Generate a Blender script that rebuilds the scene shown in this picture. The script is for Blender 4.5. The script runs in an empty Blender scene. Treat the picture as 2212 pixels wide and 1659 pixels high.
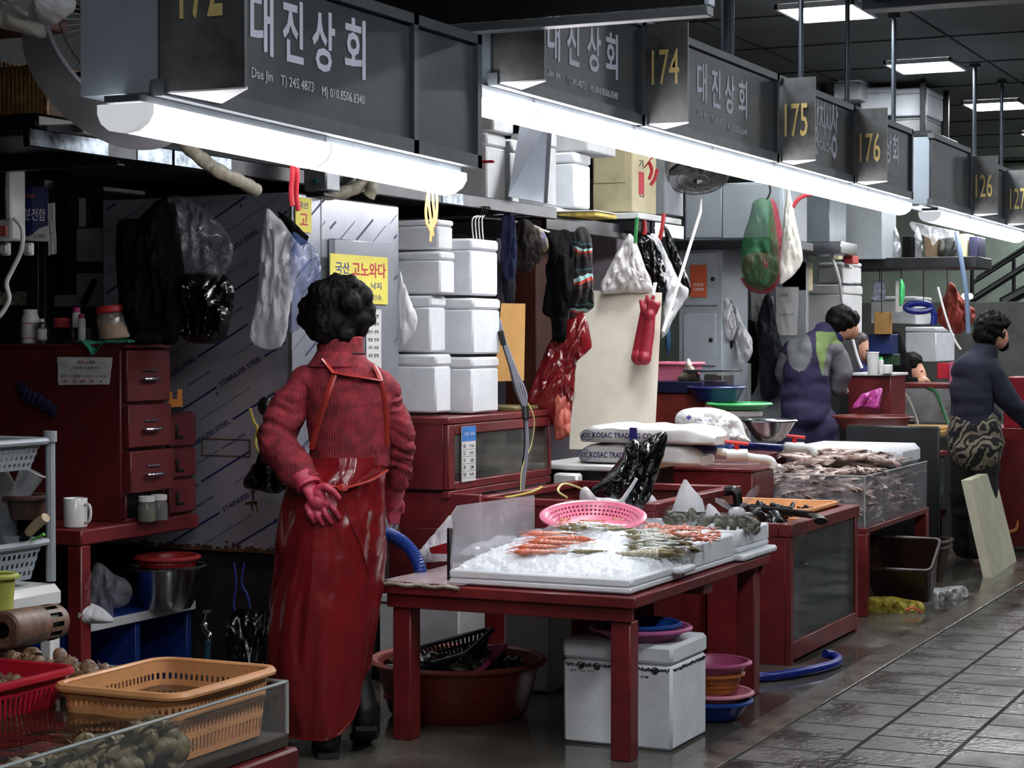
import bpy, bmesh, math, random
from math import sin, cos, pi, radians, sqrt, tan
from mathutils import Vector as V, Matrix, noise
SC = bpy.context.scene
COL = SC.collection
R = random.Random(7)
# ---------------------------------------------------------------- camera, world, exposure
FPX, TH, PT, H = 4225.0, radians(25.0), -radians(1.3), 1.38      # focal length in px of the 2212 px frame
FW = V((cos(TH)*cos(PT), sin(TH)*cos(PT), sin(PT)))
RT = V((sin(TH), -cos(TH), 0.0))
UP = RT.cross(FW)
CP = V((0, 0, H))
cam = bpy.data.cameras.new('camera'); cam.sensor_width = 36.0; cam.lens = FPX/2212*36.0
cam.clip_start = .05; cam.clip_end = 200
co = bpy.data.objects.new('camera', cam); COL.objects.link(co)
co.matrix_world = Matrix((( RT.x, UP.x, -FW.x, 0), (RT.y, UP.y, -FW.y, 0), (RT.z, UP.z, -FW.z, H), (0, 0, 0, 1)))
SC.camera = co
w = bpy.data.worlds.new('world'); SC.world = w; w.use_nodes = True
w.node_tree.nodes['Background'].inputs[0].default_value = (.72, .82, 1.0, 1)
w.node_tree.nodes['Background'].inputs[1].default_value = .02
vs = SC.view_settings
SC.display_settings.display_device = 'sRGB'
vs.view_transform = 'Standard'; vs.look = 'None'; vs.gamma = 1.0; vs.use_curve_mapping = False
vs.exposure = -0.06
LAMP_W, CEIL_W = 22.0, 66.0

# measured layout: a pixel of the photograph turned into a point on a known plane of the place
def ray(px, py): return FW + RT*((px-1106)/FPX) - UP*((py-829.5)/FPX)
def at(px, py, D): return CP + ray(px, py)*D
def onz(px, py, z): d = ray(px, py); return CP + d*((z-H)/d.z)
def ony(px, py, y): d = ray(px, py); return CP + d*(y/d.y)
def onx(px, py, x): d = ray(px, py); return CP + d*(x/d.x)

# ---------------------------------------------------------------- materials
def lin(c):
    return tuple(((v/255)/12.92 if v/255 <= .04045 else ((v/255+.055)/1.055)**2.4) for v in c)
MATS = {}
def mat(n, c, rough=.5, metal=0., var=.12, sc=6., bump=0., bsc=60., alpha=1., emit=0., spec=.5, coat=0., trans=0., c2=None, wave=None, wdir='X', stretch=None):
    if n in MATS: return MATS[n]
    m = bpy.data.materials.new(n); MATS[n] = m; m.use_nodes = True
    nt = m.node_tree; N = nt.nodes; L = nt.links; b = N['Principled BSDF']
    col = lin(c)
    b.inputs['Roughness'].default_value = rough; b.inputs['Metallic'].default_value = metal
    b.inputs['Specular IOR Level'].default_value = spec; b.inputs['Coat Weight'].default_value = coat
    b.inputs['Coat Roughness'].default_value = .08
    b.inputs['Transmission Weight'].default_value = trans
    b.inputs['Alpha'].default_value = alpha
    tc = N.new('ShaderNodeTexCoord'); src = tc.outputs['Object']
    if stretch:
        mp = N.new('ShaderNodeMapping'); mp.inputs['Scale'].default_value = stretch
        L.new(src, mp.inputs[0]); src = mp.outputs[0]
    nz = N.new('ShaderNodeTexNoise'); nz.inputs['Scale'].default_value = sc; nz.inputs['Detail'].default_value = 6
    nz.inputs['Roughness'].default_value = .65
    L.new(src, nz.inputs['Vector'])
    rp = N.new('ShaderNodeValToRGB')
    lo = lin(c2) if c2 else tuple(v*(1-var*2) for v in col)
    hi = col if c2 else tuple(min(1, v*(1+var)) for v in col)
    rp.color_ramp.elements[0].position = .33; rp.color_ramp.elements[1].position = .66
    rp.color_ramp.elements[0].color = (*[max(0, v) for v in lo], 1); rp.color_ramp.elements[1].color = (*hi, 1)
    L.new(nz.outputs[0], rp.inputs[0]); L.new(rp.outputs[0], b.inputs['Base Color'])
    if bump:
        bp = N.new('ShaderNodeBump'); bp.inputs['Strength'].default_value = bump; bp.inputs['Distance'].default_value = .004
        if wave:
            wv = N.new('ShaderNodeTexWave'); wv.inputs['Scale'].default_value = wave; wv.inputs['Distortion'].default_value = 1.2
            wv.inputs['Detail'].default_value = 2; wv.bands_direction = wdir; L.new(src, wv.inputs['Vector']); L.new(wv.outputs['Fac'], bp.inputs['Height'])
        else:
            n2 = N.new('ShaderNodeTexNoise'); n2.inputs['Scale'].default_value = bsc; n2.inputs['Detail'].default_value = 4
            L.new(src, n2.inputs['Vector']); L.new(n2.outputs[0], bp.inputs['Height'])
        L.new(bp.outputs[0], b.inputs['Normal'])
    if emit:
        b.inputs['Emission Color'].default_value = (*col, 1); b.inputs['Emission Strength'].default_value = emit
    return m
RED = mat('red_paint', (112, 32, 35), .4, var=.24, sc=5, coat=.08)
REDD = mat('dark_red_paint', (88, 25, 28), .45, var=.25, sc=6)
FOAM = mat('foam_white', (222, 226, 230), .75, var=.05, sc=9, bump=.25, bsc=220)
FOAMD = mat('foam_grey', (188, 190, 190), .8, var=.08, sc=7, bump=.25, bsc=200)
WHITE = mat('white_paint', (205, 208, 208), .45, var=.08, sc=4)
PLAW = mat('white_plastic', (215, 216, 214), .35, var=.05)
SIGN = mat('sign_charcoal', (74, 80, 85), .42, var=.1, sc=7)
SIGNF = mat('sign_frame', (92, 98, 103), .4, var=.1, sc=10)
SIGNL = mat('sign_steel_grey', (168, 180, 190), .4, var=.06, sc=5)
BLK = mat('black_plastic', (14, 14, 16), .35, var=.2)
BLKM = mat('black_steel', (22, 24, 27), .45, metal=.3, var=.4, sc=12)
DARK = mat('dark_cloth', (9, 9, 11), .95, var=.3, bump=.15, spec=.15)
STEEL = mat('stainless', (170, 174, 178), .22, metal=1., var=.12, sc=5)
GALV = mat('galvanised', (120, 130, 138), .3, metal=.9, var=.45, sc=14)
STEELR = mat('steel_dull', (130, 134, 138), .45, metal=.8, var=.2)
YEL = mat('sign_yellow', (226, 214, 92), .6, var=.06)
ORANGE = mat('basket_orange', (230, 164, 108), .38, var=.08)
GOLD = mat('numeral_gold', (255, 226, 150), .5, var=.03)
LAV = mat('letter_lavender', (232, 236, 255), .5, var=.03)
INKB = mat('ink_blue', (34, 52, 128), .5, var=.08)
INKR = mat('ink_red', (188, 34, 52), .5, var=.08)
INKK = mat('ink_black', (24, 24, 30), .5, var=.08)
INKW = mat('ink_white', (222, 222, 230), .5, var=.03)
NAVYP = mat('navy_print', (28, 34, 84), .5, var=.08)
BAGF = mat('bag_film', (190, 196, 196), .12, alpha=.07, var=.05, bump=.6, bsc=22, spec=.5)
CLEAR = mat('clear_plastic', (225, 228, 235), .16, alpha=.24, var=.05, bump=.5, bsc=18, spec=.7)
ACRYL = mat('acrylic', (196, 200, 196), .06, alpha=.06, var=.08, sc=3, spec=.7)
ACRYLC = mat('cloudy_acrylic', (205, 206, 212), .2, alpha=.4, var=.2, sc=3, spec=.6)
BAGW = mat('white_film', (215, 216, 218), .35, alpha=.86, var=.08, bump=.4, bsc=14)
BAGK = mat('black_film', (10, 10, 12), .2, var=.1, bump=.8, bsc=16, spec=.6)
PINK = mat('pink_plastic', (226, 122, 150), .32, var=.06)
BLUE = mat('blue_plastic', (24, 62, 138), .35, var=.12)
BLUEH = mat('blue_hose', (14, 34, 118), .32, var=.12)
NAVY = mat('navy_plastic', (22, 26, 60), .4, var=.15)
BROWNT = mat('brown_tub', (104, 38, 32), .42, var=.15)
BROWNB = mat('dark_brown_bin', (52, 34, 30), .4, var=.2)
WOOD = mat('plywood', (196, 146, 78), .6, var=.12, sc=4, stretch=(1, 1, .25))
BEIGE = mat('cream_steel', (188, 178, 142), .5, var=.1)
BOARD = mat('cream_board', (200, 192, 176), .55, var=.05)
PAPER = mat('paper', (206, 206, 204), .8, var=.06)
GREEN = mat('green_plastic', (70, 176, 104), .38, var=.08)
WATER = mat('tank_water', (40, 36, 27), .03, alpha=.86, var=.4, sc=10, bump=.35, bsc=22, spec=.6)
CONC = mat('grey_concrete', (110, 108, 104), .7, var=.2)
ICE = mat('crushed_ice', (232, 238, 244), .3, var=.06, sc=30, bump=.9, bsc=120, spec=.6)
SKIN = mat('skin', (205, 152, 124), .5, var=.06, sc=12)
HAIR = mat('hair', (7, 6, 6), .65, var=.4, sc=40, bump=.4, bsc=110, spec=.16)

# ---------------------------------------------------------------- mesh helper
class MB:
    def __init__(s): s.v = []; s.f = []; s.m = []
    def add(s, vs_, fs, mi=0):
        o = len(s.v); s.v += [V(p) for p in vs_]
        for f in fs: s.f.append([i+o for i in f]); s.m.append(mi)
        return s
    def box(s, x0, x1, y0, y1, z0, z1, bev=.004, mi=0, M=None):
        if x1 < x0: x0, x1 = x1, x0
        if y1 < y0: y0, y1 = y1, y0
        if z1 < z0: z0, z1 = z1, z0
        b = min(bev, .3*min(x1-x0, y1-y0, z1-z0)); vs_ = []; ix = {}
        X, Y, Z = (x0, x1), (y0, y1), (z0, z1)
        for i in (0, 1):
            for j in (0, 1):
                for k in (0, 1):
                    c = (X[i], Y[j], Z[k]); d = (b*(1-2*i), b*(1-2*j), b*(1-2*k))
                    for a in range(3):
                        p = [c[q]+(d[q] if q != a else 0) for q in range(3)]; ix[i, j, k, a] = len(vs_); vs_.append(V(p))
        F = []
        for a in range(3):
            u, w_ = (a+1) % 3, (a+2) % 3
            for e in (0, 1):
                q = []
                for (p, r) in ((0, 0), (1, 0), (1, 1), (0, 1)):
                    t = [0, 0, 0]; t[a] = e; t[u] = p; t[w_] = r; q.append(ix[(*t, a)])
                F.append(q if e else q[::-1])
            for p in (0, 1):           # edges along axis a
                for r in (0, 1):
                    t0 = [0, 0, 0]; t0[u] = p; t0[w_] = r; t1 = list(t0); t1[a] = 1
                    q = [ix[(*t0, u)], ix[(*t1, u)], ix[(*t1, w_)], ix[(*t0, w_)]]
                    F.append(q if (p != r) else q[::-1])
        for i in (0, 1):
            for j in (0, 1):
                for k in (0, 1):
                    q = [ix[i, j, k, 0], ix[i, j, k, 1], ix[i, j, k, 2]]
                    F.append(q if (i+j+k) % 2 else q[::-1])
        if M: vs_ = [M @ p for p in vs_]
        return s.add(vs_, F, mi)
    def prism(s, pts, d, mi=0):
        n = len(pts); d = V(d); a = [V(p) for p in pts]
        return s.add(a+[p+d for p in a], [list(range(n))[::-1], list(range(n, 2*n))] + [[i, (i+1) % n, n+(i+1) % n, n+i] for i in range(n)], mi)
    def rings(s, rs, closed=False, caps=True, mi=0, hole=None):
        o = len(s.v); n = len(rs[0])
        for r in rs: s.v += [V(p) for p in r]
        m = len(rs)
        for i in range(m if closed else m-1):
            for j in range(n):
                if hole and hole(i, j): continue
                a, b = o+i*n, o+((i+1) % m)*n
                s.f.append([a+j, a+(j+1) % n, b+(j+1) % n, b+j]); s.m.append(mi)
        if caps and not closed:
            s.f.append([o+k for k in range(n)][::-1]); s.m.append(mi)
            s.f.append([o+(m-1)*n+k for k in range(n)]); s.m.append(mi)
        return s
    def tube(s, pts, r, n=8, mi=0, closed=False, caps=True, sq=None):
        P = [V(p) for p in pts]; m = len(P); rs = []
        rr = r if isinstance(r, (list, tuple)) else [r]*m
        up = None
        for i in range(m):
            t = (P[(i+1) % m]-P[i-1]) if closed else (P[min(i+1, m-1)]-P[max(i-1, 0)])
            t = t.normalized() if t.length > 1e-9 else V((0, 0, 1))
            if up is None:
                up = t.cross(V((0, 0, 1)) if abs(t.z) < .9 else V((1, 0, 0))).normalized()
            up = (up-t*up.dot(t)).normalized(); w_ = t.cross(up)
            k = sq if sq else 1
            rs.append([P[i]+up*(cos(2*pi*j/n)*rr[i])+w_*(sin(2*pi*j/n)*rr[i]*k) for j in range(n)])
        return s.rings(rs, closed, caps, mi)
    def lathe(s, prof, c=(0, 0, 0), n=24, M=None, mi=0, hole=None, caps=False, sx=1., sy=1.):
        c = V(c); rs = []
        for r, z in prof:
            ring = [V((r*cos(2*pi*j/n)*sx, r*sin(2*pi*j/n)*sy, z)) for j in range(n)]
            rs.append([(M @ p if M else p)+c for p in ring])
        return s.rings(rs, False, caps, mi, hole)
    def ell(s, c, r, rot=None, n=12, m=8, mi=0, jit=0., seed=0):
        c = V(c); r = V(r) if not isinstance(r, (int, float)) else V((r, r, r)); rs = []
        for i in range(m+1):
            a = pi*i/m; ring = []
            for j in range(n):
                b = 2*pi*j/n; p = V((sin(a)*cos(b), sin(a)*sin(b), cos(a)))
                k = 1+jit*noise.noise(p*1.7+V((seed, seed*.7, 3))) if jit else 1
                p = V((p.x*r.x, p.y*r.y, p.z*r.z))*k
                ring.append((rot @ p if rot else p)+c)
            rs.append(ring)
        return s.rings(rs[::-1], False, False, mi)
    def sheet(s, fn, nu, nv, th=None, mi=0):
        o = len(s.v); g = [[V(fn(i/nu, j/nv)) for j in range(nv+1)] for i in range(nu+1)]
        vs_ = [p for r in g for p in r]; W = nv+1
        F = [[i*W+j, (i+1)*W+j, (i+1)*W+j+1, i*W+j+1] for i in range(nu) for j in range(nv)]
        if th is None: return s.add(vs_, F, mi)
        d = V(th); k = len(vs_)
        F2 = [[q+k for q in f[::-1]] for f in F]
        bd = [i*W for i in range(nu)]+[nu*W+j for j in range(nv)]+[i*W+nv for i in range(nu, 0, -1)]+[j for j in range(nv, 0, -1)]
        F3 = [[bd[i], bd[(i+1) % len(bd)], bd[(i+1) % len(bd)]+k, bd[i]+k][::-1] for i in range(len(bd))]
        return s.add(vs_+[p+d for p in vs_], F+F2+F3, mi)
    def text(s, body, o, ux, uy, wd=None, h=None, th=.0015, mi=0, bold=0., align='l'):
        vs_, F, (a0, b0, a1, b1) = glyphs(body, bold)
        ux, uy = V(ux), V(uy); nn = ux.cross(uy)
        ky = h/(b1-b0) if h else None; kx = wd/(a1-a0) if wd else None
        kx = kx or ky; ky = ky or kx
        off = -(a1-a0)/2*kx if align == 'c' else 0
        P = [V(o)+ux*((p.x-a0)*kx+off)+uy*((p.y-b0)*ky)+nn*(th if p.z > 0 else 0) for p in vs_]
        return s.add(P, F, mi)
    def build(s, name, m, parent=None, base=None, smooth=True, ang=38, **kw):
        ms = m if isinstance(m, (list, tuple)) else [m]
        if parent is not None:
            o_ = V(parent.location); q = parent.parent
            while q is not None: o_ = o_+q.location; q = q.parent
            loc = V((0, 0, 0))
        else:
            if base is None:
                lo = [min(p[i] for p in s.v) for i in range(3)]; hi = [max(p[i] for p in s.v) for i in range(3)]
                base = ((lo[0]+hi[0])/2, (lo[1]+hi[1])/2, lo[2])
            o_ = V(base); loc = o_
        me = bpy.data.meshes.new(name)
        me.from_pydata([tuple(p-o_) for p in s.v], [], s.f)
        for q in ms: me.materials.append(q)
        if len(ms) > 1: me.polygons.foreach_set('material_index', s.m)
        if smooth: me.shade_smooth(); me.set_sharp_from_angle(angle=radians(ang))
        me.validate(); me.update()
        ob = bpy.data.objects.new(name, me); COL.objects.link(ob); ob.location = loc
        if parent is not None: ob.parent = parent
        return ob
_G = {}
def glyphs(body, bold):
    if (body, bold) in _G: return _G[body, bold]
    cu = bpy.data.curves.new('t', 'FONT'); cu.body = body; cu.size = 1; cu.extrude = .01; cu.offset = bold; cu.resolution_u = 2
    ob = bpy.data.objects.new('t', cu); COL.objects.link(ob)
    dg = bpy.context.evaluated_depsgraph_get(); me = bpy.data.meshes.new_from_object(ob.evaluated_get(dg))
    vs_ = [v.co.copy() for v in me.vertices]; F = [list(p.vertices) for p in me.polygons]
    bpy.data.objects.remove(ob); bpy.data.curves.remove(cu); bpy.data.meshes.remove(me)
    xs = [p.x for p in vs_] or [0, 1]; ys = [p.y for p in vs_] or [0, 1]
    _G[body, bold] = (vs_, F, (min(xs), min(ys), max(xs), max(ys))); return _G[body, bold]
def tag(o, label, cat, group=None, kind=None):
    if label: o['label'] = label
    if cat: o['category'] = cat
    if group: o['group'] = group
    if kind: o['kind'] = kind
    return o
def thing(name, label, cat, loc=(0, 0, 0), group=None):
    o = bpy.data.objects.new(name, None); COL.objects.link(o); o.location = loc; o.empty_display_size = .05
    return tag(o, label, cat, group)
def dup(o, loc=None, rz=None, label=None, group=None, parent=None, rot=None, scale=None):
    c = o.copy(); COL.objects.link(c)
    if parent is not None: c.parent = parent
    if loc is not None: c.location = loc
    if rz is not None: c.rotation_euler = (0, 0, rz)
    if rot is not None: c.rotation_euler = rot
    if scale is not None: c.scale = (scale, scale, scale) if isinstance(scale, (int, float)) else scale
    if label: c['label'] = label
    if group: c['group'] = group
    for ch in list(o.children): dup(ch, parent=c)
    return c
def one(mb, name, m, label, cat, group=None, kind=None, **k): return tag(mb.build(name, m, **k), label, cat, group, kind)
def struct(mb, name, m, **k): o = mb.build(name, m, **k); o['kind'] = 'structure'; return o
def axes(z):           # rotation matrix taking +Z to z
    return V((0, 0, 1)).rotation_difference(V(z).normalized()).to_matrix()
def BX(pl, pr, pt, pb, X, dx):    # box whose x-face at X fills a pixel rectangle
    a, b = onx(pl, (pt+pb)/2, X), onx(pr, (pt+pb)/2, X); m_ = (pl+pr)/2
    return X, X+dx, min(a.y, b.y), max(a.y, b.y), onx(m_, pb, X).z, onx(m_, pt, X).z
def BY(pl, pr, pt, pb, y, dy):    # box whose aisle face at y fills px pl..pr; pt, pb measured at pl
    a, b = ony(pl, pb, y), ony(pr, pb, y)
    return a.x, b.x, y, y+dy, a.z, ony(pl, pt, y).z
def rrect(cx, cy, lx, ly, r, n, z):   # n points round a rounded rectangle
    out = []; hx, hy = lx/2-r, ly/2-r
    per = 2*(2*hx+2*hy)+2*pi*r
    segs = [('l', 2*hy, (cx+hx+r, cy-hy), (0, 1)), ('a', pi*r/2, (cx+hx, cy+hy), 0), ('l', 2*hx, (cx+hx, cy+hy+r), (-1, 0)), ('a', pi*r/2, (cx-hx, cy+hy), pi/2),
            ('l', 2*hy, (cx-hx-r, cy+hy), (0, -1)), ('a', pi*r/2, (cx-hx, cy-hy), pi), ('l', 2*hx, (cx-hx, cy-hy-r), (1, 0)), ('a', pi*r/2, (cx+hx, cy-hy), 1.5*pi)]
    for i in range(n):
        t = per*i/n
        for k, ln, p, q in segs:
            if t <= ln or k == 'a' and p == segs[-1][2] and q == segs[-1][3]:
                if k == 'l': out.append(V((p[0]+q[0]*t, p[1]+q[1]*t, z)))
                else: a = q+t/r; out.append(V((p[0]+r*cos(a), p[1]+r*sin(a), z)))
                break
            t -= ln
    return out
def crate(name, label, cat, cx, cy, z, lx, ly, h, m, taper=.03, r=.04, rows=(2, 4, 6), rn=8, n=160, rim=.018, group=None, holes=True, solid_every=0, M=None, parts=True, floor_holes=True):
    """open slatted basket or tub: wall (holes are real), rim, floor"""
    wl = MB(); rg = []
    for i in range(rn+1):
        t = i/rn; rg.append(rrect(cx, cy, lx-2*taper*(1-t), ly-2*taper*(1-t), r, n, z+h*t))
    inn = [[p+V(((cx-p.x), (cy-p.y), 0)).normalized()*.004 for p in q] for q in rg]
    hf = (lambda i, j: i in rows and j % 2 == 0 and not (solid_every and (j//2) % solid_every == 0)) if holes else None
    wl.rings(rg, False, False, hole=hf); wl.rings(inn[::-1], False, False, hole=(lambda i, j: hf(rn-1-i, j)) if hf else None)
    fl = MB(); fl.prism(rrect(cx, cy, lx-2*taper, ly-2*taper, r, 60, z), (0, 0, .004))
    rm = MB(); top = rrect(cx, cy, lx, ly, r, 80, z+h)
    rs = []
    for p in top:
        d = V((p.x-cx, p.y-cy, 0)).normalized()
        rs.append([p+d*a+V((0, 0, b)) for a, b in ((-.004, -.006), (rim*.9, -.010), (rim, -.004), (rim*.7, .004), (0, .005), (-.005, .001))])
    rm.rings(rs, True, False)
    if M:
        for q in (wl, fl, rm): q.v = [M @ p for p in q.v]
    base = (cx, cy, z) if not M else tuple(M @ V((cx, cy, z)))
    if not parts:
        wl.add(fl.v, fl.f); wl.add(rm.v, rm.f); return one(wl, name, m, label, cat, group)
    t = thing(name, label, cat, base, group)
    wl.build('wall', m, t); fl.build('bottom', m, t); rm.build('rim', m, t)
    return t
def bowl(name, label, cat, c, r, h, m, r0=None, holes=False, group=None, n=48, rimw=.012, parts=True, M=None):
    r0 = r0 or r*.7; c = V(c); k = 9; pr = []
    for i in range(k+1):
        t = i/k; pr.append((r0+(r-r0)*t**.75, h*t))
    b = MB(); hf = (lambda i, j: 1 < i < k-1 and i % 2 == 0 and j % 2 == 0) if holes else None
    nn = 120 if holes else n
    b.lathe(pr, c, nn, M, hole=hf); b.lathe([(q-.004, z+.003) for q, z in pr[::-1]], c, nn, M, hole=(lambda i, j: hf(k-1-i, j)) if hf else None)
    f = MB(); f.lathe([(0.001, .0), (r0, 0)], c, nn, M); f.lathe([(r0-.003, .004), (0.001, .004)], c, nn, M)
    q = MB(); q.lathe([(r-.004, h-.003), (r+rimw, h-.006), (r+rimw, h), (r+.3*rimw, h+.006), (r-.006, h+.003), (r-.004, h-.003)], c, nn, M)
    if not parts:
        b.add(f.v, f.f); b.add(q.v, q.f); return one(b, name, m, label, cat, group)
    t = thing(name, label, cat, c, group); b.add(f.v, f.f); b.build('bowl_wall', m, t); q.build('rim', m, t); return t
def foam_box(name, label, x0, x1, y0, y1, z0, z1, m=None, lid=.22, group=None, cat='box'):
    m = m or FOAM
    t = thing(name, label, cat, ((x0+x1)/2, (y0+y1)/2, z0), group); zs = z1-(z1-z0)*lid
    MB().box(x0, x1, y0, y1, z0, zs-.001, .008).build('box_body', m, t)
    MB().box(x0-.003, x1+.003, y0-.003, y1+.003, zs+.001, z1, .01).build('lid', m, t); return t
def blob(parts, vox=.012, smooth=6, disp=None):
    """union of tapered limbs and ellipsoids remeshed into one continuous surface -> MB"""
    b = MB()
    for p in parts:
        if p[0] == 'c':       # ('c', [points], [radii], squash)
            pts = [V(q) for q in p[1]]; rr = list(p[2]); k = p[3] if len(p) > 3 else None
            P, RR = [], []
            for i in range(len(pts)-1):
                for j in range(4):
                    P.append(pts[i].lerp(pts[i+1], j/4)); RR.append(rr[i]+(rr[i+1]-rr[i])*j/4)
            P.append(pts[-1]); RR.append(rr[-1])
            b.tube(P, RR, 14, sq=k)
            b.ell(pts[0], rr[0]*.98); b.ell(pts[-1], rr[-1]*.98)
        elif p[0] == 'e': b.ell(p[1], p[2], p[3] if len(p) > 3 else None, 16, 12)
        elif p[0] == 'r': b.rings(p[1], False, True)
    me = bpy.data.meshes.new('b'); me.from_pydata([tuple(q) for q in b.v], [], b.f)
    ob = bpy.data.objects.new('b', me); COL.objects.link(ob)
    md = ob.modifiers.new('r', 'REMESH'); md.mode = 'VOXEL'; md.voxel_size = vox
    m2 = ob.modifiers.new('s', 'SMOOTH'); m2.iterations = smooth; m2.factor = .5
    dg = bpy.context.evaluated_depsgraph_get(); ev = bpy.data.meshes.new_from_object(ob.evaluated_get(dg))
    r = MB()
    nv = len(ev.vertices); nr = [v.normal.copy() for v in ev.vertices]
    r.v = [v.co.copy() for v in ev.vertices]; r.f = [list(q.vertices) for q in ev.polygons]; r.m = [0]*len(r.f)
    if disp: r.v = [p+n_*disp(p) for p, n_ in zip(r.v, nr)]
    bpy.data.objects.remove(ob); bpy.data.meshes.remove(me); bpy.data.meshes.remove(ev)
    return r
def puff(outline, D, th, wr=.25, n=96, k=14, c=None, seed=1, dd=None, flat=False):
    """soft stuffed or folded shape: a closed outline at distance D swelling to both sides"""
    m = len(outline); pts = []
    for i in range(n):
        f = i*m/n; a = int(f); t = f-a
        p0, p1, p2, p3 = outline[(a-1) % m], outline[a % m], outline[(a+1) % m], outline[(a+2) % m]
        q = []
        for e in (0, 1):
            q.append(.5*((2*p1[e])+(p2[e]-p0[e])*t+(2*p0[e]-5*p1[e]+4*p2[e]-p3[e])*t*t+(3*p1[e]-p0[e]-3*p2[e]+p3[e])*t**3))
        pts.append(q)
    if c is None: c = (sum(p[0] for p in pts)/n, sum(p[1] for p in pts)/n)
    b = MB(); fr, bk = [], []
    def P(px, py, off):
        d0 = D+(dd(px, py) if dd else 0)
        return at(px, py, d0)+FW*off
    for i in range(k+1):
        t = 1-i/k; sw = th*sqrt(max(0, 1-t*t)) if not flat else th*min(1, (1-t)*5)
        ra, rb = [], []
        for p in pts:
            jx = (2.5*noise.noise(V((p[0]*.09, p[1]*.09, seed))))*t*7/D*min(1., wr*2)
            x, y = c[0]+(p[0]-c[0])*t+jx, c[1]+(p[1]-c[1])*t+jx*.7
            s_ = D/7
            nz = noise.noise(V((x*.022*s_+seed*9, y*.009*s_, seed)))+.45*noise.noise(V((x*.06*s_, y*.026*s_+seed*5, seed)))
            cr = 1-2*abs(noise.noise(V((x*.045*s_+y*.012*s_, y*.016*s_-x*.008*s_, seed*3.1))))**.6
            nz += .34*cr+.10*(1-2*abs(noise.noise(V((x*.1*s_-y*.03*s_, y*.05*s_, seed*1.7)))))-.15
            w_ = wr*th*nz*(1-t**6)*1.25
            ra.append(P(x, y, -sw+w_)); rb.append(P(x, y, sw*.8-w_*.3))
        fr.append(ra); bk.append(rb)
    b.rings(fr, False, False); b.rings(bk[::-1], False, False)
    o = len(b.v)
    return b
def smoothpath(pts, k=5):
    P = [V(p) for p in pts]; out = []
    for i in range(len(P)-1):
        a, b, c, d = P[max(i-1, 0)], P[i], P[i+1], P[min(i+2, len(P)-1)]
        for j in range(k):
            t = j/k
            out.append(.5*((2*b)+(c-a)*t+(2*a-5*b+4*c-d)*t*t+(3*b-a-3*c+d)*t**3))
    out.append(P[-1]); return out
def wire(name, pts, r, m, label, cat, group=None, n=8): return one(MB().tube(smoothpath(pts), r, n), name, m, label, cat, group)
# ---------------------------------------------------------------- floor, walls, ceiling
def tile_mat():
    m = bpy.data.materials.new('wet_paving'); m.use_nodes = True; nt = m.node_tree; N = nt.nodes; L = nt.links; b = N['Principled BSDF']
    tc = N.new('ShaderNodeTexCoord'); mp = N.new('ShaderNodeMapping'); mp.inputs['Location'].default_value = (0, -2.05, 0)
    L.new(tc.outputs['Object'], mp.inputs[0])
    br = N.new('ShaderNodeTexBrick'); br.offset = .5; br.inputs['Scale'].default_value = 1; br.inputs['Brick Width'].default_value = .235
    br.inputs['Row Height'].default_value = .32; br.inputs['Mortar Size'].default_value = .009; br.inputs['Mortar Smooth'].default_value = .3
    br.inputs['Color1'].default_value = (*lin((72, 68, 62)), 1); br.inputs['Color2'].default_value = (*lin((38, 36, 33)), 1)
    br.inputs['Mortar'].default_value = (*lin((22, 21, 20)), 1)
    L.new(mp.outputs[0], br.inputs['Vector'])
    nz = N.new('ShaderNodeTexNoise'); nz.inputs['Scale'].default_value = 3.2; nz.inputs['Detail'].default_value = 8; L.new(tc.outputs['Object'], nz.inputs['Vector'])
    mx = N.new('ShaderNodeMix'); mx.data_type = 'RGBA'; mx.blend_type = 'MULTIPLY'; mx.inputs[0].default_value = .55
    L.new(br.outputs['Color'], mx.inputs[6]); L.new(nz.outputs[0], mx.inputs[7]); L.new(mx.outputs[2], b.inputs['Base Color'])
    mr = N.new('ShaderNodeMapRange'); mr.inputs[1].default_value = .38; mr.inputs[2].default_value = .66; mr.inputs[3].default_value = .16; mr.inputs[4].default_value = .5
    am = N.new('ShaderNodeMath'); am.operation = 'MULTIPLY_ADD'; am.inputs[1].default_value = .6; L.new(br.outputs['Fac'], am.inputs[0]); L.new(mr.outputs[0], am.inputs[2])
    L.new(nz.outputs[0], mr.inputs[0]); L.new(am.outputs[0], b.inputs['Roughness']); b.inputs['Specular IOR Level'].default_value = .42
    n2 = N.new('ShaderNodeTexNoise'); n2.inputs['Scale'].default_value = 38; n2.inputs['Detail'].default_value = 4; L.new(tc.outputs['Object'], n2.inputs['Vector'])
    ad = N.new('ShaderNodeMath'); ad.operation = 'MULTIPLY_ADD'; ad.inputs[1].default_value = -2.6; L.new(br.outputs['Fac'], ad.inputs[0]); L.new(n2.outputs[0], ad.inputs[2])
    bp = N.new('ShaderNodeBump'); bp.inputs['Strength'].default_value = .6; bp.inputs['Distance'].default_value = .006; L.new(ad.outputs[0], bp.inputs['Height']); L.new(bp.outputs[0], b.inputs['Normal'])
    return m
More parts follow.
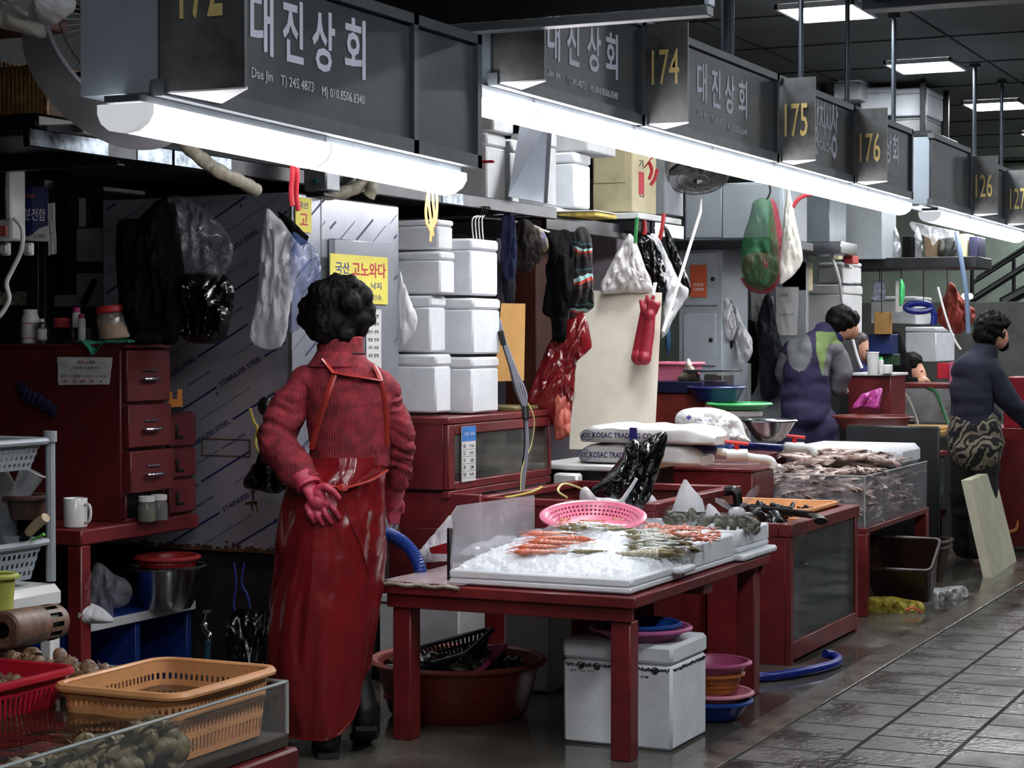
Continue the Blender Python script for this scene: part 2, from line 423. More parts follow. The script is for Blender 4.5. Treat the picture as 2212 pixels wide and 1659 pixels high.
def wet_mat():
    m = bpy.data.materials.new('wet_concrete'); m.use_nodes = True; nt = m.node_tree; N = nt.nodes; L = nt.links; b = N['Principled BSDF']
    tc = N.new('ShaderNodeTexCoord'); nz = N.new('ShaderNodeTexNoise'); nz.inputs['Scale'].default_value = 2.4; nz.inputs['Detail'].default_value = 9; L.new(tc.outputs['Object'], nz.inputs['Vector'])
    rp = N.new('ShaderNodeValToRGB'); rp.color_ramp.elements[0].position = .2; rp.color_ramp.elements[1].position = .8
    rp.color_ramp.elements[0].color = (*lin((40, 37, 33)), 1); rp.color_ramp.elements[1].color = (*lin((98, 94, 86)), 1)
    L.new(nz.outputs[0], rp.inputs[0]); L.new(rp.outputs[0], b.inputs['Base Color'])
    mr = N.new('ShaderNodeMapRange'); mr.inputs[1].default_value = .42; mr.inputs[2].default_value = .62; mr.inputs[3].default_value = .03; mr.inputs[4].default_value = .3
    L.new(nz.outputs[0], mr.inputs[0]); L.new(mr.outputs[0], b.inputs['Roughness'])
    n2 = N.new('ShaderNodeTexNoise'); n2.inputs['Scale'].default_value = 14; L.new(tc.outputs['Object'], n2.inputs['Vector'])
    bp = N.new('ShaderNodeBump'); bp.inputs['Strength'].default_value = .08; bp.inputs['Distance'].default_value = .004; L.new(n2.outputs[0], bp.inputs['Height']); L.new(bp.outputs[0], b.inputs['Normal'])
    return m
TILE, WET = tile_mat(), wet_mat()
f = MB().box(-4, 34, -7, 2.05, -.12, 0, .0, 0).box(-4, 34, 2.19, 9.2, -.12, 0, .0, 1)
struct(f, 'floor', [TILE, WET], base=(0, 0, 0), smooth=False)
struct(MB().box(-4, 34, 2.053, 2.187, -.12, .003, .003), 'trim_1', mat('kerb_stone', (92, 86, 78), .22, var=.35, sc=9, bump=.3, bsc=40))
CEILM = mat('ceiling_board', (70, 72, 70), .8, var=.1, sc=3)
cl = MB(); ZC = 3.25
cl.box(-4, 34, -7, 9.2, ZC+.02, ZC+.12, 0)
struct(cl, 'ceiling', CEILM, smooth=False)
g = MB()
for i in range(30): g.box(-4+1.2*i+.62, -4+1.2*i+.632, -7, 9.2, ZC+.012, ZC+.02, 0)
for i in range(13): g.box(-4, 34, -7+1.2*i+.1, -7+1.2*i+.112, ZC+.012, ZC+.02, 0)
struct(g, 'trim_2', mat('ceiling_joint', (40, 42, 42), .8), smooth=False)
WALLM = mat('dark_wall', (52, 52, 52), .7, var=.25, sc=3)
struct(MB().box(-4, 34, 9.0, 9.2, 0, ZC, 0), 'wall_back', WALLM)
struct(MB().box(33.8, 34, -7, 9.2, 0, ZC, 0), 'wall_far', mat('far_wall', (120, 124, 118), .7, var=.15))
struct(MB().box(-4, 34, -7.2, -7, 0, ZC, 0), 'wall_aisle', WALLM)
struct(MB().box(-1, 9.6, 5.62, 5.7, 0, ZC, 0), 'wall_stall', mat('stall_partition', (40, 41, 43), .6, var=.3, sc=2))

# ---------------------------------------------------------------- ceiling panels
CE = mat('panel_glow', (246, 250, 255), .5, emit=CEIL_W, var=.0)
def ceil_light(x, y, label, l=.5, wd=.42):
    t = thing('ceiling_light', label, 'light', (x, y, ZC), 'ceiling light panels')
    fr = MB()
    for a in (-1, 1):
        fr.box(x-l/2-.02, x+l/2+.02, y+a*(wd/2+.01)-.01, y+a*(wd/2+.01)+.01, ZC-.012, ZC+.018, .002)
        fr.box(x+a*(l/2+.01)-.01, x+a*(l/2+.01)+.01, y-wd/2-.02, y+wd/2+.02, ZC-.012, ZC+.018, .002)
    fr.build('frame', WHITE, t)
    MB().box(x-l/2, x+l/2, y-wd/2, y+wd/2, ZC-.004, ZC+.012, 0).build('diffuser', CE, t)
for i, lb in enumerate(['square ceiling light panel, first of its row, just above the sign numbered 174', 'square ceiling light panel above the gap past the sign numbered 176',
        'square ceiling light panel third along, above the sign numbered 126', 'small bright ceiling panel fourth along, low over sign 126', 'faintest distant ceiling panel at the end of the row']):
    ceil_light(10.93+2.45*i, 3.11, lb)
for x in (8.5,):
    ceil_light(x, 3.11, 'square ceiling light panel hidden behind the hanging shop signs')
for x in (-2.4, 1.2, 4.9, 8.6, 12.3, 16., 20.):  # unseen panels added to brighten the aisle and sign faces
    ceil_light(x, .1, 'added ceiling light panel, out of view, brightening the wet aisle', .6, .6)

# ---------------------------------------------------------------- hanging shop signs
YS = 2.7
GLOW = mat('tube_glow', (255, 253, 255), .4, emit=LAMP_W, var=0)
UNDERLIT = mat('underside_lit_white', (235, 238, 245), .4, var=.02)  # white underside of the number wedge, lamp glow put into its colour
LENS = mat('lamp_cap', (226, 230, 234), .4, var=.0, emit=.62)
GLOW1 = mat('tube_glow_weak', (255, 253, 255), .4, emit=8.0, var=0)
def lamp(x0, x1, zt0, zt1, y, label, c0=.005, gm=None):
    """batten lamp along x hung under a sign; its upper edge runs from zt0 to zt1"""
    sl = (zt1-zt0)/(x1-x0); L_ = x1-x0
    t = thing('batten_lamp', label, 'lamp', ((x0+x1)/2, y, zt0), 'white batten lamps under the signs')
    def sec(x, k=1.):
        z = zt0+sl*(x-x0); out = []
        for a, b in ((-.068, 0), (-.068, -.022), (-.054, -.044), (-.028, -.060), (.004, -.065), (.036, -.060), (.058, -.044), (.068, -.022), (.068, 0)):
            out.append(V((x, y+a*k, z-.008+b*k)))
        return out
    MB().rings([sec(x0+c0), sec(x1-.005)], False, True).build('diffuser', gm or GLOW, t, ang=60)
    for a, b in ((x0, x0+c0), (x1-.005, x1)):
        MB().rings([sec(a, 1.03), sec(b, 1.03)], False, True).build('end_cap', LENS if a == x0 else LENS, t, ang=60)
    MB().rings([[V((x, y+a, zt0+sl*(x-x0)+b)) for a, b in ((-.05, -.004), (.05, -.004), (.05, .012), (-.05, .012))] for x in (x0, x1)], False, True).build('backplate', SIGNF, t)
def shop_sign(label, x0, x1, z0, z1, num, parts, name_px=None, end=True, dp=.23, num_s=(.115, .14), wedge=True, zb1=None, y=YS, nz_=.5, p=.178):
    """box sign along the aisle: aisle face at y, square-on number panel jutting out at its near end"""
    zb1 = zb1 if zb1 is not None else z0
    t = thing('shop_sign', label, 'sign', ((x0+x1)/2, y+dp/2, z0), 'hanging stall signs')
    zz = lambda x: z0+(zb1-z0)*(x-x0)/(x1-x0)
    h = MB()
    h.rings([[V((x, y+.012, zz(x)+.012)), V((x, y+dp, zz(x)+.012)), V((x, y+dp, z1-.02)), V((x, y+.012, z1-.02))] for x in (x0+.012, x1-.01)], False, True)
    h.build('housing', SIGNL, t)
    fp = MB().rings([[V((x, y, zz(x)+.04)), V((x, y+.012, zz(x)+.04)), V((x, y+.012, z1-.03)), V((x, y, z1-.03))] for x in (x0+.02, x1-.02)], False, True)
    fo = fp.build('face_panel', SIGN, t)
    fr = MB()
    for zf, a, b in ((0, 0, .04), (1, -.03, 0)):
        q = lambda x: zz(x) if not zf else z1
        fr.rings([[V((x, y-.018, q(x)+a)), V((x, y+.02, q(x)+a)), V((x, y+.02, q(x)+b)), V((x, y-.018, q(x)+b))] for x in (x0, x1)], False, True)
    fr.rings([[V((x, y-.018, zb1)), V((x, y+.02, zb1)), V((x, y+.02, z1)), V((x, y-.018, z1))] for x in (x1-.028, x1)], False, True)
    fr.build('frame', SIGNF, t)
    if wedge:
        bk = p+.01
        pts = [(x0+.01, y), (x0+.01, y-p), (x0+.02, y-p), (x0+.01+bk, y)]
        za = z0+.012
        wd = MB().prism([V((a, b, za)) for a, b in pts], (0, 0, z1-.015-za)).build('number_panel', [mat('number_panel', (112, 114, 114), .35, var=.3, sc=5)], t)
        MB().prism([V((a+(.004), b, za-.006)) for a, b in pts], (0, 0, .005)).build('lit_underside', UNDERLIT, t)
        if num:
            nw, nh = num_s; zc = z0+(z1-z0)*nz_
            MB().text(num, (x0+.008, y-p/2+nw/2, zc-nh/2), (0, -1, 0), (0, 0, 1), nw, nh, .002, bold=.004).build('numerals', GOLD, wd)
    for s_, pl, pb, pr, hh, b_ in parts:        # text laid on the face: start pixel, baseline pixel, end pixel, height
        a, c = ony(pl, pb, y-.001), ony(pr, pb, y-.001)
        MB().text(s_, (a.x, y-.001, a.z), (1, 0, 0), (0, 0, 1), c.x-a.x, hh, .0015, bold=b_).build('lettering', LAV if hh > .05 else mat('letter_grey', (236, 238, 250), .5), fo)
    return t
zl, zr = ony(340, 207, YS).z, ony(1030, 365, YS).z
xa, xe = ony(340, 207, YS).x, ony(1030, 365, YS).x
ztop = ony(1030, 77, YS).z
xm = ony(893, 300, YS).x
zm = zl+(zr-zl)*(xm-xa)/(xe-xa)
shop_sign('dark grey hanging stall sign numbered 172, first and lowest, with white Korean lettering', xa, xm, zl, ztop, '172',
    [('대', 540, 112, 590, .165, .02), ('진', 610, 130, 655, .165, .02), ('상', 674, 150, 723, .165, .02), ('회', 744, 163, 789, .165, .02),
     ('Dae Jin', 543, 174, 588, .034, 0), ('T) 245.4873', 606, 190, 677, .034, 0), ('M) 010.8506.8340', 695, 213, 787, .034, 0)], zb1=zm, nz_=.72, num_s=(.118, .2), p=.235)
shop_sign('blank dark panel sign joined to the end of sign 172', xm+.004, xe, zm, ztop, None, [], wedge=False, zb1=zr)
zz_ = lambda x: zl+(zr-zl)*(x-xa)/(xe-xa)
xl1, xl2, xl3 = ony(310, 210, YS).x, ony(711, 300, YS).x, ony(1004, 372, YS).x
lamp(xl1, xl2-.002, zz_(xl1)-.014, zz_(xl2)-.014, YS+.062, 'bright white batten lamp with rounded cap under sign 172', .03, GLOW1)
lamp(xl2+.002, xl3, zz_(xl2)-.014, zz_(xl3)-.014, YS+.062, 'bright white batten lamp under the blank end of sign 172')
ZB, ZT = 2.19, 2.592
XN = [ony(1063, 195, YS).x, ony(1388, 270, YS).x, ony(1678, 345, YS).x, ony(1842, 390, YS).x, ony(1966, 430, YS).x]
shop_sign('dark grey stall sign numbered 173, half hidden by the overhead black board', XN[0], XN[1]-.02, ZB, ZT, '173',
    [('대', 1182, 126, 1209, .165, .02), ('진', 1224, 138, 1251, .165, .02), ('상', 1268, 152, 1297, .165, .02), ('회', 1308, 165, 1334, .165, .02),
     ('Dae Jin', 1180, 168, 1209, .034, 0), ('T) 245.4873', 1223, 186, 1264, .034, 0), ('M) 010.8506.8340', 1275, 203, 1334, .034, 0)], nz_=.64, num_s=(.108, .15))
shop_sign('dark grey stall sign numbered 174 with the four large Korean letters complete', XN[1], XN[2]-.02, ZB, ZT, '174',
    [('대', 1505, 218, 1526, .165, .02), ('진', 1536, 230, 1556, .165, .02), ('상', 1565, 243, 1586, .165, .02), ('회', 1594, 251, 1613, .165, .02),
     ('Dae Jin', 1506, 253, 1527, .034, 0), ('T) 245.4873', 1536, 268, 1564, .034, 0), ('M) 010.8506.8340', 1571, 285, 1613, .034, 0)], nz_=.55, num_s=(.11, .135))
shop_sign('dark grey stall sign numbered 175 with the market name in Korean', XN[2], XN[3]-.02, ZB, ZT, '175',
    [('자', 1728, 280, 1746, .17, .01), ('갈', 1752, 330, 1768, .30, .01), ('치', 1768, 290, 1781, .17, .01), ('시', 1782, 297, 1793, .17, .01), ('장', 1794, 342, 1809, .33, .01), ('JAGALCHI', 1762, 327, 1796, .06, .01)], nz_=.48, num_s=(.108, .15))
shop_sign('dark grey stall sign numbered 176, last of the long row', XN[3], XN[4], ZB, ZT, '176',
    [('대', 1880, 342, 1892, .17, .02), ('진', 1896, 345, 1907, .17, .02), ('상', 1911, 350, 1925, .17, .02), ('회', 1927, 354, 1940, .17, .02), ('M) 010.8506.8340', 1907, 378, 1938, .03, 0)], nz_=.46, num_s=(.108, .15))
xs = [ony(1033, 195, YS).x+.01, ony(1160, 222, YS).x, ony(1376, 273, YS).x, ony(1545, 318, YS).x, ony(1678, 352, YS).x, ony(1786, 381, YS).x, ony(1880, 405, YS).x, ony(1968, 432, YS).x]
for i in range(7):
    lamp(xs[i]+.003, xs[i+1]-.003, ZB-.014, ZB-.014, YS+.062, ['bright batten lamp tucked behind the end of sign 172', 'bright batten lamp under sign 173', 'bright batten lamp under the joint of signs 173 and 174',
        'bright batten lamp under sign 174', 'bright batten lamp under the number 175', 'bright batten lamp under the market name sign', 'bright batten lamp at the far tip below sign 176'][i])
XF = [ony(2010, 458, YS).x, ony(2095, 462, YS).x, ony(2170, 480, YS).x]
shop_sign('plain dark end box of the farther sign row beside sign 126', XF[0], XF[1]-.02, ZB, ZT+.03, None, [], wedge=False)
shop_sign('dark stall sign numbered 126 in the farther row', XF[1], XF[2]-.02, ZB, ZT, '126', [('회', 2139, 415, 2146, .17, .02)], nz_=.48, num_s=(.108, .15))
shop_sign('dark stall sign numbered 127 cut by the picture edge', XF[2], XF[2]+1.3, ZB, ZT, '127', [('대', 2207, 430, 2215, .17, .02)], nz_=.46, num_s=(.108, .15))
for i in range(3):
    lamp(XF[0]+.25+.95*i, XF[0]+1.18+.95*i, ZB-.014, ZB-.014, YS+.062, ['bright batten lamp at the near end of the farther sign row', 'bright batten lamp under sign 126', 'bright batten lamp under sign 127'][i])
# hanging rods
ROD = mat('rod_steel', (58, 66, 72), .4, metal=.4, var=.1)
def rod(px, pb, lb, r=.014, y=YS+.1, zb=ZT-.018):
    p = ony(px, pb, y)
    t = thing('hanging_rod', lb, 'rod', (p.x, y, zb), 'sign hanger rods')
    MB().tube([(p.x, y, zb), (p.x, y, ZC+.01)], r, 10).build('shaft', ROD, t)
    MB().lathe([(0, ZC-.012), (r*2.6, ZC-.012), (r*2.6, ZC+.011), (0, ZC+.011)], (p.x, y, 0), 14).build('ceiling_flange', ROD, t)
for a in [(1730, 160, 'thin steel rod holding sign 174 from the ceiling'), (1830, 220, 'thin steel rod holding the market name sign'), (1930, 270, 'thin steel rod holding sign 176'), (2105, 322, 'thin steel rod over the sign numbered 126'), (2163, 355, 'thin steel rod over the sign numbered 127')]: rod(*a)
rod(1572, 105, 'thicker square-looking rod above sign 174', .03)
# overhead boards across the aisle
p = onx(1280, 52, 5.62); XB = 5.535
ob_ = thing('overhead_board', 'black overhead board spanning across above sign 173', 'board', (XB, 2.6, p.z))
y1 = XB*tan(TH-math.atan((1520-1106)/FPX)); zb = p.z
MB().box(XB, XB+.015, y1, 3.9, zb+.02, ZC-.02, .003).build('front_face', mat('board_black', (16, 17, 18), .5, var=.2), ob_)
MB().box(XB+.017, XB+.055, y1+.002, 3.9, zb+.05, ZC-.02, .003).build('core', BLKM, ob_)
MB().box(XB-.004, XB+.055, y1-.01, 3.9, zb-.012, zb+.016, .003).build('bottom_rim', SIGNF, ob_)
MB().box(XB-.004, XB+.055, y1-.014, y1, zb+.018, ZC-.02, .003).build('end_plate', SIGNL, ob_)
p = onx(2000, 12, 8.6); b = MB().box(8.6, 8.72, -.6, 8.6*tan(TH-math.atan((1857-1106)/FPX)), p.z, ZC-.03, .004)
hb = one(b, 'overhead_board', mat('board_navy', (34, 40, 46), .45, var=.1), 'dark framed direction board high over the aisle', 'board')
MB().box(8.585, 8.6, -.58, 8.6*tan(TH-math.atan((1870-1106)/FPX)), p.z+.045, ZC-.05, .003).build('panel', mat('board_print', (52, 56, 56), .45, var=.5, sc=20), hb)
# ---------------------------------------------------------------- red display table
TX0, TX1, TY0, TY1, TZ = 5.885, 7.33, 2.305, 3.25, .545
t = thing('display_table', 'low red painted display table carrying the iced foam trays', 'table', ((TX0+TX1)/2, (TY0+TY1)/2, 0))
MB().box(TX0, TX1, TY0, TY1, TZ-.037, TZ, .004).build('table_top', RED, t)
for a in [(TX0+.02, TX0+.045, TY0+.02, TY1-.02), (TX1-.045, TX1-.02, TY0+.02, TY1-.02), (TX0+.045, TX1-.045, TY1-.045, TY1-.02)]:
    MB().box(*a, TZ-.085, TZ-.039, .003).build('apron', RED, t)
for x in (TX0+.035, TX1-.11):
    for y in (TY0+.03, TY1-.105):
        MB().box(x, x+.075, y, y+.07, 0, TZ-.087 if x < 6 else TZ-.04, .004).build('leg', RED, t)
MB().box(6.62, 6.72, TY0+.025, TY0+.12, TZ-.08, TZ-.039, .003).build('bracket', RED, t)
# clear sheet lying over the bare end of the table
sh = MB().sheet(lambda u, v: V((TX0+.01+.75*v, 2.93+.31*u, TZ+.006+.004*noise.noise(V((u*6, v*5, 1))))), 16, 12, (0, 0, .002))
one(sh, 'plastic_sheet', mat('sheet_film', (222, 205, 208), .2, alpha=.42, var=.15, sc=7, spec=.7), 'torn cloudy plastic sheet over the bare corner of the red display table', 'sheet')
e = MB().tube(smoothpath([(TX0-.004, 2.94+.05*i, TZ-.004+.005*(i % 2)) for i in range(7)]), [.006+.003*R.random() for _ in range(31)], 6)
one(e, 'tape_edge', mat('torn_tape', (176, 168, 154), .7, var=.4, sc=30), 'ragged pale tape edge along the bare table corner', 'tape')
# ---------------------------------------------------------------- tanks
def glass_front(x0, x1, y, z0, z1, m, par, name='glass'): MB().box(x0, x1, y, y+.008, z0, z1, .001).build(name, m, par)
GLASSD = mat('tank_glass', (70, 78, 80), .08, alpha=.35, var=.5, sc=5, stretch=(4, 4, .4), spec=.7)
A0, A1, AY, AZ = 7.97, 9.05, 2.42, .6
t = thing('live_tank', 'tall red framed glass tank with dark water next to the display table', 'tank', ((A0+A1)/2, AY+.3, 0))
MB().box(A0, A0+.03, AY+.02, 2.79, .0, AZ-.06, .003).build('side_panel', RED, t)
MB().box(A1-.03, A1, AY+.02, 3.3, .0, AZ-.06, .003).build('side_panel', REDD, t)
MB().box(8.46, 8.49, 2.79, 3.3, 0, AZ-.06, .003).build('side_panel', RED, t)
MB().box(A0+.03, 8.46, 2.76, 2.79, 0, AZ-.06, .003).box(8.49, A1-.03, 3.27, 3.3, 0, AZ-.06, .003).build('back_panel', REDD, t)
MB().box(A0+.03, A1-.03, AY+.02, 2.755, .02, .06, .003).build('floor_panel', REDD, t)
fr = MB()
fr.box(A0-.002, A0+.045, AY-.004, AY+.02, 0, AZ-.055, .003).box(A1-.04, A1+.002, AY-.004, AY+.02, 0, AZ-.055, .003).box(A0+.045, A1-.04, AY-.004, AY+.02, .015, .095, .003)
fr.build('front_frame', RED, t)
rm = MB().box(A0-.006, A1+.006, AY-.01, AY+.05, AZ-.055, AZ, .004).box(A0-.006, A0+.045, AY+.05, 2.795, AZ-.055, AZ, .004).box(A1-.045, A1+.006, AY+.05, 3.31, AZ-.055, AZ, .004)
rm.box(8.45, 8.5, 2.75, 3.31, AZ-.055, AZ, .004).box(8.5, A1-.045, 3.26, 3.31, AZ-.055, AZ, .004).box(A0+.045, 8.45, 2.75, 2.795, AZ-.055, AZ, .004)
rm.build('rim', RED, t)
glass_front(A0+.046, A1-.042, AY+.004, .096, AZ-.057, GLASSD, t)
MB().box(A0+.032, A1-.032, AY+.022, 2.755, .07, .40, .002).build('water', mat('deep_water', (26, 30, 30), .05, var=.5, sc=7, stretch=(3, 3, .5)), t)
# dirty yellow board seen through the upper glass
one(MB().prism([(8.03, 2.5, .45), (8.5, 2.5, .45), (8.62, 2.5, .47), (9.0, 2.5, .52), (9.0, 2.5, .54), (8.03, 2.5, .54)], (0, .012, 0)).box(8.03, 8.3, 2.498, 2.51, .41, .451, .001), 'wood_board', mat('murky_board', (150, 122, 62), .6, var=.35, stretch=(6, 6, .5)), 'murky yellow board behind the upper glass of the tall red tank', 'board')
# white board visible through: low open trough tank behind the table
B0, B1, BY0, BY1, BZ = 7.36, 8.44, 2.80, 3.62, .72
t = thing('trough_tank', 'wide low red trough tank of water below the foam box stack', 'tank', ((B0+B1)/2, (BY0+BY1)/2, 0))
MB().box(B0, B0+.03, BY0, BY1, .0, BZ-.03, .003).build('front_panel', RED, t)
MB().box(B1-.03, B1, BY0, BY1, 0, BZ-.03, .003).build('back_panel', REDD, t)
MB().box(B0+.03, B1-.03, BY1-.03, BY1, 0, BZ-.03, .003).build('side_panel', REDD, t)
MB().box(B0+.03, B1-.03, BY0, BY0+.03, 0, BZ-.03, .003).build('side_panel', RED, t)
MB().box(B0-.006, B0+.05, BY0-.006, BY1, BZ-.03, BZ, .004).box(B1-.05, B1+.006, BY0-.006, BY1, BZ-.03, BZ, .004).box(B0+.05, B1-.05, BY0-.006, BY0+.05, BZ-.03, BZ, .004).box(B0+.05, B1-.05, BY1-.05, BY1, BZ-.03, BZ, .004).build('rim', RED, t)
MB().sheet(lambda u, v: V((B0+.03+(B1-B0-.06)*u, BY0+.03+(BY1-BY0-.06)*v, BZ-.09)), 4, 4, (0, 0, -.3)).build('water', mat('trough_water', (70, 58, 56), .04, var=.35, sc=9, bump=.3, bsc=14), t)
wire('drain_pipe', [(B1-.2, BY0-.0, BZ-.012), (B1-.2, BY0-.05, BZ-.012), (B1-.2, BY0-.06, BZ-.09)], .022, BLK, 'short black overflow pipe at the end of the red trough tank', 'pipe')
bp = [at(1230, 1078, 8.35), at(1275, 1070, 8.5)]
q = MB().tube([(8.1, 3.15, BZ-.075), (8.38, 3.1, BZ-.075)], .012, 8); q.ell((8.22, 3.2, BZ-.085), (.13, .09, .02)); one(q, 'aerator', BLK, 'black aerator disc lying in the red trough tank', 'aerator')
wire('air_tube', [at(1090, 1075, 8.2), at(1110, 1072, 8.25), at(1150, 1062, 8.35), at(1170, 1052, 8.45)], .006, mat('yellow_tube', (186, 166, 74), .4), 'thin yellow air tube lying in the red trough tank', 'tube')
wire('air_tube', [at(1225, 1075, 8.2), at(1205, 1060, 8.3), at(1220, 1045, 8.42), at(1260, 1058, 8.35), at(1290, 1080, 8.2)], .005, mat('pale_tube', (210, 196, 130), .4), 'pale looped air tube across the red trough tank', 'tube')
# red boards leaning beside the trough
one(MB().box(7.20, 7.225, 3.50, 3.95, .0, .745, .004), 'red_board', RED, 'tall red board standing below the foam box cabinet', 'board')
one(MB().box(7.17, 7.19, 3.62, 3.98, .0, .60, .004), 'red_board', REDD, 'shorter dark red board leaning on the taller red board', 'board')
# upper glass cabinet carrying the foam boxes
C0, C1, CY, CZ0, CZ1 = 7.18, 8.22, 3.64, .76, 1.06
t = thing('glass_cabinet', 'red framed glass tank cabinet carrying the stacked foam boxes', 'tank', ((C0+C1)/2, CY+.3, 0))
MB().box(C0, C0+.02, CY+.02, 4.3, CZ0, CZ1-.025, .003).build('side_panel', RED, t)
MB().box(C0-.006, C1+.006, CY-.008, 4.32, CZ1-.03, CZ1, .005).build('top', RED, t)
MB().box(C0-.004, C0+.055, CY-.006, CY+.018, CZ0, CZ1-.032, .004).box(C1-.025, C1+.004, CY-.006, CY+.018, CZ0, CZ1-.032, .004).box(C0+.055, C1-.025, CY-.006, CY+.018, CZ0-.005, CZ0+.03, .004).box(C0+.055, C1-.025, CY-.006, CY+.018, CZ1-.075, CZ1-.032, .004).build('front_frame', RED, t)
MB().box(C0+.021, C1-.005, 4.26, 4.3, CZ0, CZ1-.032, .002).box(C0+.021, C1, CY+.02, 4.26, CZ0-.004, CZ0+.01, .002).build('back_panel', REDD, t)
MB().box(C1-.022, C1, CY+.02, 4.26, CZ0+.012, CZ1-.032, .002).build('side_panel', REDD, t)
glass_front(C0+.057, C1-.027, CY, CZ0+.032, CZ1-.077, mat('cabinet_glass', (120, 122, 116), .07, alpha=.3, var=.5, sc=4, spec=.8), t)
MB().box(C0+.06, C1-.03, CY+.33, 4.25, CZ0-.75, CZ0-.008, .003).build('base', REDD, t)
MB().box(C0+.35, C1-.03, CY+.2, CY+.23, CZ0+.03, CZ1-.08, .002).build('inner_wall', mat('murky', (118, 112, 98), .6, var=.45, sc=3), t)
MB().box(C0-.0, C1+.0, CY-.006, CY+.03, CZ0-.036, CZ0-.006, .003).build('lower_rail', RED, t)
# price strip
p0, p1 = ony(997, 920, CY-.012), ony(1027, 920, CY-.012)
pz1, pz0 = ony(1010, 921, CY-.012).z, ony(1010, 1040, CY-.012).z
s_ = thing('price_list', 'blue and white price list strip on the glass cabinet frame', 'sign', (p0.x, CY-.014, pz0))
MB().box(p0.x, p1.x, CY-.014, CY-.010, pz0, pz1, .0005).build('sheet', PAPER, s_)
MB().box(p0.x, p1.x, CY-.0150, CY-.0145, pz1-.062, pz1, 0).build('blue_header', mat('header_blue', (52, 118, 190), .6), s_)
tx = MB(); W_ = p1.x-p0.x
for i, (a, b) in enumerate([('참', '1kg'), ('도', '만'), ('우', '2'), ('광', '3'), ('멍', '5천')]):
    z = pz1-.088-.03*i
    tx.text(a, (p0.x+.01*1, CY-.0147, z), (1, 0, 0), (0, 0, 1), W_*.2, .015, .0005).text(b, (p0.x+W_*.55, CY-.0147, z), (1, 0, 0), (0, 0, 1), W_*.3, .012, .0005)
    tx.box(p0.x, p1.x, CY-.0152, CY-.0147, z-.008, z-.0072, 0)
tx.build('print', INKK, s_)
MB().text('어종 시세', (p0.x+W_*.15, CY-.0156, pz1-.04), (1, 0, 0), (0, 0, 1), W_*.7, .016, .0005).build('heading', INKW, s_)
# stacked foam boxes on the cabinet
def stack(col, x0p, xcp, x1p, yf, X, rows, labels):
    y1 = yf+.36
    x1 = ony(x1p, 700, yf).x
    for (pt, pb, c), lb in zip(rows, labels):
        yy = X*tan(TH-math.atan((c-1106)/FPX)) if c else yf
        zb_, zt_ = onx(c or xcp, pb, X).z, onx(c or xcp, pt, X).z
        foam_box('foam_box', lb, X, x1+R.uniform(-.006, .006), yy, yy+.34, max(zb_, CZ1+.001), zt_-.003, lid=.2 if pt != 630 else .14, group='white foam boxes stacked on the red cabinet')
stack(1, 865, 950, 986, 3.70, 7.24, [(764, 892, 942), (637, 760, 930), (541, 634, 951), (472, 538, 947)],
    ['bottom white foam box of the stack beside the steel fridge', 'second white foam box up in the stack beside the steel fridge', 'third white foam box up, beside the steel fridge', 'topmost shallow white foam box beside the steel fridge'])
stack(2, 985, 1018, 1080, 3.66, 7.46, [(770, 893, 1020), (642, 765, 1022), (513, 637, 1018)],
    ['bottom white foam box of the stack near the yellow plywood', 'middle white foam box of the stack near the yellow plywood', 'topmost white foam box below the wire hangers'])
# ---------------------------------------------------------------- stainless fridge with printed protective film
F0, FY = 6.22, 3.80
F1 = ony(862, 500, FY).x; FB = F0*tan(TH-math.atan((222-1106)/FPX)); FZ0, FZ1 = .58, 1.925
FILM = mat('film_steel', (176, 180, 190), .3, metal=.6, var=.08, sc=3, bump=.05, bsc=5)
t = thing('steel_fridge', 'tall steel fridge still wrapped in printed protective film', 'fridge', ((F0+F1)/2, (FY+FB)/2, 0))
MB().box(F0, F1, FY, FB, FZ0, FZ1, .006).build('cabinet_body', FILM, t)
MB().box(F0+.03, F1-.03, FY+.03, FB-.03, .1, FZ0-.002, .003).build('plinth', mat('rusty_black', (28, 22, 18), .7, var=.5, sc=14), t)
for x in (F0+.06, F1-.12):
    for y in (FY+.05, FB-.1): MB().box(x, x+.05, y, y+.05, 0, .099, .003).build('foot', BLKM, t)
dx0, dx1 = ony(708, 600, FY).x, ony(838, 600, FY).x
dr = MB().box(dx0, dx1, FY-.03, FY-.002, .7, ony(708, 515, FY).z, .004).build('door', FILM, t)
MB().box(dx0+.004, dx0+.03, FY-.05, FY-.031, .95, 1.3, .004).build('door_handle', BLK, dr)
MB().box(F0-.003, F0+.004, FY-.003, FY+.01, FZ0+.01, FZ1, .001).box(ony(693, 500, FY).x, ony(693, 500, FY).x+.003, FY-.002, FY, FZ0, FZ1, 0).build('seam', STEELR, t)
pr = MB()
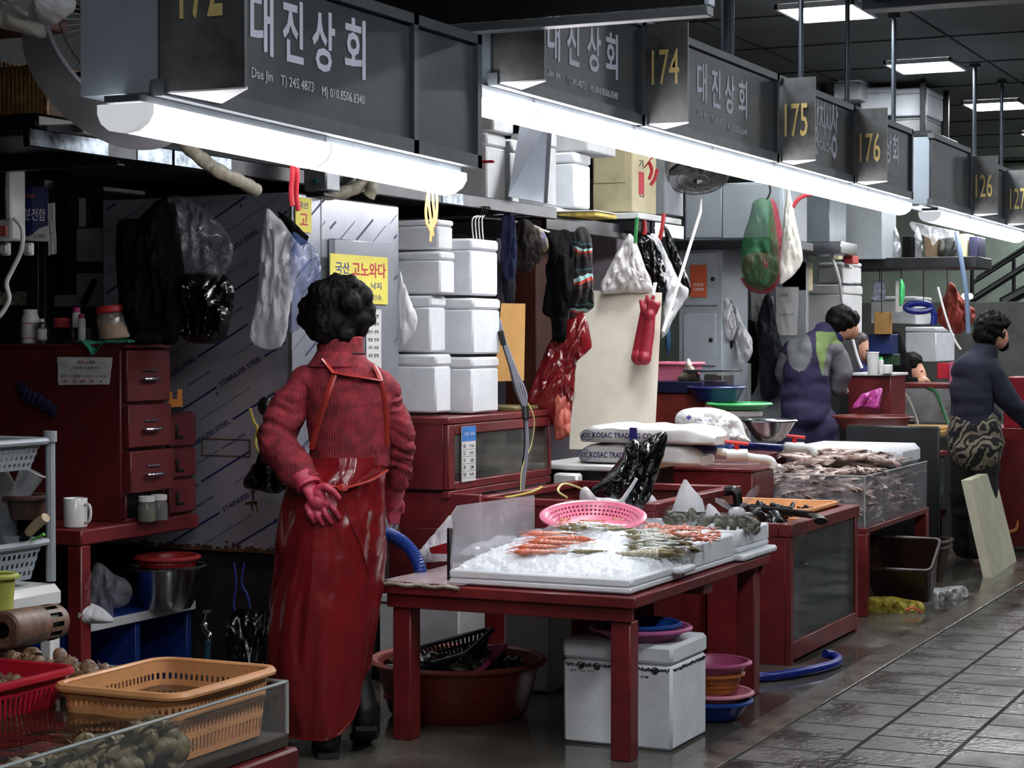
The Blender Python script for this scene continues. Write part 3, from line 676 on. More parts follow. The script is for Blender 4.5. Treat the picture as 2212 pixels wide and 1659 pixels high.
def film_print(o, ux, uz, wd, ht, ang, flip=1):
    """diagonal blue print rows clipped to the panel"""
    ux, uz, o = V(ux), V(uz), V(o); nn = V((-1, 0, 0)) if abs(ux.y) > .5 else V((0, -1, 0))
    d = ux*cos(ang)+uz*sin(ang); nrm = -ux*sin(ang)+uz*cos(ang)
    L_ = wd*1.3+ht*1.0; k = -int((wd*sin(ang)+.2)/.1)
    for i in range(-14, 34):
        off = i*.070; thin = i % 2
        s0 = (i*.37) % .5
        for j in range(-2, 7):
            a = s0+j*.5-.2
            def inside(q):
                r = q-o; return 0.004 < r.dot(ux) < wd-.004 and .012 < r.dot(uz) < ht-.008
            def P(a_, o_): return o+d*a_+nrm*(off+o_)
            if inside(P(a, 0)) and inside(P(a+.21, .02)):
                pr.text('STAINLESS STEEL' if not thin else 'STAINLESS STEEL', P(a, 0)+nn*.0012, d, nrm, .21 if not thin else .12, .019 if not thin else .009, .0004, bold=.01)
            b0, b1 = a+.225, a+.48
            st = [b0+(b1-b0)*q/10 for q in range(11)]
            st = [q for q in st if inside(P(q, -.002)) and inside(P(q, .006))]
            if len(st) > 1:
                hh = .0075 if not thin else .002
                q = [P(st[0], .004), P(st[-1], .004), P(st[-1], .004+hh), P(st[0], .004+hh)]
                pr.prism([p+nn*.0012 for p in q], nn*.0004)
film_print((F0, FB, FZ0), (0, -1, 0), (0, 0, 1), FB-FY, FZ1-FZ0, radians(29))
film_print((F0, FY, FZ0), (1, 0, 0), (0, 0, 1), dx0-F0, FZ1-FZ0, radians(33))
film_print((dx0, FY, 1.45), (1, 0, 0), (0, 0, 1), dx1-dx0, FZ1-1.45, radians(33))
film_print((dx1, FY, FZ0), (1, 0, 0), (0, 0, 1), F1-dx1, FZ1-FZ0, radians(33))
film_print((dx0, FY-.031, .7), (1, 0, 0), (0, 0, 1), dx1-dx0, .42, radians(33))
pr.build('film_print', NAVYP, t, smooth=False)
RUST = mat('rust', (84, 52, 26), .85, var=.5, sc=40)
rb = MB()
for i in range(46):
    y = FY+(FB-FY)*i/46; h_ = .008+.02*R.random()
    rb.box(F0-.0012, F0-.0004, y, y+(FB-FY)/46+.001, FZ0+.001, FZ0+h_, 0)
for i in range(30):
    x = F0+(F1-F0)*i/30; h_ = .01+.025*R.random()
    rb.box(x, x+(F1-F0)/30+.001, FY-.0012, FY-.0004, FZ0+.001, FZ0+h_, 0)
for p in [(490, 1170), (505, 1178), (610, 1105), (595, 1125), (520, 445), (408, 700), (470, 850)]:
    c = onx(*p, F0); rb.ell(c, (.0015, .006*R.uniform(.6, 1.6), .008*R.uniform(.6, 2)), n=8, m=5)
for a, b, c_, d_ in [(436, 948, 541, 952), (436, 985, 541, 988)]:
    p, q = onx(a, b, F0), onx(c_, d_, F0); rb.box(F0-.0015, F0-.0005, q.y, p.y, q.z, q.z+.005, 0)
for a in (437, 540):
    p, q = onx(a, 985, F0), onx(a, 950, F0); rb.box(F0-.0015, F0-.0005, p.y-.003, p.y+.003, p.z, q.z, 0)
rb.build('rust_stain', RUST, t, smooth=False)
# yellow notices
def notice_y(name, label, pl, pr_, pt, pb, y, m, texts, cat='sign', th=.004):
    a, b = ony(pl, pb, y), ony(pr_, pb, y); zt_ = ony(pl, pt, y).z; zb_ = ony(pl, pb, y).z
    s_ = thing(name, label, cat, (a.x, y, zb_))
    MB().box(a.x, b.x, y-th, y-.0005, zb_, zt_, .0005).build('sheet', m, s_)
    W_, Hh = b.x-a.x, zt_-zb_
    for tx_, u, v, wd, h_, mm, bo in texts:
        MB().text(tx_, (a.x+u*W_, y-th-.0003, zb_+v*Hh), (1, 0, 0), (0, 0, 1), wd*W_, h_*Hh, .0006, bold=bo).build('lettering', mm, s_)
    return s_
notice_y('yellow_notice', 'yellow price notice with large red Korean letters on the fridge door', 712, 836, 547, 654, FY-.033, YEL,
    [('국산', .08, .6, .24, .24, INKB, .015), ('고노와다', .36, .55, .60, .32, INKR, .02), ('해삼,', .08, .3, .26, .15, INKB, .01), ('군소, 낙지', .42, .3, .46, .16, INKB, .01), ('제 109-4 고민숙', .3, .08, .58, .12, INKB, .0)])
notice_y('yellow_notice', 'narrow yellow notice near the top corner of the fridge', 637, 671, 425, 500, FY-.003, YEL, [('국산', .18, .68, .62, .2, INKB, .015), ('고', .25, .2, .5, .34, INKR, .02)])
n_ = notice_y('paper_list', 'white printed list taped under the yellow notice on the fridge', 790, 822, 668, 800, FY-.033, PAPER, [(a, .1 if i % 2 else .5, .86-.13*(i//2), .3, .06, INKK, .01) for i, a in enumerate(['방법', '구분', '활어', '금지', '선어', '관리', '조개', '청결', '포장', '기타', '문의', '시장'])], 'paper')
# ---------------------------------------------------------------- foam trays and ice on the display table
def tray(label, x0, x1, y0, y1, z0, h, m=FOAM, wallw=.022):
    t = thing('foam_tray', label, 'tray', ((x0+x1)/2, (y0+y1)/2, z0), 'white foam trays on the display table')
    MB().box(x0, x1, y0, y1, z0, z0+.022, .006).build('bottom', m, t)
    b = MB().box(x0, x0+wallw, y0, y1, z0+.02, z0+h, .007).box(x1-wallw, x1, y0, y1, z0+.02, z0+h, .007).box(x0+wallw, x1-wallw, y0, y0+wallw, z0+.02, z0+h, .007).box(x0+wallw, x1-wallw, y1-wallw, y1, z0+.02, z0+h, .007)
    b.build('tray_wall', m, t); return t
tray('wide shallow foam tray at the front edge of the red table, heaped with ice', 5.925, 6.42, 2.335, 3.0, TZ+.004, .05)
tray('deeper foam tray in the middle of the red table holding grey shrimps', 6.43, 6.985, 2.335, 3.0, TZ+.004, .105)
one(MB().box(6.99, 7.39, 2.295, 2.96, TZ+.004, TZ+.03, .008), 'styrofoam_board', FOAM, 'loose styrofoam board lying under the tray of bagged shellfish', 'board')
one(MB().box(6.30, 6.45, 2.296, 2.334, TZ+.03, TZ+.052, .008), 'styrofoam_strip', FOAM, 'broken strip of styrofoam on the front tray edge', 'strip')
tray('foam tray at the back end of the red table with bagged shellfish', 7.0, 7.375, 2.325, 2.95, TZ+.032, .085)
def icez(x, y):
    e = min((x-5.95)/.16, (6.97-x)/.1, (y-2.36)/.12, (2.99-y)/.12); e = max(0, min(1, e))
    k = .595+.065*e**.6+.02*max(0, min(1, (x-6.35)/.2))
    for cx, cy, r, h in ((6.42, 2.60, .12, .03), (6.15, 2.86, .12, .012), (6.75, 2.9, .12, .02), (6.25, 2.5, .1, -.006), (6.6, 2.45, .1, .012)):
        k += h*math.exp(-((x-cx)**2+(y-cy)**2)/r**2)
    return k
def iced(x, y):
    p = V((x*30, y*30, 2)); return icez(x, y)+.006*noise.noise(p)+.006*noise.noise(p*2.3)+.004*noise.noise(p*4.5)
ice = MB().sheet(lambda u, v: V((5.95+1.03*u, 2.357+.62*v, iced(5.95+1.03*u, 2.357+.62*v))), 190, 120, (0, 0, -.02))
one(ice, 'crushed_ice', ICE, 'crushed white ice heaped over the front and middle foam trays', 'ice', kind='stuff')
ice = MB().sheet(lambda u, v: V((7.025+.325*u, 2.35+.57*v, .622+.006*noise.noise(V((u*9, v*16, 4)))+.005*noise.noise(V((u*22, v*38, 4))))), 60, 90, (0, 0, -.02))
one(ice, 'crushed_ice', ICE, 'crushed ice layer in the back foam tray under the shellfish bags', 'ice', kind='stuff')
# film over the ice near the guard
fm = MB().sheet(lambda u, v: V((5.97+.62*u, 2.62+.36*v, icez(5.97+.62*u, 2.62+.36*v)+.008+.03*max(0, noise.noise(V((u*5, v*4, 8))))+.03*(v**3)+.012*noise.noise(V((u*13, v*11, 8))))), 40, 30)
one(fm, 'plastic_film', CLEAR, 'clear crumpled ice bag film over the ice beside the acrylic guard', 'film')
# acrylic guard
gp = [V((ony(a, b, 3.03).x, 3.03, ony(a, b, 3.03).z)) for a, b in ((1155, 1070), (1155, 1235), (1000, 1252))]
gz = TZ+.004
g0, g1 = ony(976, 1150, 3.03).x, ony(1155, 1100, 3.03).x
pts = [(g1, gz), (g1, ony(1155, 1070, 3.03).z), (g0+.05, ony(992, 1092, 3.03).z)]+[(g0+.03*(1-sin(a)), .72+.06*cos(a)*0+(.06)*sin(a)) for a in (1.2, .8, .3)]+[(g0, .62)]+[(g0+.04*(1-cos(a)), gz+.04*(1-sin(a))) for a in (.2, .6, 1.0, 1.5)]
gu = thing('acrylic_guard', 'cloudy acrylic splash guard standing along the iced trays', 'guard', ((g0+g1)/2, 3.03, gz))
MB().prism([V((a, 3.03, b)) for a, b in pts], (0, .006, 0)).build('sheet', ACRYLC, gu)
MB().box(g0+.0, g0+.02, 3.037, 3.05, gz, .73, .002).build('clamp', BLK, gu)
one(MB().prism([at(928, 1190, 7.05), at(972, 1178, 6.95), at(975, 1197, 6.95), at(932, 1196, 7.05)], (0, 0, .012)), 'red_strap', mat('red_strap', (176, 40, 40), .4), 'small flat red strap end sticking out beside the acrylic guard', 'strap')
# ---------------------------------------------------------------- shrimps
def shrimp(name, L, m_body, m_head, label, cat='shrimp', group=None, curl=.5, parts=True, fat=1.0, legs=True):
    """a prawn lying on its side along +x, head at -x"""
    def path(t): a = curl*(t-.35); return V(((t-.5)*L, L*.22*curl*(t-.35)**2*4-.03*L, 0))
    seg, rad = [], []
    for i in range(29):
        t = .28+.60*i/28; seg.append(path(t)); k = (t-.28)/.60
        rad.append(L*fat*(.078*(1-k*.62))*(1+.07*(1 if (i % 4) < 2 else -1)))
    b = MB().tube(seg, rad, 12, sq=.8)
    h = MB().tube([path(q) for q in (.02, .06, .12, .2, .285)], [L*.006, L*.028*fat, L*.055*fat, L*.078*fat, L*.08*fat], 12, sq=.8)
    h.tube([path(.1)+V((0, L*.03, 0)), path(-.02)+V((0, L*.035, 0))], [L*.012, .0008], 6)
    tl = MB()
    for a in (-.5, -.15, .2, .5):
        p = path(.88); d = V((cos(a), sin(a)+.35*curl, .15*a)); tl.tube([p, p+d*L*.07, p+d*L*.13], [L*.012, L*.024, L*.006], 8, sq=.35)
    ft = MB()
    for i in range(5):
        p = path(.22+.05*i)-V((0, L*.05, 0)); ft.tube([p, p+V((-L*.04, -L*.06, L*.01*(i-2))), p+V((-L*.09, -L*.07, L*.015*(i-2)))], [L*.008, L*.006, .0006], 5)
    for s_ in (-1, 1):
        ft.tube(smoothpath([path(.05), path(-.1)+V((0, L*.05, s_*L*.03)), path(-.05)+V((L*.1, L*.14, s_*L*.05)), path(.2)+V((0, L*.17, s_*L*.05))], 4), L*.005, 5)
    if not parts:
        b.add(h.v, h.f, 1).add(tl.v, tl.f, 1)
        return one(b, name, [m_body, m_head], label, cat, group, base=(0, 0, 0))
    t = thing(name, label, cat, (0, 0, 0), group)
    b.build('abdomen', m_body, t); h.build('head', m_head, t); tl.build('tail_fan', m_head, t); ft.build('feelers', m_head, t); return t
SHO = mat('shrimp_pale_orange', (214, 150, 128), .3, var=.25, sc=45, c2=(196, 96, 72), spec=.7)
SHOH = mat('shrimp_orange', (208, 108, 78), .3, var=.2, sc=40, spec=.7)
SHG = mat('shrimp_grey', (192, 196, 190), .25, var=.3, sc=60, spec=.7)
SHGH = mat('shrimp_dark', (92, 94, 72), .3, var=.5, sc=60, c2=(136, 112, 60), spec=.7)
SHP = mat('shrimp_pink', (222, 170, 154), .3, var=.25, sc=80, c2=(196, 110, 92), spec=.7)
TIG = mat('prawn_banded', (192, 190, 172), .25, var=.4, sc=22, c2=(132, 120, 86), stretch=(2.2, .2, .2), spec=.7)
def put(o, px, py, ang, lab=None, zoff=.012, grp=None, z=None, first=False, sc=1., tilt=0.):
    """lay a copy on the ice at a pixel, turned by ang"""
    p = onz(px, py, (z or .665)+zoff)
    if z is None:
        for i in range(300):
            p = at(px, py, 6.2+i*.005)
            if p.z < icez(p.x, p.y)+zoff: break
    e = (tilt, 0, ang)
    if first: o.location = p; o.rotation_euler = e; o.scale = (sc,)*3; return o
    return dup(o, p, None, lab, grp, rot=e, scale=sc)
a0 = TH-pi/2      # local x pointing to the picture's right
s1 = shrimp('red_shrimp', .19, SHO, SHOH, 'pale orange shrimp lowest on the ice of the front tray', group=None, curl=.15)
put(s1, 1165, 1192, a0, first=True, zoff=.014)
put(s1, 1172, 1181, a0+.1, 'pale orange shrimp just behind the lowest one on the ice', .02)
put(s1, 1195, 1172, a0-.25, 'pale orange shrimp with dark stripe crossing behind the lower pair', .026)
s2 = shrimp('red_shrimp', .17, SHOH, SHOH, 'deep orange shrimp with its tail curled upright on the ice', curl=1.6); put(s2, 1205, 1163, a0+.3, first=True, zoff=.03)
put(s1, 1190, 1153, a0+.04, 'pale orange shrimp highest of the orange ones, below the pink colander', .022)
put(s2, 1232, 1164, a0+2.9, 'deep orange shrimp turned the other way at the end of the orange ones', .024)
G1 = shrimp('grey_shrimp', .13, SHG, SHGH, 'silvery grey shrimp lying below the rim of the pink colander', curl=.3)
put(G1, 1248, 1143, a0-.3, first=True, zoff=.03)
put(G1, 1286, 1141, a0-.35, 'silvery grey shrimp second along below the pink colander rim', .03)
put(G1, 1262, 1136, a0-.2, 'silvery grey shrimp tucked closest to the pink colander', .032)
T1 = shrimp('tiger_prawn', .24, TIG, SHGH, 'large banded prawn lying across the ice in the front tray', curl=.35, fat=1.15); put(T1, 1388, 1196, a0+pi+.03, first=True, zoff=.03)
D1 = shrimp('dark_prawn', .13, SHGH, SHGH, 'dark brown prawn head half sunk in ice beside the big banded prawn', curl=.3); put(D1, 1272, 1191, a0+.12, first=True, zoff=.008)
put(D1, 1440, 1198, a0+pi-.1, 'dark brown prawn with its head at the edge of the grey shrimp pile', .02)
put(D1, 1432, 1185, a0+pi+.15, 'dark olive prawn under the grey shrimp pile', .02)
M1 = shrimp('grey_shrimp', .115, SHG, SHGH, 'grey shrimp in the heap on the middle foam tray', curl=.35, parts=False, group='grey shrimps heaped on the middle foam tray')
k = 0
for i in range(42):
    u = R.random(); v = R.random()
    px, py = 1385+85*u+18*(v-.5), 1146+46*v
    o = put(M1, px, py, a0+R.uniform(-.35, .35)+(pi if R.random() < .4 else 0), None, .022+.032*sin(pi*u)*sin(pi*v)+.006*R.random(), tilt=R.uniform(-.5, .5), first=(k == 0), sc=R.uniform(1.1, 1.35)); k += 1
P1 = shrimp('pink_shrimp', .07, SHP, SHOH, 'small pink shrimp in the heap at the end of the middle foam tray', curl=.8, parts=False, group='small pink shrimps heaped on the middle foam tray', fat=1.15)
k = 0
for i in range(64):
    u = R.random(); v = R.random(); px = 1398+150*u; py = 1131+12*u+30*v*(.6+.4*u)
    put(P1, px, py, R.uniform(0, 6.3), None, .012+.026*sin(pi*min(1, u*1.1))*sin(pi*v)+.008*R.random(), z=.672, tilt=R.uniform(-.9, .9), first=(k == 0)); k += 1
# pink colander with shrimps
pc = onz(1281, 1142, .672); Mx = Matrix.Rotation(radians(11), 3, RT)
bowl('pink_colander', 'round pink colander set on the ice, holding a few grey shrimps', 'colander', pc, .185, .052, PINK, .12, True, rimw=.016, M=Mx)
for i, (px, py, a, lb) in enumerate([(1245, 1136, .1, 'dark green prawn at the near edge inside the pink colander'), (1300, 1134, -.25, 'dark green prawn lying across the middle of the pink colander'), (1330, 1139, -.15, 'dark headed prawn at the far edge inside the pink colander'), (1268, 1140, -.1, 'grey prawn in front of the others inside the pink colander')]):
    o = dup([D1, G1][i == 3], onz(px, py+3, .705), None, lb, rot=(.15, 0, a0+a), scale=1.15)
for i in range(16):
    dup(P1, onz(R.uniform(1215, 1345), R.uniform(1120, 1134), .71+.005*R.random()), None, 'tiny pale pink shrimp scrap inside the pink colander', 'pale shrimp scraps in the pink colander', rot=(R.random(), 0, R.random()*6), scale=.7)
# ---------------------------------------------------------------- bagged shellfish
CLM = mat('clam_grey', (96, 94, 76), .45, var=.5, sc=30, c2=(40, 40, 32), spec=.4)
CLM2 = mat('clam_pale', (156, 148, 124), .4, var=.4, sc=22, c2=(92, 88, 70))
def clam(name, r, m, label, cat, group=None):
    b = MB(); n = 16
    for s_ in (1, -1):
        rg = []
        for i in range(7):
            t = i/6
            rg.append([V((r*(sin(t*pi/2))*cos(2*pi*j/n)*1.0, r*.8*sin(t*pi/2)*sin(2*pi*j/n)+r*.12*(1-t), s_*r*.42*cos(t*pi/2)*(1+.05*sin(i*9)))) for j in range(n)])
        b.rings(rg if s_ > 0 else rg[::-1], False, False)
    return one(b, name, m, label, cat, group, base=(0, 0, 0))
cl0 = clam('clam', .021, CLM, 'grey clam inside the shellfish bags on the back foam tray', 'clam', 'grey clams in the bags on the back foam tray')
first = [True]
def heap(proto, c, rx, ry, h, n, sc=1., group=None, label=None, seed=0):
    rr = random.Random(seed)
    for i in range(n):
        a = rr.uniform(0, 6.28); q = sqrt(rr.random()); t = max(0, 1-q*q)
        lift = sqrt(t)*h*rr.uniform(.55, 1.0) if i > n*.3 else sqrt(t)*h
        p = V(c)+V((rx*q*cos(a), ry*q*sin(a), lift+.006))
        e = (rr.uniform(-1, 1), rr.uniform(-1, 1), rr.uniform(0, 6.3))
        if proto.get('_used') is None: proto['_used'] = 1; proto.location = p; proto.rotation_euler = e
        else: dup(proto, p, None, label, group, rot=e, scale=sc*rr.uniform(.85, 1.15))
bags = [(onz(1487, 1140, .63), .078, .10, .075, 'clear bag of grey clams with a tall gathered peak'), (onz(1592, 1155, .635), .075, .085, .065, 'clear bag of grey clams tied with two rabbit ear ends'), (onz(1540, 1148, .632), .05, .06, .055, 'small clear bag of grey clams squeezed between the two larger bags'), (onz(1408, 1118, .64), .055, .075, .05, 'clear bag of greenish shellfish behind the pink colander')]
for i, (c, rx, ry, h, lb) in enumerate(bags):
    heap(cl0, c, rx, ry, h, [44, 44, 20, 22][i], group=None, seed=i+3)
    t = thing('shellfish_bag', lb, 'bag', c)
    f = MB(); rg = []
    for k in range(9):
        a = pi/2*k/8; rg.append([c+V(((rx+.012)*cos(a)**.5*cos(2*pi*j/28)*(1+.06*noise.noise(V((j*.9, k*.7, i)))), (ry+.012)*cos(a)**.5*sin(2*pi*j/28)*(1+.06*noise.noise(V((j*.9, k*.7, i+5)))), (h+.02)*sin(a)+.002)) for j in range(28)])
    f.rings(rg, False, False); f.build('bag_film', BAGF, t)
    top = c+V((0, 0, h+.012)); kf = mat('knot_film', (228, 230, 234), .3, alpha=.62, var=.08, bump=.6, bsc=30)
    if i == 0: MB().tube([top+V((0, 0, -.02)), top+V((.0, 0, .02)), top+V((.0, .012, .07)), top+V((0, .014, .105))], [.07, .06, .028, .006], 12, sq=.6).build('bag_neck', kf, t)
    elif i == 1:
        MB().ell(top+V((0, 0, .008)), (.03, .034, .022)).build('knot', kf, t)
        e1, e2 = at(1547, 1076, 7.3), at(1637, 1050, 7.28)
        for e_ in (e1, e2): MB().tube([top+V((0, 0, .01)), top.lerp(e_, .45), top.lerp(e_, .8), e_], [.006, .016, .022, .005], 10, sq=.35).build('bag_ear', CLEAR, t)
    else: MB().tube([top+V((0, 0, -.012)), top+V((0, .01, .02)), top+V((0, .018, .04))], [.035, .02, .006], 10, sq=.6).build('bag_neck', kf, t)
del cl0['_used']
wb = thing('plastic_bag', 'small white plastic bag with a twisted tail in front of the black bag', 'bag', at(1310, 1085, 7.6))
puff([(1252, 1088), (1255, 1058), (1268, 1052), (1285, 1072), (1320, 1076), (1350, 1085), (1345, 1098), (1300, 1100), (1260, 1098)], 7.6, .05, .5).build('bag_body', BAGW, wb)
MB().tube([at(1325, 1095, 7.58), at(1345, 1080, 7.57), at(1362, 1055, 7.56), at(1375, 1034, 7.55)], [.02, .014, .012, .01], 10, sq=.6).build('bag_tail', BAGW, wb)
one(puff([(1438, 933), (1415, 938), (1385, 955), (1368, 948), (1352, 962), (1340, 990), (1315, 1020), (1290, 1045), (1275, 1062), (1292, 1078), (1330, 1082), (1352, 1098), (1378, 1103), (1402, 1080), (1420, 1030), (1434, 985), (1441, 950)], 7.75, .075, .9, seed=4), 'black_bag', BAGK, 'black plastic carrier bag slumped at the back of the red table', 'bag')
one(puff([(975, 1112), (976, 1165), (974, 1207), (935, 1214), (888, 1217), (905, 1190), (935, 1155)], 7.1, .02, .8, seed=6), 'white_sheet', BAGW, 'white crumpled sheet hanging down beside the acrylic guard', 'sheet')
hs = thing('ribbed_hose', 'ribbed blue hose curving down under the red boards', 'hose', at(870, 1190, 7.0))
hp = smoothpath([at(832, 1152, 7.05), at(858, 1163, 7.02), at(885, 1186, 7.0), at(905, 1222, 6.98), at(912, 1275, 6.98)], 16)
MB().tube(hp, [.022+.003*(i % 2) for i in range(len(hp))], 12).build('hose_body', mat('blue_ribbed', (22, 58, 140), .35), hs)
# ---------------------------------------------------------------- under the table
tc_ = onz(992, 1556, 0)+V((.11, .06, 0))
tb = thing('brown_tub', 'large round brown tub of shells under the red display table', 'tub', tc_)
b = MB().lathe([(.001, .0), (.235, 0), (.255, .02), (.30, .185), (.315, .19), (.325, .2), (.318, .208), (.296, .2), (.25, .03), (.001, .028)], tc_, 56)
b.build('tub_wall', BROWNT, tb)
MB().lathe([(.30, .19), (.322, .193), (.33, .203), (.318, .212), (.298, .205), (.3, .19)], tc_, 56).build('rim', mat('tub_rim', (130, 66, 54), .4, var=.1), tb)
one(MB().lathe([(.001, .17), (.22, .165), (.285, .155)], tc_, 40), 'dark_water', WATER, 'dark water filling the brown tub', 'water', kind='stuff')
WHK = mat('whelk', (158, 120, 88), .5, var=.5, sc=26, c2=(64, 46, 34), bump=.4, bsc=40)
def whelk(name, L, m, label, cat, group):
    """a spiral shell: body whorl, stepped spire, open lip"""
    b = MB(); pts, rad = [], []
    for i in range(60):
        t = i/59; a = t*5.2*2*pi*.6; q = (1-t)**1.15
        pts.append(V((.24*L*q*cos(a), .24*L*q*sin(a), L*(.28+.66*t*(.5+.5*t)))) if t < .999 else V((0, 0, L)))
        rad.append(L*(.30*q+.012))
    b.tube(pts, rad, 12)
    b.tube([V((.2*L, 0, .36*L)), V((.12*L, .05*L, .12*L)), V((.04*L, .04*L, -.02*L))], [.2*L, .13*L, .03*L], 10)
    return one(b, name, m, label, cat, group, base=(0, 0, .3*L))
ml = clam('mussel', .03, mat('mussel', (74, 62, 52), .4, var=.6, sc=25, c2=(30, 28, 28)), 'dark shell in the round brown tub', 'shell', 'dark shells in the brown tub'); ml.scale = (1, 1, 1)
rr = random.Random(5)
for i in range(72):
    a = rr.uniform(0, 6.3); q = .27*sqrt(rr.random()); p = tc_+V((q*cos(a), q*sin(a), .165+.05*(1-(q/.28)**2)*rr.random()+(.03 if cos(a-3.9) > .5 else 0)))
    e = (rr.uniform(-1.2, 1.2), rr.uniform(-1, 1), rr.uniform(0, 6.3))
    if i == 0: ml.location = p; ml.rotation_euler = e
    else: dup(ml, p, None, None, rot=e, scale=(1.3, .75, .8))
Mt = Matrix.Translation(at(962, 1447, 7.17)) @ (axes(V((-.25, .32, 1))).to_4x4())
crate('green_basket', 'dark green basket tipped inside the brown tub', 'basket', 0, 0, .0, .26, .36, .075, mat('dark_green', (16, 44, 42), .4), M=Mt, n=120, rows=(2, 3, 5, 6))
Mt = Matrix.Translation(at(968, 1463, 7.15)) @ (axes(V((-.25, .32, 1))).to_4x4())
crate('pink_basket', 'pink basket rim showing under the tipped dark green basket', 'basket', 0, 0, .0, .28, .40, .03, mat('magenta', (190, 74, 122), .35), M=Mt, n=120, rows=(3,))
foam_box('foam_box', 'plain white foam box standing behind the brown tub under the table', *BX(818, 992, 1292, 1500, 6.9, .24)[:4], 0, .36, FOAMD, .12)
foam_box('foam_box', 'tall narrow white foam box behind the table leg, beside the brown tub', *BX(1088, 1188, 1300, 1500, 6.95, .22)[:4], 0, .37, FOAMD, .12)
fb = thing('foam_box', 'white foam box with black printed border under the corner of the red table', 'box', (6.3, 2.46, 0))
fz = .355; fx0, fx1, fy0, fy1 = 6.13, 6.475, 2.268, 2.665
MB().box(fx0, fx1, fy0, fy1, 0.001, fz-.068, .01).build('box_body', FOAM, fb); MB().box(fx0-.003, fx1+.003, fy0-.003, fy1+.003, fz-.066, fz, .012).build('lid', FOAM, fb)
pm = MB(); rr = random.Random(2)
for i in range(64):
    y = fy0+.012+(fy1-fy0-.024)*i/63; pm.box(fx0-.0009, fx0, y-.0026, y+.002, fz-.088+rr.uniform(-.004, .003), fz-.080+rr.uniform(-.003, .004), 0)
for i in range(50):
    x = fx0+.012+(fx1-fx0-.024)*i/49; pm.box(x-.0026, x+.002, fy0-.0009, fy0, fz-.088+rr.uniform(-.004, .003), fz-.080+rr.uniform(-.003, .004), 0)
for y in (2.33, 2.60, 2.66-.06*2):
    pm.lathe([(.009, 0), (.013, 0)], (fx0-.001, y, fz-.087), 18, axes((-1, 0, 0))); pm.lathe([(.001, 0), (.007, 0)], (fx0-.001, y-.001, fz-.089), 12, axes((-1, 0, 0)))
pm.text('정부 지원 포장', (fx0-.001, 2.64, fz-.108), (0, -1, 0), (0, 0, 1), .09, .007, .0006).text('수산물', (fx0-.001, 2.40, fz-.112), (0, -1, 0), (0, 0, 1), .05, .007, .0006)
pm.build('print', INKK, fb, smooth=False)
c = onz(1385, 1378, fz+.002)
bowl('pink_colander', 'wide pink colander resting on the printed foam box', 'colander', c, .165, .04, mat('violet_pink', (176, 92, 140), .35), .11, True)
bowl('blue_tray', 'round blue bowl nested in the pink colander under the table', 'bowl', c+V((0, 0, .012)), .13, .04, BLUE, .09)
c = onz(1540, 1552, .0)
bowl('blue_bowl', 'blue bowl at the bottom of the stack beside the printed foam box', 'bowl', c+V((0, 0, .001)), .135, .07, BLUE, .08)
bowl('pink_bowl', 'pale pink bowl sitting in the blue bowl beside the printed foam box', 'bowl', c+V((0, 0, .04)), .138, .06, mat('dusty_pink', (206, 128, 146), .4), .07)
bowl('orange_colander', 'orange colander in the middle of the bowl stack under the table', 'colander', c+V((0, 0, .10)), .105, .07, mat('dull_orange', (190, 112, 58), .4), .08, True)
bowl('magenta_bowl', 'magenta bowl on top of the bowl stack under the table', 'bowl', c+V((0, 0, .145)), .13, .065, mat('magenta2', (168, 78, 118), .35), .075)
hp = smoothpath([onz(1600, 1462, .02), onz(1660, 1462, .02), onz(1730, 1452, .02), onz(1795, 1437, .02), onz(1812, 1425, .02), onz(1800, 1416, .02), onz(1782, 1412, .03)], 8)
one(MB().tube(hp, .02, 10), 'blue_hose', BLUEH, 'blue hose curling on the wet floor beside the tall red tank', 'hose')
# ---------------------------------------------------------------- orange crate in the tall tank
crate('orange_crate', 'orange slatted crate of dark mussels set in the tall red tank', 'crate', 8.76, 2.87, .50, .50, .74, .115, ORANGE, n=140, rows=(4, 5), rim=.012)
crate('orange_crate', 'second orange crate sunk into the near part of the tall red tank', 'crate', 8.22, 2.6, .46, .44, .29, .12, mat('crate_amber', (204, 128, 60), .4), n=140, rows=(4, 5), rim=.012)
ms = clam('mussel', .028, mat('black_mussel', (40, 44, 48), .3, var=.6, sc=25, c2=(14, 16, 20), spec=.6), 'black mussel heaped in the orange crates of the tall tank', 'mussel', 'black mussels in the orange crates')
rr = random.Random(9); 
for i in range(110):
    if i < 60: p = V((8.76+rr.uniform(-.2, .2), 2.87+rr.uniform(-.3, .3), .54+.065*rr.random()))
    else: p = V((8.22+rr.uniform(-.17, .17), 2.6+rr.uniform(-.1, .1), .55+.085*rr.random()))
    e = (rr.uniform(-1.2, 1.2), rr.uniform(-1, 1), rr.uniform(0, 6.3))
    if i == 0: ms.location = p; ms.rotation_euler = e
    else: dup(ms, p, None, None, rot=e, scale=(1.25, .8, .9))
rd = thing('net_handle', 'black rod with flared grip lying across the orange crate', 'rod', at(1700, 1110, 8.0))
q = [at(1545, 1092, 8.8), at(1680, 1103, 8.52), at(1752, 1112, 8.3)]
MB().tube(q, [.014, .015, .016], 10).build('shaft', BLK, rd); MB().tube([q[-1], at(1765, 1115, 8.22), at(1773, 1126, 8.15)], [.018, .024, .03], 12, sq=.5).build('grip', BLK, rd)
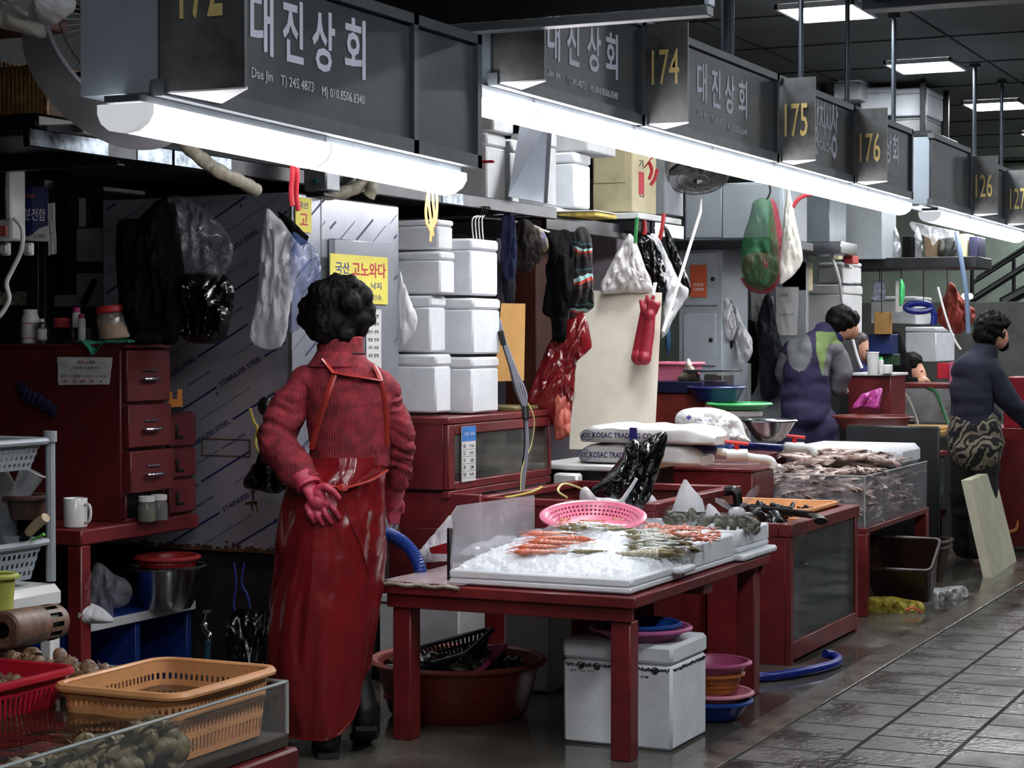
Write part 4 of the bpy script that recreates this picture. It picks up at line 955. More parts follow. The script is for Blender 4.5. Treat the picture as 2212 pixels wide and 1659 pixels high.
# ---------------------------------------------------------------- the woman in red
DW = 6.6
def Wp(px, py, df=0.): return at(px, py, DW)+FW*df
def lerp_tab(tab, y):
    if y <= tab[0][0]: return tab[0][1:]
    for a, b in zip(tab, tab[1:]):
        if y <= b[0]:
            t = (y-a[0])/(b[0]-a[0]); t = t*t*(3-2*t)*.5+t*.5
            return tuple(p+(q-p)*t for p, q in zip(a[1:], b[1:]))
    return tab[-1][1:]
M2P = DW/FPX
TOR = [(768, 738, 40, .060), (785, 742, 62, .08), (800, 748, 88, .095), (825, 752, 100, .112), (870, 757, 98, .122), (930, 758, 92, .120), (980, 757, 88, .118), (1010, 757, 86, .122)]
def torso_ring(y, tab, grow=0., n=36, tilt=.0):
    c, a, b = lerp_tab(tab, y)
    return [Wp(c, y)+RT*((a*M2P+grow)*sin(p))-FW*((b+grow)*cos(p))+V((0, 0, -tilt*sin(p))) for p in [2*pi*i/n for i in range(n)]]
def onback(px, y, off=.006):
    c, a, b = lerp_tab(TOR, y); s_ = max(-.98, min(.98, (px-c)/a))
    return Wp(px, y)-FW*(b*sqrt(1-s_*s_)+off)
SWT = mat('red_knit', (134, 34, 46), .85, var=.3, sc=24, bump=.4, wave=36, wdir='Y')
SWC = mat('red_knit_rib', (136, 35, 48), .85, var=.22, sc=30, bump=.5, wave=30, wdir='Z')
VIN = mat('red_vinyl', (122, 24, 29), .24, var=.16, sc=4, bump=.7, bsc=13, coat=.5, spec=.6)
STR = mat('vinyl_strap', (158, 50, 42), .3, var=.12, coat=.3)
GLV = mat('pink_glove', (182, 58, 82), .5, var=.1, sc=14)
BOOT = mat('black_boot', (13, 13, 15), .45, var=.3, bump=.4, bsc=30)
PNT = mat('dark_trousers', (20, 20, 26), .85)
wm = thing('person', 'woman in red knitted sweater and long red vinyl apron, seen from behind', 'person', onz(725, 1612, 0))
fdir = (FW*.92-RT*.38); fdir.z = -.1; fdir.normalize()
hc = Wp(727, 675, .02)
body = [('e', hc, (.078, .078, .108)), ('e', hc+fdir*.03+V((0, 0, -.03)), (.066, .066, .085)), ('e', hc+fdir*.105+V((0, 0, -.02)), (.016, .016, .022)),
        ('e', hc+fdir*.075+V((0, 0, -.095)), (.035, .035, .025)), ('c', [Wp(728, 725, .01), Wp(738, 790, 0)], [.05, .06])]
sd = fdir.cross(V((0, 0, 1))).normalized()
for s_ in (-1, 1): body.append(('e', hc+sd*(.078*s_)+V((0, 0, -.02)), (.02, .02, .032)))
body.append(('r', [torso_ring(y, TOR, -.026) for y in (775, 790, 812, 835, 870, 930, 980, 1010)]))
body += [('e', Wp(735, 1060, 0), (.1, .1, .1)), ('c', [Wp(690, 1070), Wp(688, 1330, .0), Wp(705, 1590, -.06)], [.075, .055, .04]), ('c', [Wp(772, 1070), Wp(765, 1300, .04), Wp(768, 1500, -.05)], [.07, .055, .04]),
         ('c', [Wp(678, 835), Wp(598, 955, -.03), Wp(668, 1028, -.15)], [.035, .036, .03]), ('c', [Wp(812, 862), Wp(860, 950, .03), Wp(848, 1045, .1)], [.035, .036, .03]),
         ('c', [Wp(668, 1028, -.15), Wp(690, 1062, -.165)], [.026, .022]), ('c', [Wp(848, 1045, .1), Wp(843, 1085, .15)], [.026, .022])]
blob(body, .011, 5).build('body', SKIN, wm)
for s_ in (-1, 1):
    MB().ell(hc+fdir*.094+sd*(.03*s_)+V((0, 0, .005)), (.011, .011, .009)).build('eye', INKK, wm)
MB().ell(hc+fdir*.098+V((0, 0, -.06)), (.018, .018, .006)).build('mouth', mat('lips', (168, 84, 80), .45), wm)
def wool(p):
    return .005*noise.noise(p*22)+.010*max(0, noise.noise(V((p.x*7, p.y*7, p.z*26))))
def fold(p):
    return .004*noise.noise(p*20)+.013*noise.noise(V((p.x*9, p.y*9, p.z*34+4*noise.noise(p*6))))
blob([('r', [torso_ring(y, TOR) for y in range(768, 1012, 12)]), ('e', Wp(664, 822), (.062, .065, .05)), ('e', Wp(828, 843), (.060, .065, .052)), ('e', Wp(752, 1003), (.128, .122, .02))], .01, 5, lambda p: wool(p)*.9).build('sweater', SWT, wm)
la = blob([('c', [Wp(668, 826), Wp(624, 885, -.01), Wp(598, 942, -.03), Wp(606, 968, -.05), Wp(648, 1010, -.12), Wp(662, 1022, -.14)], [.060, .068, .067, .066, .060, .056])], .008, 4, fold)
la.build('sleeve', SWT, wm)
ra = blob([('c', [Wp(824, 850), Wp(852, 905, .01), Wp(862, 955, .03), Wp(858, 1010, .06), Wp(852, 1038, .08)], [.054, .058, .054, .050, .046])], .008, 4, fold)
ra.build('sleeve', SWT, wm)
cf = MB().tube(smoothpath([Wp(652, 1012, -.125), Wp(668, 1028, -.145), Wp(678, 1040, -.155)], 4), [.050, .051, .05, .048, .046, .045, .044, .043, .042], 24); cf.build('cuff', SWC, wm)
# collar: standing rib plus turned-down edge
cl = MB(); rg = []
for i, (dy, rr_, dd_) in enumerate([(26, .088, 0), (14, .083, 0), (0, .079, 0), (-14, .078, 0), (-22, .080, 0), (-25, .076, 0), (-20, .068, 0), (0, .066, 0)]):
    c = Wp(735, 760+dy*1.0, .0); rg.append([c+RT*(rr_*sin(2*pi*j/40))-FW*(rr_*.95*cos(2*pi*j/40))+V((0, 0, .012*sin(2*pi*j/40+.4))) for j in range(40)])
cl.rings(rg, False, False); cl.build('collar', SWT, wm)
c2_ = MB(); rg = []
for dy, rr_, ry in [(-2, .079, .076), (10, .090, .085), (24, .106, .094), (30, .112, .098), (33, .105, .094), (26, .09, .085)]:
    c = Wp(734, 762+dy, 0); rg.append([c+RT*(rr_*sin(2*pi*j/40))-FW*(ry*cos(2*pi*j/40)) for j in range(40)])
c2_.rings(rg, False, False); c2_.build('collar_fold', SWT, wm)
p_ = Wp(779, 765)-FW*.086; MB().tube([p_-RT*.02, p_+RT*.02], .0065, 8, sq=.5).build('tag', INKK, wm)
hp_ = [('e', Wp(725, 665, .02), (.108, .112, .098)), ('e', Wp(718, 700, .0), (.098, .095, .065)), ('e', Wp(740, 632, .03), (.075, .09, .055))]
rr = random.Random(11)
for px, py, r_ in [(668, 660, .042), (662, 690, .036), (680, 715, .036), (695, 630, .045), (728, 614, .042), (757, 613, .034), (782, 640, .042), (790, 668, .036), (796, 690, .026), (775, 712, .036), (748, 724, .036), (715, 728, .034), (698, 726, .03), (770, 690, .05), (735, 700, .05), (755, 655, .05), (700, 680, .05)]:
    hp_.append(('e', Wp(px, py, rr.uniform(-.06, .0) if 680 < px < 775 else rr.uniform(-.02, .04)), (r_*.93, r_*.93, r_*.84)))
blob(hp_, .006, 22, lambda p: .006*noise.noise(p*16)+.0035*(1-2*abs(noise.noise(V((p.x*46, p.y*46, p.z*20)))))+.0035*noise.noise(p*95)).build('hair', HAIR, wm)
# glove: palm outward, fingers hanging, thumb to the side
gd = -.185
def G(px, py, d=0): return Wp(px, py, gd+d)
gl = [('c', [Wp(672, 1036, -.155), G(684, 1055, .01), G(697, 1078)], [.036, .031, .030], .62), ('c', [G(684, 1062), G(686, 1090)], [.020, .015], .8), ('c', [G(700, 1060), G(716, 1082)], [.024, .016], .8)]
for a in [[(676, 1086), (682, 1103), (691, 1119)], [(691, 1089), (699, 1108), (709, 1124)], [(707, 1085), (717, 1106), (727, 1121)], [(721, 1076), (734, 1094), (743, 1110)]]:
    gl.append(('c', [G(*a[0]), G(*a[1], -.012), G(*a[2], -.002)], [.0115, .0105, .0085]))
gl.append(('c', [G(703, 1048, -.004), G(716, 1045, -.016), G(731, 1053, -.024), G(744, 1068, -.022)], [.016, .014, .0115, .009]))
blob(gl, .0034, 2).build('glove', GLV, wm)
MB().tube(smoothpath([Wp(664, 1022, -.15), Wp(672, 1034, -.16), Wp(680, 1046, -.17)], 4), [.047+.003*sin(i*1.2) for i in range(9)], 20, sq=.8).build('glove_cuff', GLV, wm)
blob([('c', [Wp(852, 1036, .09), Wp(847, 1070, .13), Wp(843, 1092, .15)], [.040, .036, .03], .75)]+[('c', [Wp(836+6*i, 1092, .15+.012*i), Wp(834+6*i, 1122, .16+.012*i), Wp(836+5*i, 1138, .18+.012*i)], [.0105, .010, .008]) for i in range(4)]+[('c', [Wp(852, 1080, .15), Wp(862, 1098, .17), Wp(862, 1112, .19)], [.014, .012, .009])], .0045, 2).build('glove', GLV, wm)
# apron
AP = [(985, 672, 838, .128), (1010, 664, 838, .135), (1040, 632, 832, .15), (1100, 617, 832, .165), (1200, 607, 831, .175), (1300, 593, 822, .175), (1420, 587, 806, .17), (1500, 597, 796, .165), (1580, 618, 790, .16)]
XE = [(985, 742), (1040, 746), (1100, 757), (1180, 783), (1230, 795), (1300, 792), (1400, 783), (1500, 772), (1540, 762), (1565, 742), (1578, 712)]
def apron_pt(px_or_phi, y, grow=0., phi=None, seed=0):
    xl, xr, b = lerp_tab(AP, y); c, a = (xl+xr)/2, (xr-xl)/2
    k = phi
    w_ = .010*noise.noise(V((k*2.2+seed, y*.004, seed)))*min(1, (y-980)/150)+.007*noise.noise(V((k*4+seed, y*.011+k*1.5, seed+3)))
    w_ += .008*max(0, min(1, k*2+.6))*(1-2*abs(noise.noise(V((k*3.2-y*.011+seed, y*.013+k*.6, seed+5))))**.7)*max(0, 1-abs(y-1110)/210)+.003*(1-2*abs(noise.noise(V((k*4+seed, y*.006, seed+9)))))
    rip = .014*sin(k*5+seed)*max(0, (y-1150)/430)*(.5+.5*noise.noise(V((k, seed, 1))))
    g = grow+w_+rip*.6
    return Wp(c, y)+RT*((a*M2P+g)*sin(k))-FW*((b+g)*cos(k))
def flap(phi0, edge, y0, y1, grow, nu, nv, seed, corner=None):
    def fn(u, v):
        y = y0+(y1-y0)*v
        pe = edge(y); k = phi0+(pe-phi0)*u
        return apron_pt(None, y, grow, k, seed)
    return MB().sheet(fn, nu, nv)
def phi_e(y):
    xl, xr, b = lerp_tab(AP, y); c, a = (xl+xr)/2, (xr-xl)/2; x = lerp_tab(XE, y)[0]
    return math.asin(max(-.97, min(.97, (x-c)/a)))
ap = thing('vinyl_apron', None, None)
COL.objects.unlink(ap); bpy.data.objects.remove(ap)
fl = flap(-pi*1.0, phi_e, 986, 1578, .016, 90, 120, 2); fl.build('apron', VIN, wm)
MB().tube([apron_pt(None, 986+592*i/60, .017, phi_e(986+592*i/60), 2) for i in range(61)]+[apron_pt(None, 1578, .017, phi_e(1578)-(.1+.2*i), 2) for i in range(12)], .004, 6).build('hem', VIN, wm)
fl = flap(pi*1.0, lambda y: -.25 if y < 1150 else (-.25+.95*min(1, (y-1150)/110) if y < 1260 else .70-.25*min(1, (y-1260)/90)), 986, 1488, -.003, 50, 70, 7); fl.build('apron_flap', VIN, wm)
def strap(pts, wd=.011, th=.35, name='apron_strap'):
    MB().tube(smoothpath(pts, 6), wd, 8, sq=th).build(name, STR, wm)
strap([onback(728, 806, .012), onback(760, 812, .014), onback(795, 817, .014), onback(826, 822, .010)], .013)
strap([Wp(703, 776)-FW*.085, onback(714, 790, .016), onback(729, 808, .014)], .013); strap([Wp(811, 790)-FW*.07, onback(820, 806, .016), onback(826, 822, .014)], .015)
strap([onback(729, 808, .012), onback(712, 860, .012), onback(693, 915, .012), onback(677, 968, .014)], .012)
strap([onback(826, 824, .012), onback(834, 860, .012), onback(838, 910, .012), onback(838, 960, .012)], .010)
bk = lambda x, y: apron_pt(None, y, .016, math.asin(max(-.97, min(.97, (x-(lerp_tab(AP, y)[0]+lerp_tab(AP, y)[1])/2)/((lerp_tab(AP, y)[1]-lerp_tab(AP, y)[0])/2)))), 2)
strap([bk(744, 1050), bk(770, 1044), bk(800, 1032), bk(826, 1014)], .012); strap([bk(746, 1048), bk(720, 1042), bk(690, 1030)], .011)
MB().ell(bk(746, 1049), (.015, .02, .014), jit=.4).build('knot', STR, wm)
# trousers and boots
blob([('c', [Wp(765, 1250, .03), Wp(762, 1330, .04), Wp(768, 1500, -.04)], [.07, .066, .055]), ('c', [Wp(690, 1250), Wp(690, 1350), Wp(703, 1575, -.06)], [.085, .07, .055])], .012).build('trousers', PNT, wm)
def boot(ank, heel, toe, rs=.045):
    blob([('c', [ank, heel+V((0, 0, .03))], [rs, .046]), ('c', [heel+V((0, 0, .005)), heel.lerp(toe, .5)+V((0, 0, .008)), toe], [.042, .046, .038], .72), ('e', heel+V((0, 0, .012)), (.046, .046, .034))], .007, 4).build('boot', BOOT, wm)
    d_ = (toe-heel).normalized(); s_ = d_.cross(V((0, 0, 1))).normalized(); L_ = (toe-heel).length
    MB().prism([heel-d_*.045-s_*.034-V((0, 0, .04)), heel-d_*.045+s_*.034-V((0, 0, .04)), heel+d_*L_*.6+s_*.048-V((0, 0, .04)), toe+d_*.03+s_*.03-V((0, 0, .036)), toe+d_*.03-s_*.03-V((0, 0, .036)), heel+d_*L_*.6-s_*.048-V((0, 0, .04))], (0, 0, .016)).build('sole', mat('sole_rubber', (30, 28, 26), .7), wm)
h1 = onz(708, 1607, .042); boot(Wp(700, 1490, -.02), h1, h1+FW*.2-RT*.03+V((0, 0, .005)))
h2 = Wp(792, 1552, -.06); tz = onz(770, 1600, .04); boot(Wp(768, 1430, -.03), h2, V((h2.x, h2.y, .05))+FW*.14-RT*.02)
# ---------------------------------------------------------------- red desk, drawer cabinet and things on them
DX0, DX1, DY, DZ = 5.42, 6.13, 4.15, .73
t = thing('red_desk', 'narrow red painted desk standing in front of the steel fridge side', 'desk', (5.78, 4.5, 0))
MB().box(DX0, DX1, DY, 4.85, DZ-.055, DZ, .006).build('desk_top', RED, t)
for x, y in ((DX0+.005, DY+.005), (DX0+.005, 4.78), (DX1-.065, 4.78), (DX1-.3, 4.78)):
    MB().box(x, x+.055, y, y+.06, 0, DZ-.057, .004).build('leg', RED, t)
KX0 = 5.70; KY = KX0*tan(TH-math.atan((270-1106)/FPX)); KX1 = KY/tan(TH-math.atan((367-1106)/FPX))
kz = lambda py: 1.38-(py-733)*6.93/FPX
KD = mat('drawer_red', (92, 25, 28), .5, var=.2, sc=5, coat=.05)
t = thing('drawer_cabinet', 'tall dark red drawer cabinet on the desk with a paper notice on its side', 'cabinet', (KX0+.15, KY+.3, DZ))
MB().box(KX0, KX1, KY+.02, 5.05, DZ+.001, kz(752), .004).build('cabinet_body', KD, t)
MB().box(KX0-.004, KX1+.004, KY-.006, 5.06, kz(752)+.001, kz(742), .003).build('cabinet_top', KD, t)
for i, (a, b) in enumerate([(756, 868), (876, 968), (976, 1066)]):
    o_ = [0, .006, .014][i]
    d = MB().box(KX0+.008, KX1-.004, KY-o_-.004, KY+.016, kz(b), kz(a), .003).build('drawer', KD, t)
    zc = (kz(a)+kz(b))/2; xc = (KX0+KX1)/2
    MB().tube(smoothpath([(xc-.04, KY-o_-.004, zc-.012), (xc-.04, KY-o_-.026, zc-.012), (xc+.04, KY-o_-.026, zc-.012), (xc+.04, KY-o_-.004, zc-.012)], 4), .006, 8).tube([(xc-.04, KY-o_-.008, zc+.018), (xc+.04, KY-o_-.008, zc+.018)], .004, 6).build('handle', STEEL, d)
fr_ = MB().box(KX0+.005, KX1-.005, KY+.002, KY+.018, kz(1130), kz(1122), .002).box(KX0+.003, KX0+.012, KY+.002, KY+.018, kz(1122), kz(1070), .002)
fr_.build('shelf_edge', KD, t)
MB().box(KX0+.014, KX1-.06, KY+.0185, KY+.0195, kz(1121), kz(1072), 0).build('slot_shade_sheet', BLK, t)  # black sheet on the solid body stands in for the slot's shade
JAR = mat('jar_glass', (150, 160, 150), .08, alpha=.4, spec=.8)
for i in range(2):
    c = V((KX0+.07+.075*i, KY-.04, DZ+.001)); j = thing('glass_jar', ['small glass jar with pale lid in the open slot of the red drawers', 'second small jar farther along the open slot of the red drawers'][i], 'jar', c)
    MB().lathe([(.001, 0), (.03, 0), (.032, .01), (.032, .055), (.026, .066), (.026, .07), (.001, .07)], c, 20).build('glass', JAR, j)
    MB().lathe([(.001, .071), (.029, .071), (.029, .09), (.001, .092)], c, 20).build('lid', PLAW, j)
    MB().lathe([(.001, .003), (.028, .003), (.028, .05), (.001, .05)], c, 16).build('contents', mat('jar_fill%d' % i, [(92, 84, 40), (80, 60, 84)][i], .7), j)
S0 = KX1+.003; S1 = min(6.205, (KY+.02)/tan(TH-math.atan((418-1106)/FPX)))
t = thing('drawer_unit', 'slim red drawer unit with three recessed pulls between cabinet and fridge', 'cabinet', (S0+.06, KY+.2, DZ))
zz2 = lambda py: 1.38-(py-733)*7.15/FPX
MB().box(S0, S1, KY+.025, KY+.45, DZ+.001, zz2(892), .003).build('unit_body', KD, t)
for i, (a, b) in enumerate([(898, 966), (974, 1034), (1042, 1112)]):
    d = MB().box(S0+.004, S1-.004, KY+.008, KY+.023, zz2(b), zz2(a), .003).build('drawer', KD, t); xc = S0+(S1-S0)*.35; zc = (zz2(a)+zz2(b))/2
    MB().box(xc-.02, xc-.008, KY+.002, KY+.0075, zc-.025, zc+.02, .001).box(xc-.02, xc+.03, KY+.002, KY+.0075, zc-.03, zc-.02, .001).build('pull', BLK, d)
# paper notice on the cabinet side
def px_sheet(name, label, cat, X, pts, m, nu=14, nv=10, wob=.006, off=.004, texts=()):
    """paper hung flat against the plane x = X, its four corners given"""
    q = [onx(a, b, X) for a, b in pts]     # tl, tr, br, bl
    t = thing(name, label, cat, (X, (q[2].y+q[3].y)/2, min(q[2].z, q[3].z)))
    def fn(u, v):
        p = q[0].lerp(q[1], u).lerp(q[3].lerp(q[2], u), v); n_ = noise.noise(V((u*4+X, v*3, X*3)))
        return V((X-off-abs(n_)*wob*2, p.y+n_*wob*.3, p.z+n_*wob*.6))
    MB().sheet(fn, nu, nv, (.001, 0, 0)).build('sheet', m, t)
    ux = (q[1]-q[0]); uz = (q[0]-q[3]); W_, Hh = ux.length, uz.length; ux.normalize(); uz.normalize()
    for tx_, u, v, wd, h_, mm in texts:
        MB().text(tx_, q[3]+ux*(u*W_)+uz*(v*Hh)+V((-off-wob*1.3-.001, 0, 0)), ux, uz, wd*W_, h_*Hh, .0006).build('print', mm, t)
    return t
px_sheet('paper_notice', 'crumpled printed paper notice on the side of the red drawer cabinet', 'paper', KX0, [(126, 771), (245, 772), (238, 830), (128, 832)], PAPER, wob=.004,
    texts=[('알림', .38, .78, .12, .1, INKR), ('스케줄', .52, .78, .18, .1, NAVYP), ('수산물 안내문 참고', .3, .6, .5, .07, INKK), ('규격 ㅣ 품목 ㅣ 단가 ㅣ 비고', .06, .30, .84, .08, INKK), ('2 3 8 5 1', .1, .12, .7, .08, INKR)])
b = MB().tube(smoothpath([onx(50, 825, KX0)-FW*.012, onx(52, 848, KX0)-FW*.012, onx(70, 858, KX0)-FW*.014, onx(92, 868, KX0)-FW*.012, onx(122, 893, KX0)-FW*.01], 6), [.018+.006*(i % 3) for i in range(24)]+[.004], 8, sq=.4)
one(b, 'blue_rag', mat('navy_rag', (18, 26, 62), .8), 'twisted navy blue rag on the dark red cabinet side', 'cloth')
ct = kz(742)+.001
def on_top(px, py): return onz(px, py, ct)
c = V((KX0+.10, 0, ct)); 
def topc(px, dx): y_ = (KX0+dx)*tan(TH-math.atan((px-1106)/FPX)); return V((KX0+dx, y_, ct))
def bottle(name, label, c, r, h, m, cap, caph=.03, neck=.6, band=None, cat='bottle'):
    t = thing(name, label, cat, c)
    MB().lathe([(.001, 0), (r*.95, 0), (r, .006), (r, h*.72), (r*.92, h*.8), (r*neck, h*.88), (r*neck, h-caph), (.001, h-caph)], c, 24).build('bottle_body', m, t)
    MB().lathe([(.001, h-caph+.001), (r*neck*1.15, h-caph+.001), (r*neck*1.15, h-.003), (r*neck, h), (.001, h)], c, 20).build('cap', cap, t)
    if band:
        MB().lathe([(r+.0008, h*.12), (r+.0008, h*.62)], c, 24).build('label_wrap', PAPER, t); MB().lathe([(r+.0015, h*.14), (r+.0015, h*.17)], c, 24).lathe([(r+.0015, h*.57), (r+.0015, h*.60)], c, 24).build('label_stripe', band, t)
    return t
bottle('pill_bottle', 'white pill bottle with red striped label on the red cabinet', topc(66, .08), .033, .125, PLAW, PLAW, .035, .68, mat('label_red', (188, 92, 76), .6))
bottle('medicine_vial', 'small dark vial with white cap beside the white pill bottle', topc(91, .06), .018, .09, mat('vial_dark', (60, 56, 50), .3), PLAW, .026, .45, INKK)
tt = thing('black_tray', 'low black tray on the red cabinet holding small bottles', 'tray', topc(142, .12))
c = topc(142, .12); b = MB().box(c.x-.05, c.x+.05, c.y-.07, c.y+.07, ct, ct+.006, .002); b.build('bottom', BLK, tt)
MB().box(c.x-.055, c.x-.05, c.y-.07, c.y+.07, ct, ct+.058, .001).box(c.x+.05, c.x+.055, c.y-.07, c.y+.07, ct, ct+.058, .001).box(c.x-.055, c.x+.055, c.y-.075, c.y-.07, ct, ct+.058, .001).box(c.x-.055, c.x+.055, c.y+.07, c.y+.075, ct, ct+.058, .001).build('tray_side', BLK, tt)
cc = topc(134, .10)+V((0, 0, .007)); tw = thing('twine_spool', 'spool of red twine standing in the black tray', 'spool', cc)
MB().lathe([(.001, .002), (.03, .002)]+[(.03+.0015*(i % 2), .004+.003*i) for i in range(27)]+[(.03, .086), (.001, .086)], cc, 22).build('twine', mat('red_twine', (150, 44, 48), .8), tw)
for i, (px, lb) in enumerate([(166, 'white tube bottle with pink cap standing in the black tray'), (177, 'smaller white bottle with pink cap leaning in the black tray')]):
    bottle('tube_bottle', lb, topc(px, .12-.02*i)+V((0, 0, .007)), .017-.003*i, .125-.025*i, PLAW, mat('pink_cap', (190, 40, 120), .4), .02, .7)
gc = on_top(232, 742)
cl_ = MB().sheet(lambda u, v: V((KX0-.02+.14*u, topc(172, .0).y*(1-v)+topc(286, 0).y*v, ct+.003+.012*abs(noise.noise(V((u*5, v*7, 2))))-(.05*max(0, .25-u)*4*max(0, 1-abs(v-.32)*5)))), 18, 30, (0, 0, .004))
one(cl_, 'green_cloth', mat('teal_cloth', (44, 136, 108), .9, var=.15, bump=.4, bsc=80), 'folded teal green cloth under the red lidded jar', 'cloth')
c = topc(249, .075)+V((0, 0, .016)); j = thing('spice_jar', 'plastic jar of tan powder with a red screw lid', 'jar', c)
Mj = Matrix.Rotation(radians(5), 3, -FW)
MB().lathe([(.001, 0), (.052, 0), (.058, .006), (.058, .075), (.055, .09), (.052, .094), (.001, .094)], c, 28, Mj).build('jar_wall', mat('jar_clear', (200, 190, 176), .1, alpha=.35, spec=.7), j)
MB().lathe([(.001, .003), (.054, .003), (.055, .05), (.04, .06), (.001, .056)], c, 24, Mj).build('powder', mat('tan_powder', (190, 150, 112), .9, var=.2, sc=60), j)
MB().lathe([(.001, .095), (.06, .095), (.061, .098), (.061, .116), (.058, .12), (.001, .12)], c, 28, Mj).build('lid', mat('lid_red', (190, 48, 52), .4), j)
MB().box(c.x-.0625, c.x-.0615, c.y-.04, c.y-.02, c.z+.075, c.z+.085, 0).build('sticker', PAPER, j)
one(puff([(285, 722), (340, 720), (347, 738), (330, 742), (282, 741)], 6.98, .05, .5, seed=8), 'black_pouch', DARK, 'flat black pouch beside the red lidded jar on the cabinet', 'pouch')
c = onz(163, 1139, DZ+.001); mg = thing('mug', 'plain white mug on the red desk', 'mug', c)
MB().lathe([(.001, 0), (.036, 0), (.0405, .004), (.0415, .100), (.040, .102), (.037, .098), (.036, .008), (.001, .007)], c, 32).build('cup', mat('glazed_white', (214, 214, 210), .15, var=.03, spec=.6), mg)
hd = (RT*.9-FW*.45).normalized()
MB().tube(smoothpath([c+hd*.039+V((0, 0, .08)), c+hd*.060+V((0, 0, .078)), c+hd*.066+V((0, 0, .05)), c+hd*.058+V((0, 0, .022)), c+hd*.038+V((0, 0, .018))], 5), .0055, 8).build('handle', MATS['glazed_white'], mg)
oc = thing('cutter', 'orange handled cutter hooked beside the drawer cabinet', 'tool', at(378, 860, 7.2))
p = lambda a, b: at(a, b, 7.2)
MB().prism([p(364, 846), p(370, 846), p(371, 862), p(383, 862), p(383, 842), p(392, 840), p(392, 878), p(364, 880)], FW*.02).build('handle', mat('amber_plastic', (206, 128, 52), .4), oc)
MB().prism([p(364, 881), p(392, 879), p(392, 892), p(364, 894)], FW*.02).build('grip', BLK, oc)
# ---------------------------------------------------------------- blue bench and things under the desk
U0, U1, UY, UZ = 5.45, 6.12, 4.2, .30
zt = onz(206, 1345, 0); 
bz = 1.38-(1352-733)*6.75/FPX
t = thing('blue_bench', 'low blue bench with a white edged top under the red desk', 'bench', (5.75, 4.4, 0))
BYF = 4.225; ux0 = 5.49; ux1 = 6.2
MB().box(ux0, ux1, BYF, 4.74, bz-.006, bz, .002).build('bench_top', mat('bench_blue', (22, 54, 132), .5, var=.15), t)
MB().box(ux0-.004, ux1+.004, BYF-.008, BYF-.002, bz-.034, bz-.001, .002).box(ux0-.01, ux0-.003, BYF-.002, 4.7, bz-.034, bz-.001, .002).box(ux0, ux1, BYF-.001, 4.69, bz-.033, bz-.007, .001).build('edge_band', WHITE, t)
for x in (ux0, (ux0+ux1)/2, ux1-.03): MB().box(x, x+.03, BYF+.01, 4.72, 0, bz-.035, .003).build('leg_panel', mat('bench_blue', (22, 54, 132), .5), t)
c = onz(362, 1313, bz); sb = bowl('steel_bowl', 'large stainless bowl on the blue bench under the desk', 'bowl', c+V((0, 0, .001)), .135, .155, STEEL, .085)
bowl('red_colander', 'red mesh colander nested in the large stainless bowl', 'colander', c+V((0, -.0, .115)), .112, .075, mat('soft_red', (168, 48, 50), .45), .085, True)
one(puff([(165, 1345), (160, 1300), (185, 1258), (208, 1218), (226, 1222), (246, 1240), (272, 1252), (286, 1275), (276, 1305), (240, 1318), (245, 1342), (205, 1347)], 6.75, .07, .9, seed=12), 'clear_bag', mat('frosted_bag', (200, 200, 212), .18, alpha=.1, bump=.9, bsc=26, spec=.7), 'clear plastic bag with a gathered top on the blue bench', 'bag')
one(puff([(163, 1345), (162, 1308), (190, 1302), (222, 1315), (246, 1342), (205, 1347)], 6.76, .055, .3, seed=14), 'white_powder', mat('salt', (214, 212, 216), .8, var=.06), 'white salt settled in the clear bag on the blue bench', 'salt', kind='stuff')
fc = thing('faucet', 'small chrome tap on a thin pipe beside the blue bench', 'faucet', at(444, 1420, 6.95))
MB().tube(smoothpath([at(440, 1352, 6.95), at(444, 1364, 6.92), at(452, 1372, 6.9), at(450, 1384, 6.9)], 5), .011, 10).ell(at(441, 1350, 6.95), (.014, .014, .012)).build('spout', STEEL, fc)
MB().tube([at(447, 1322, 6.95), at(441, 1350, 6.95)], .006, 8).tube([at(438, 1322, 6.95), at(456, 1320, 6.95)], .006, 8).build('tap_handle', STEEL, fc)
MB().tube([at(449, 1386, 6.91), at(446, 1440, 6.93), at(444, 1560, 6.95)], .01, 8).build('pipe', mat('teal_pipe', (30, 80, 92), .5), fc)
for i, (pts, lb) in enumerate([([(505, 1215), (510, 1260), (505, 1310), (520, 1350)], 'thin blue cord hanging in the dark gap under the fridge'), ([(528, 1215), (522, 1260), (535, 1290), (545, 1345)], 'second thin blue cord hanging under the fridge')]):
    wire('blue_wire', [at(a, b, 6.9) for a, b in pts], .004, mat('cord_blue', (24, 40, 130), .5), lb, 'wire')
one(puff([(495, 1330), (560, 1318), (590, 1322), (596, 1420), (600, 1575), (560, 1590), (500, 1588), (488, 1480)], 6.85, .06, .6, seed=19), 'black_sack', BAGK, 'black bag slumped on the floor under the fridge', 'bag')
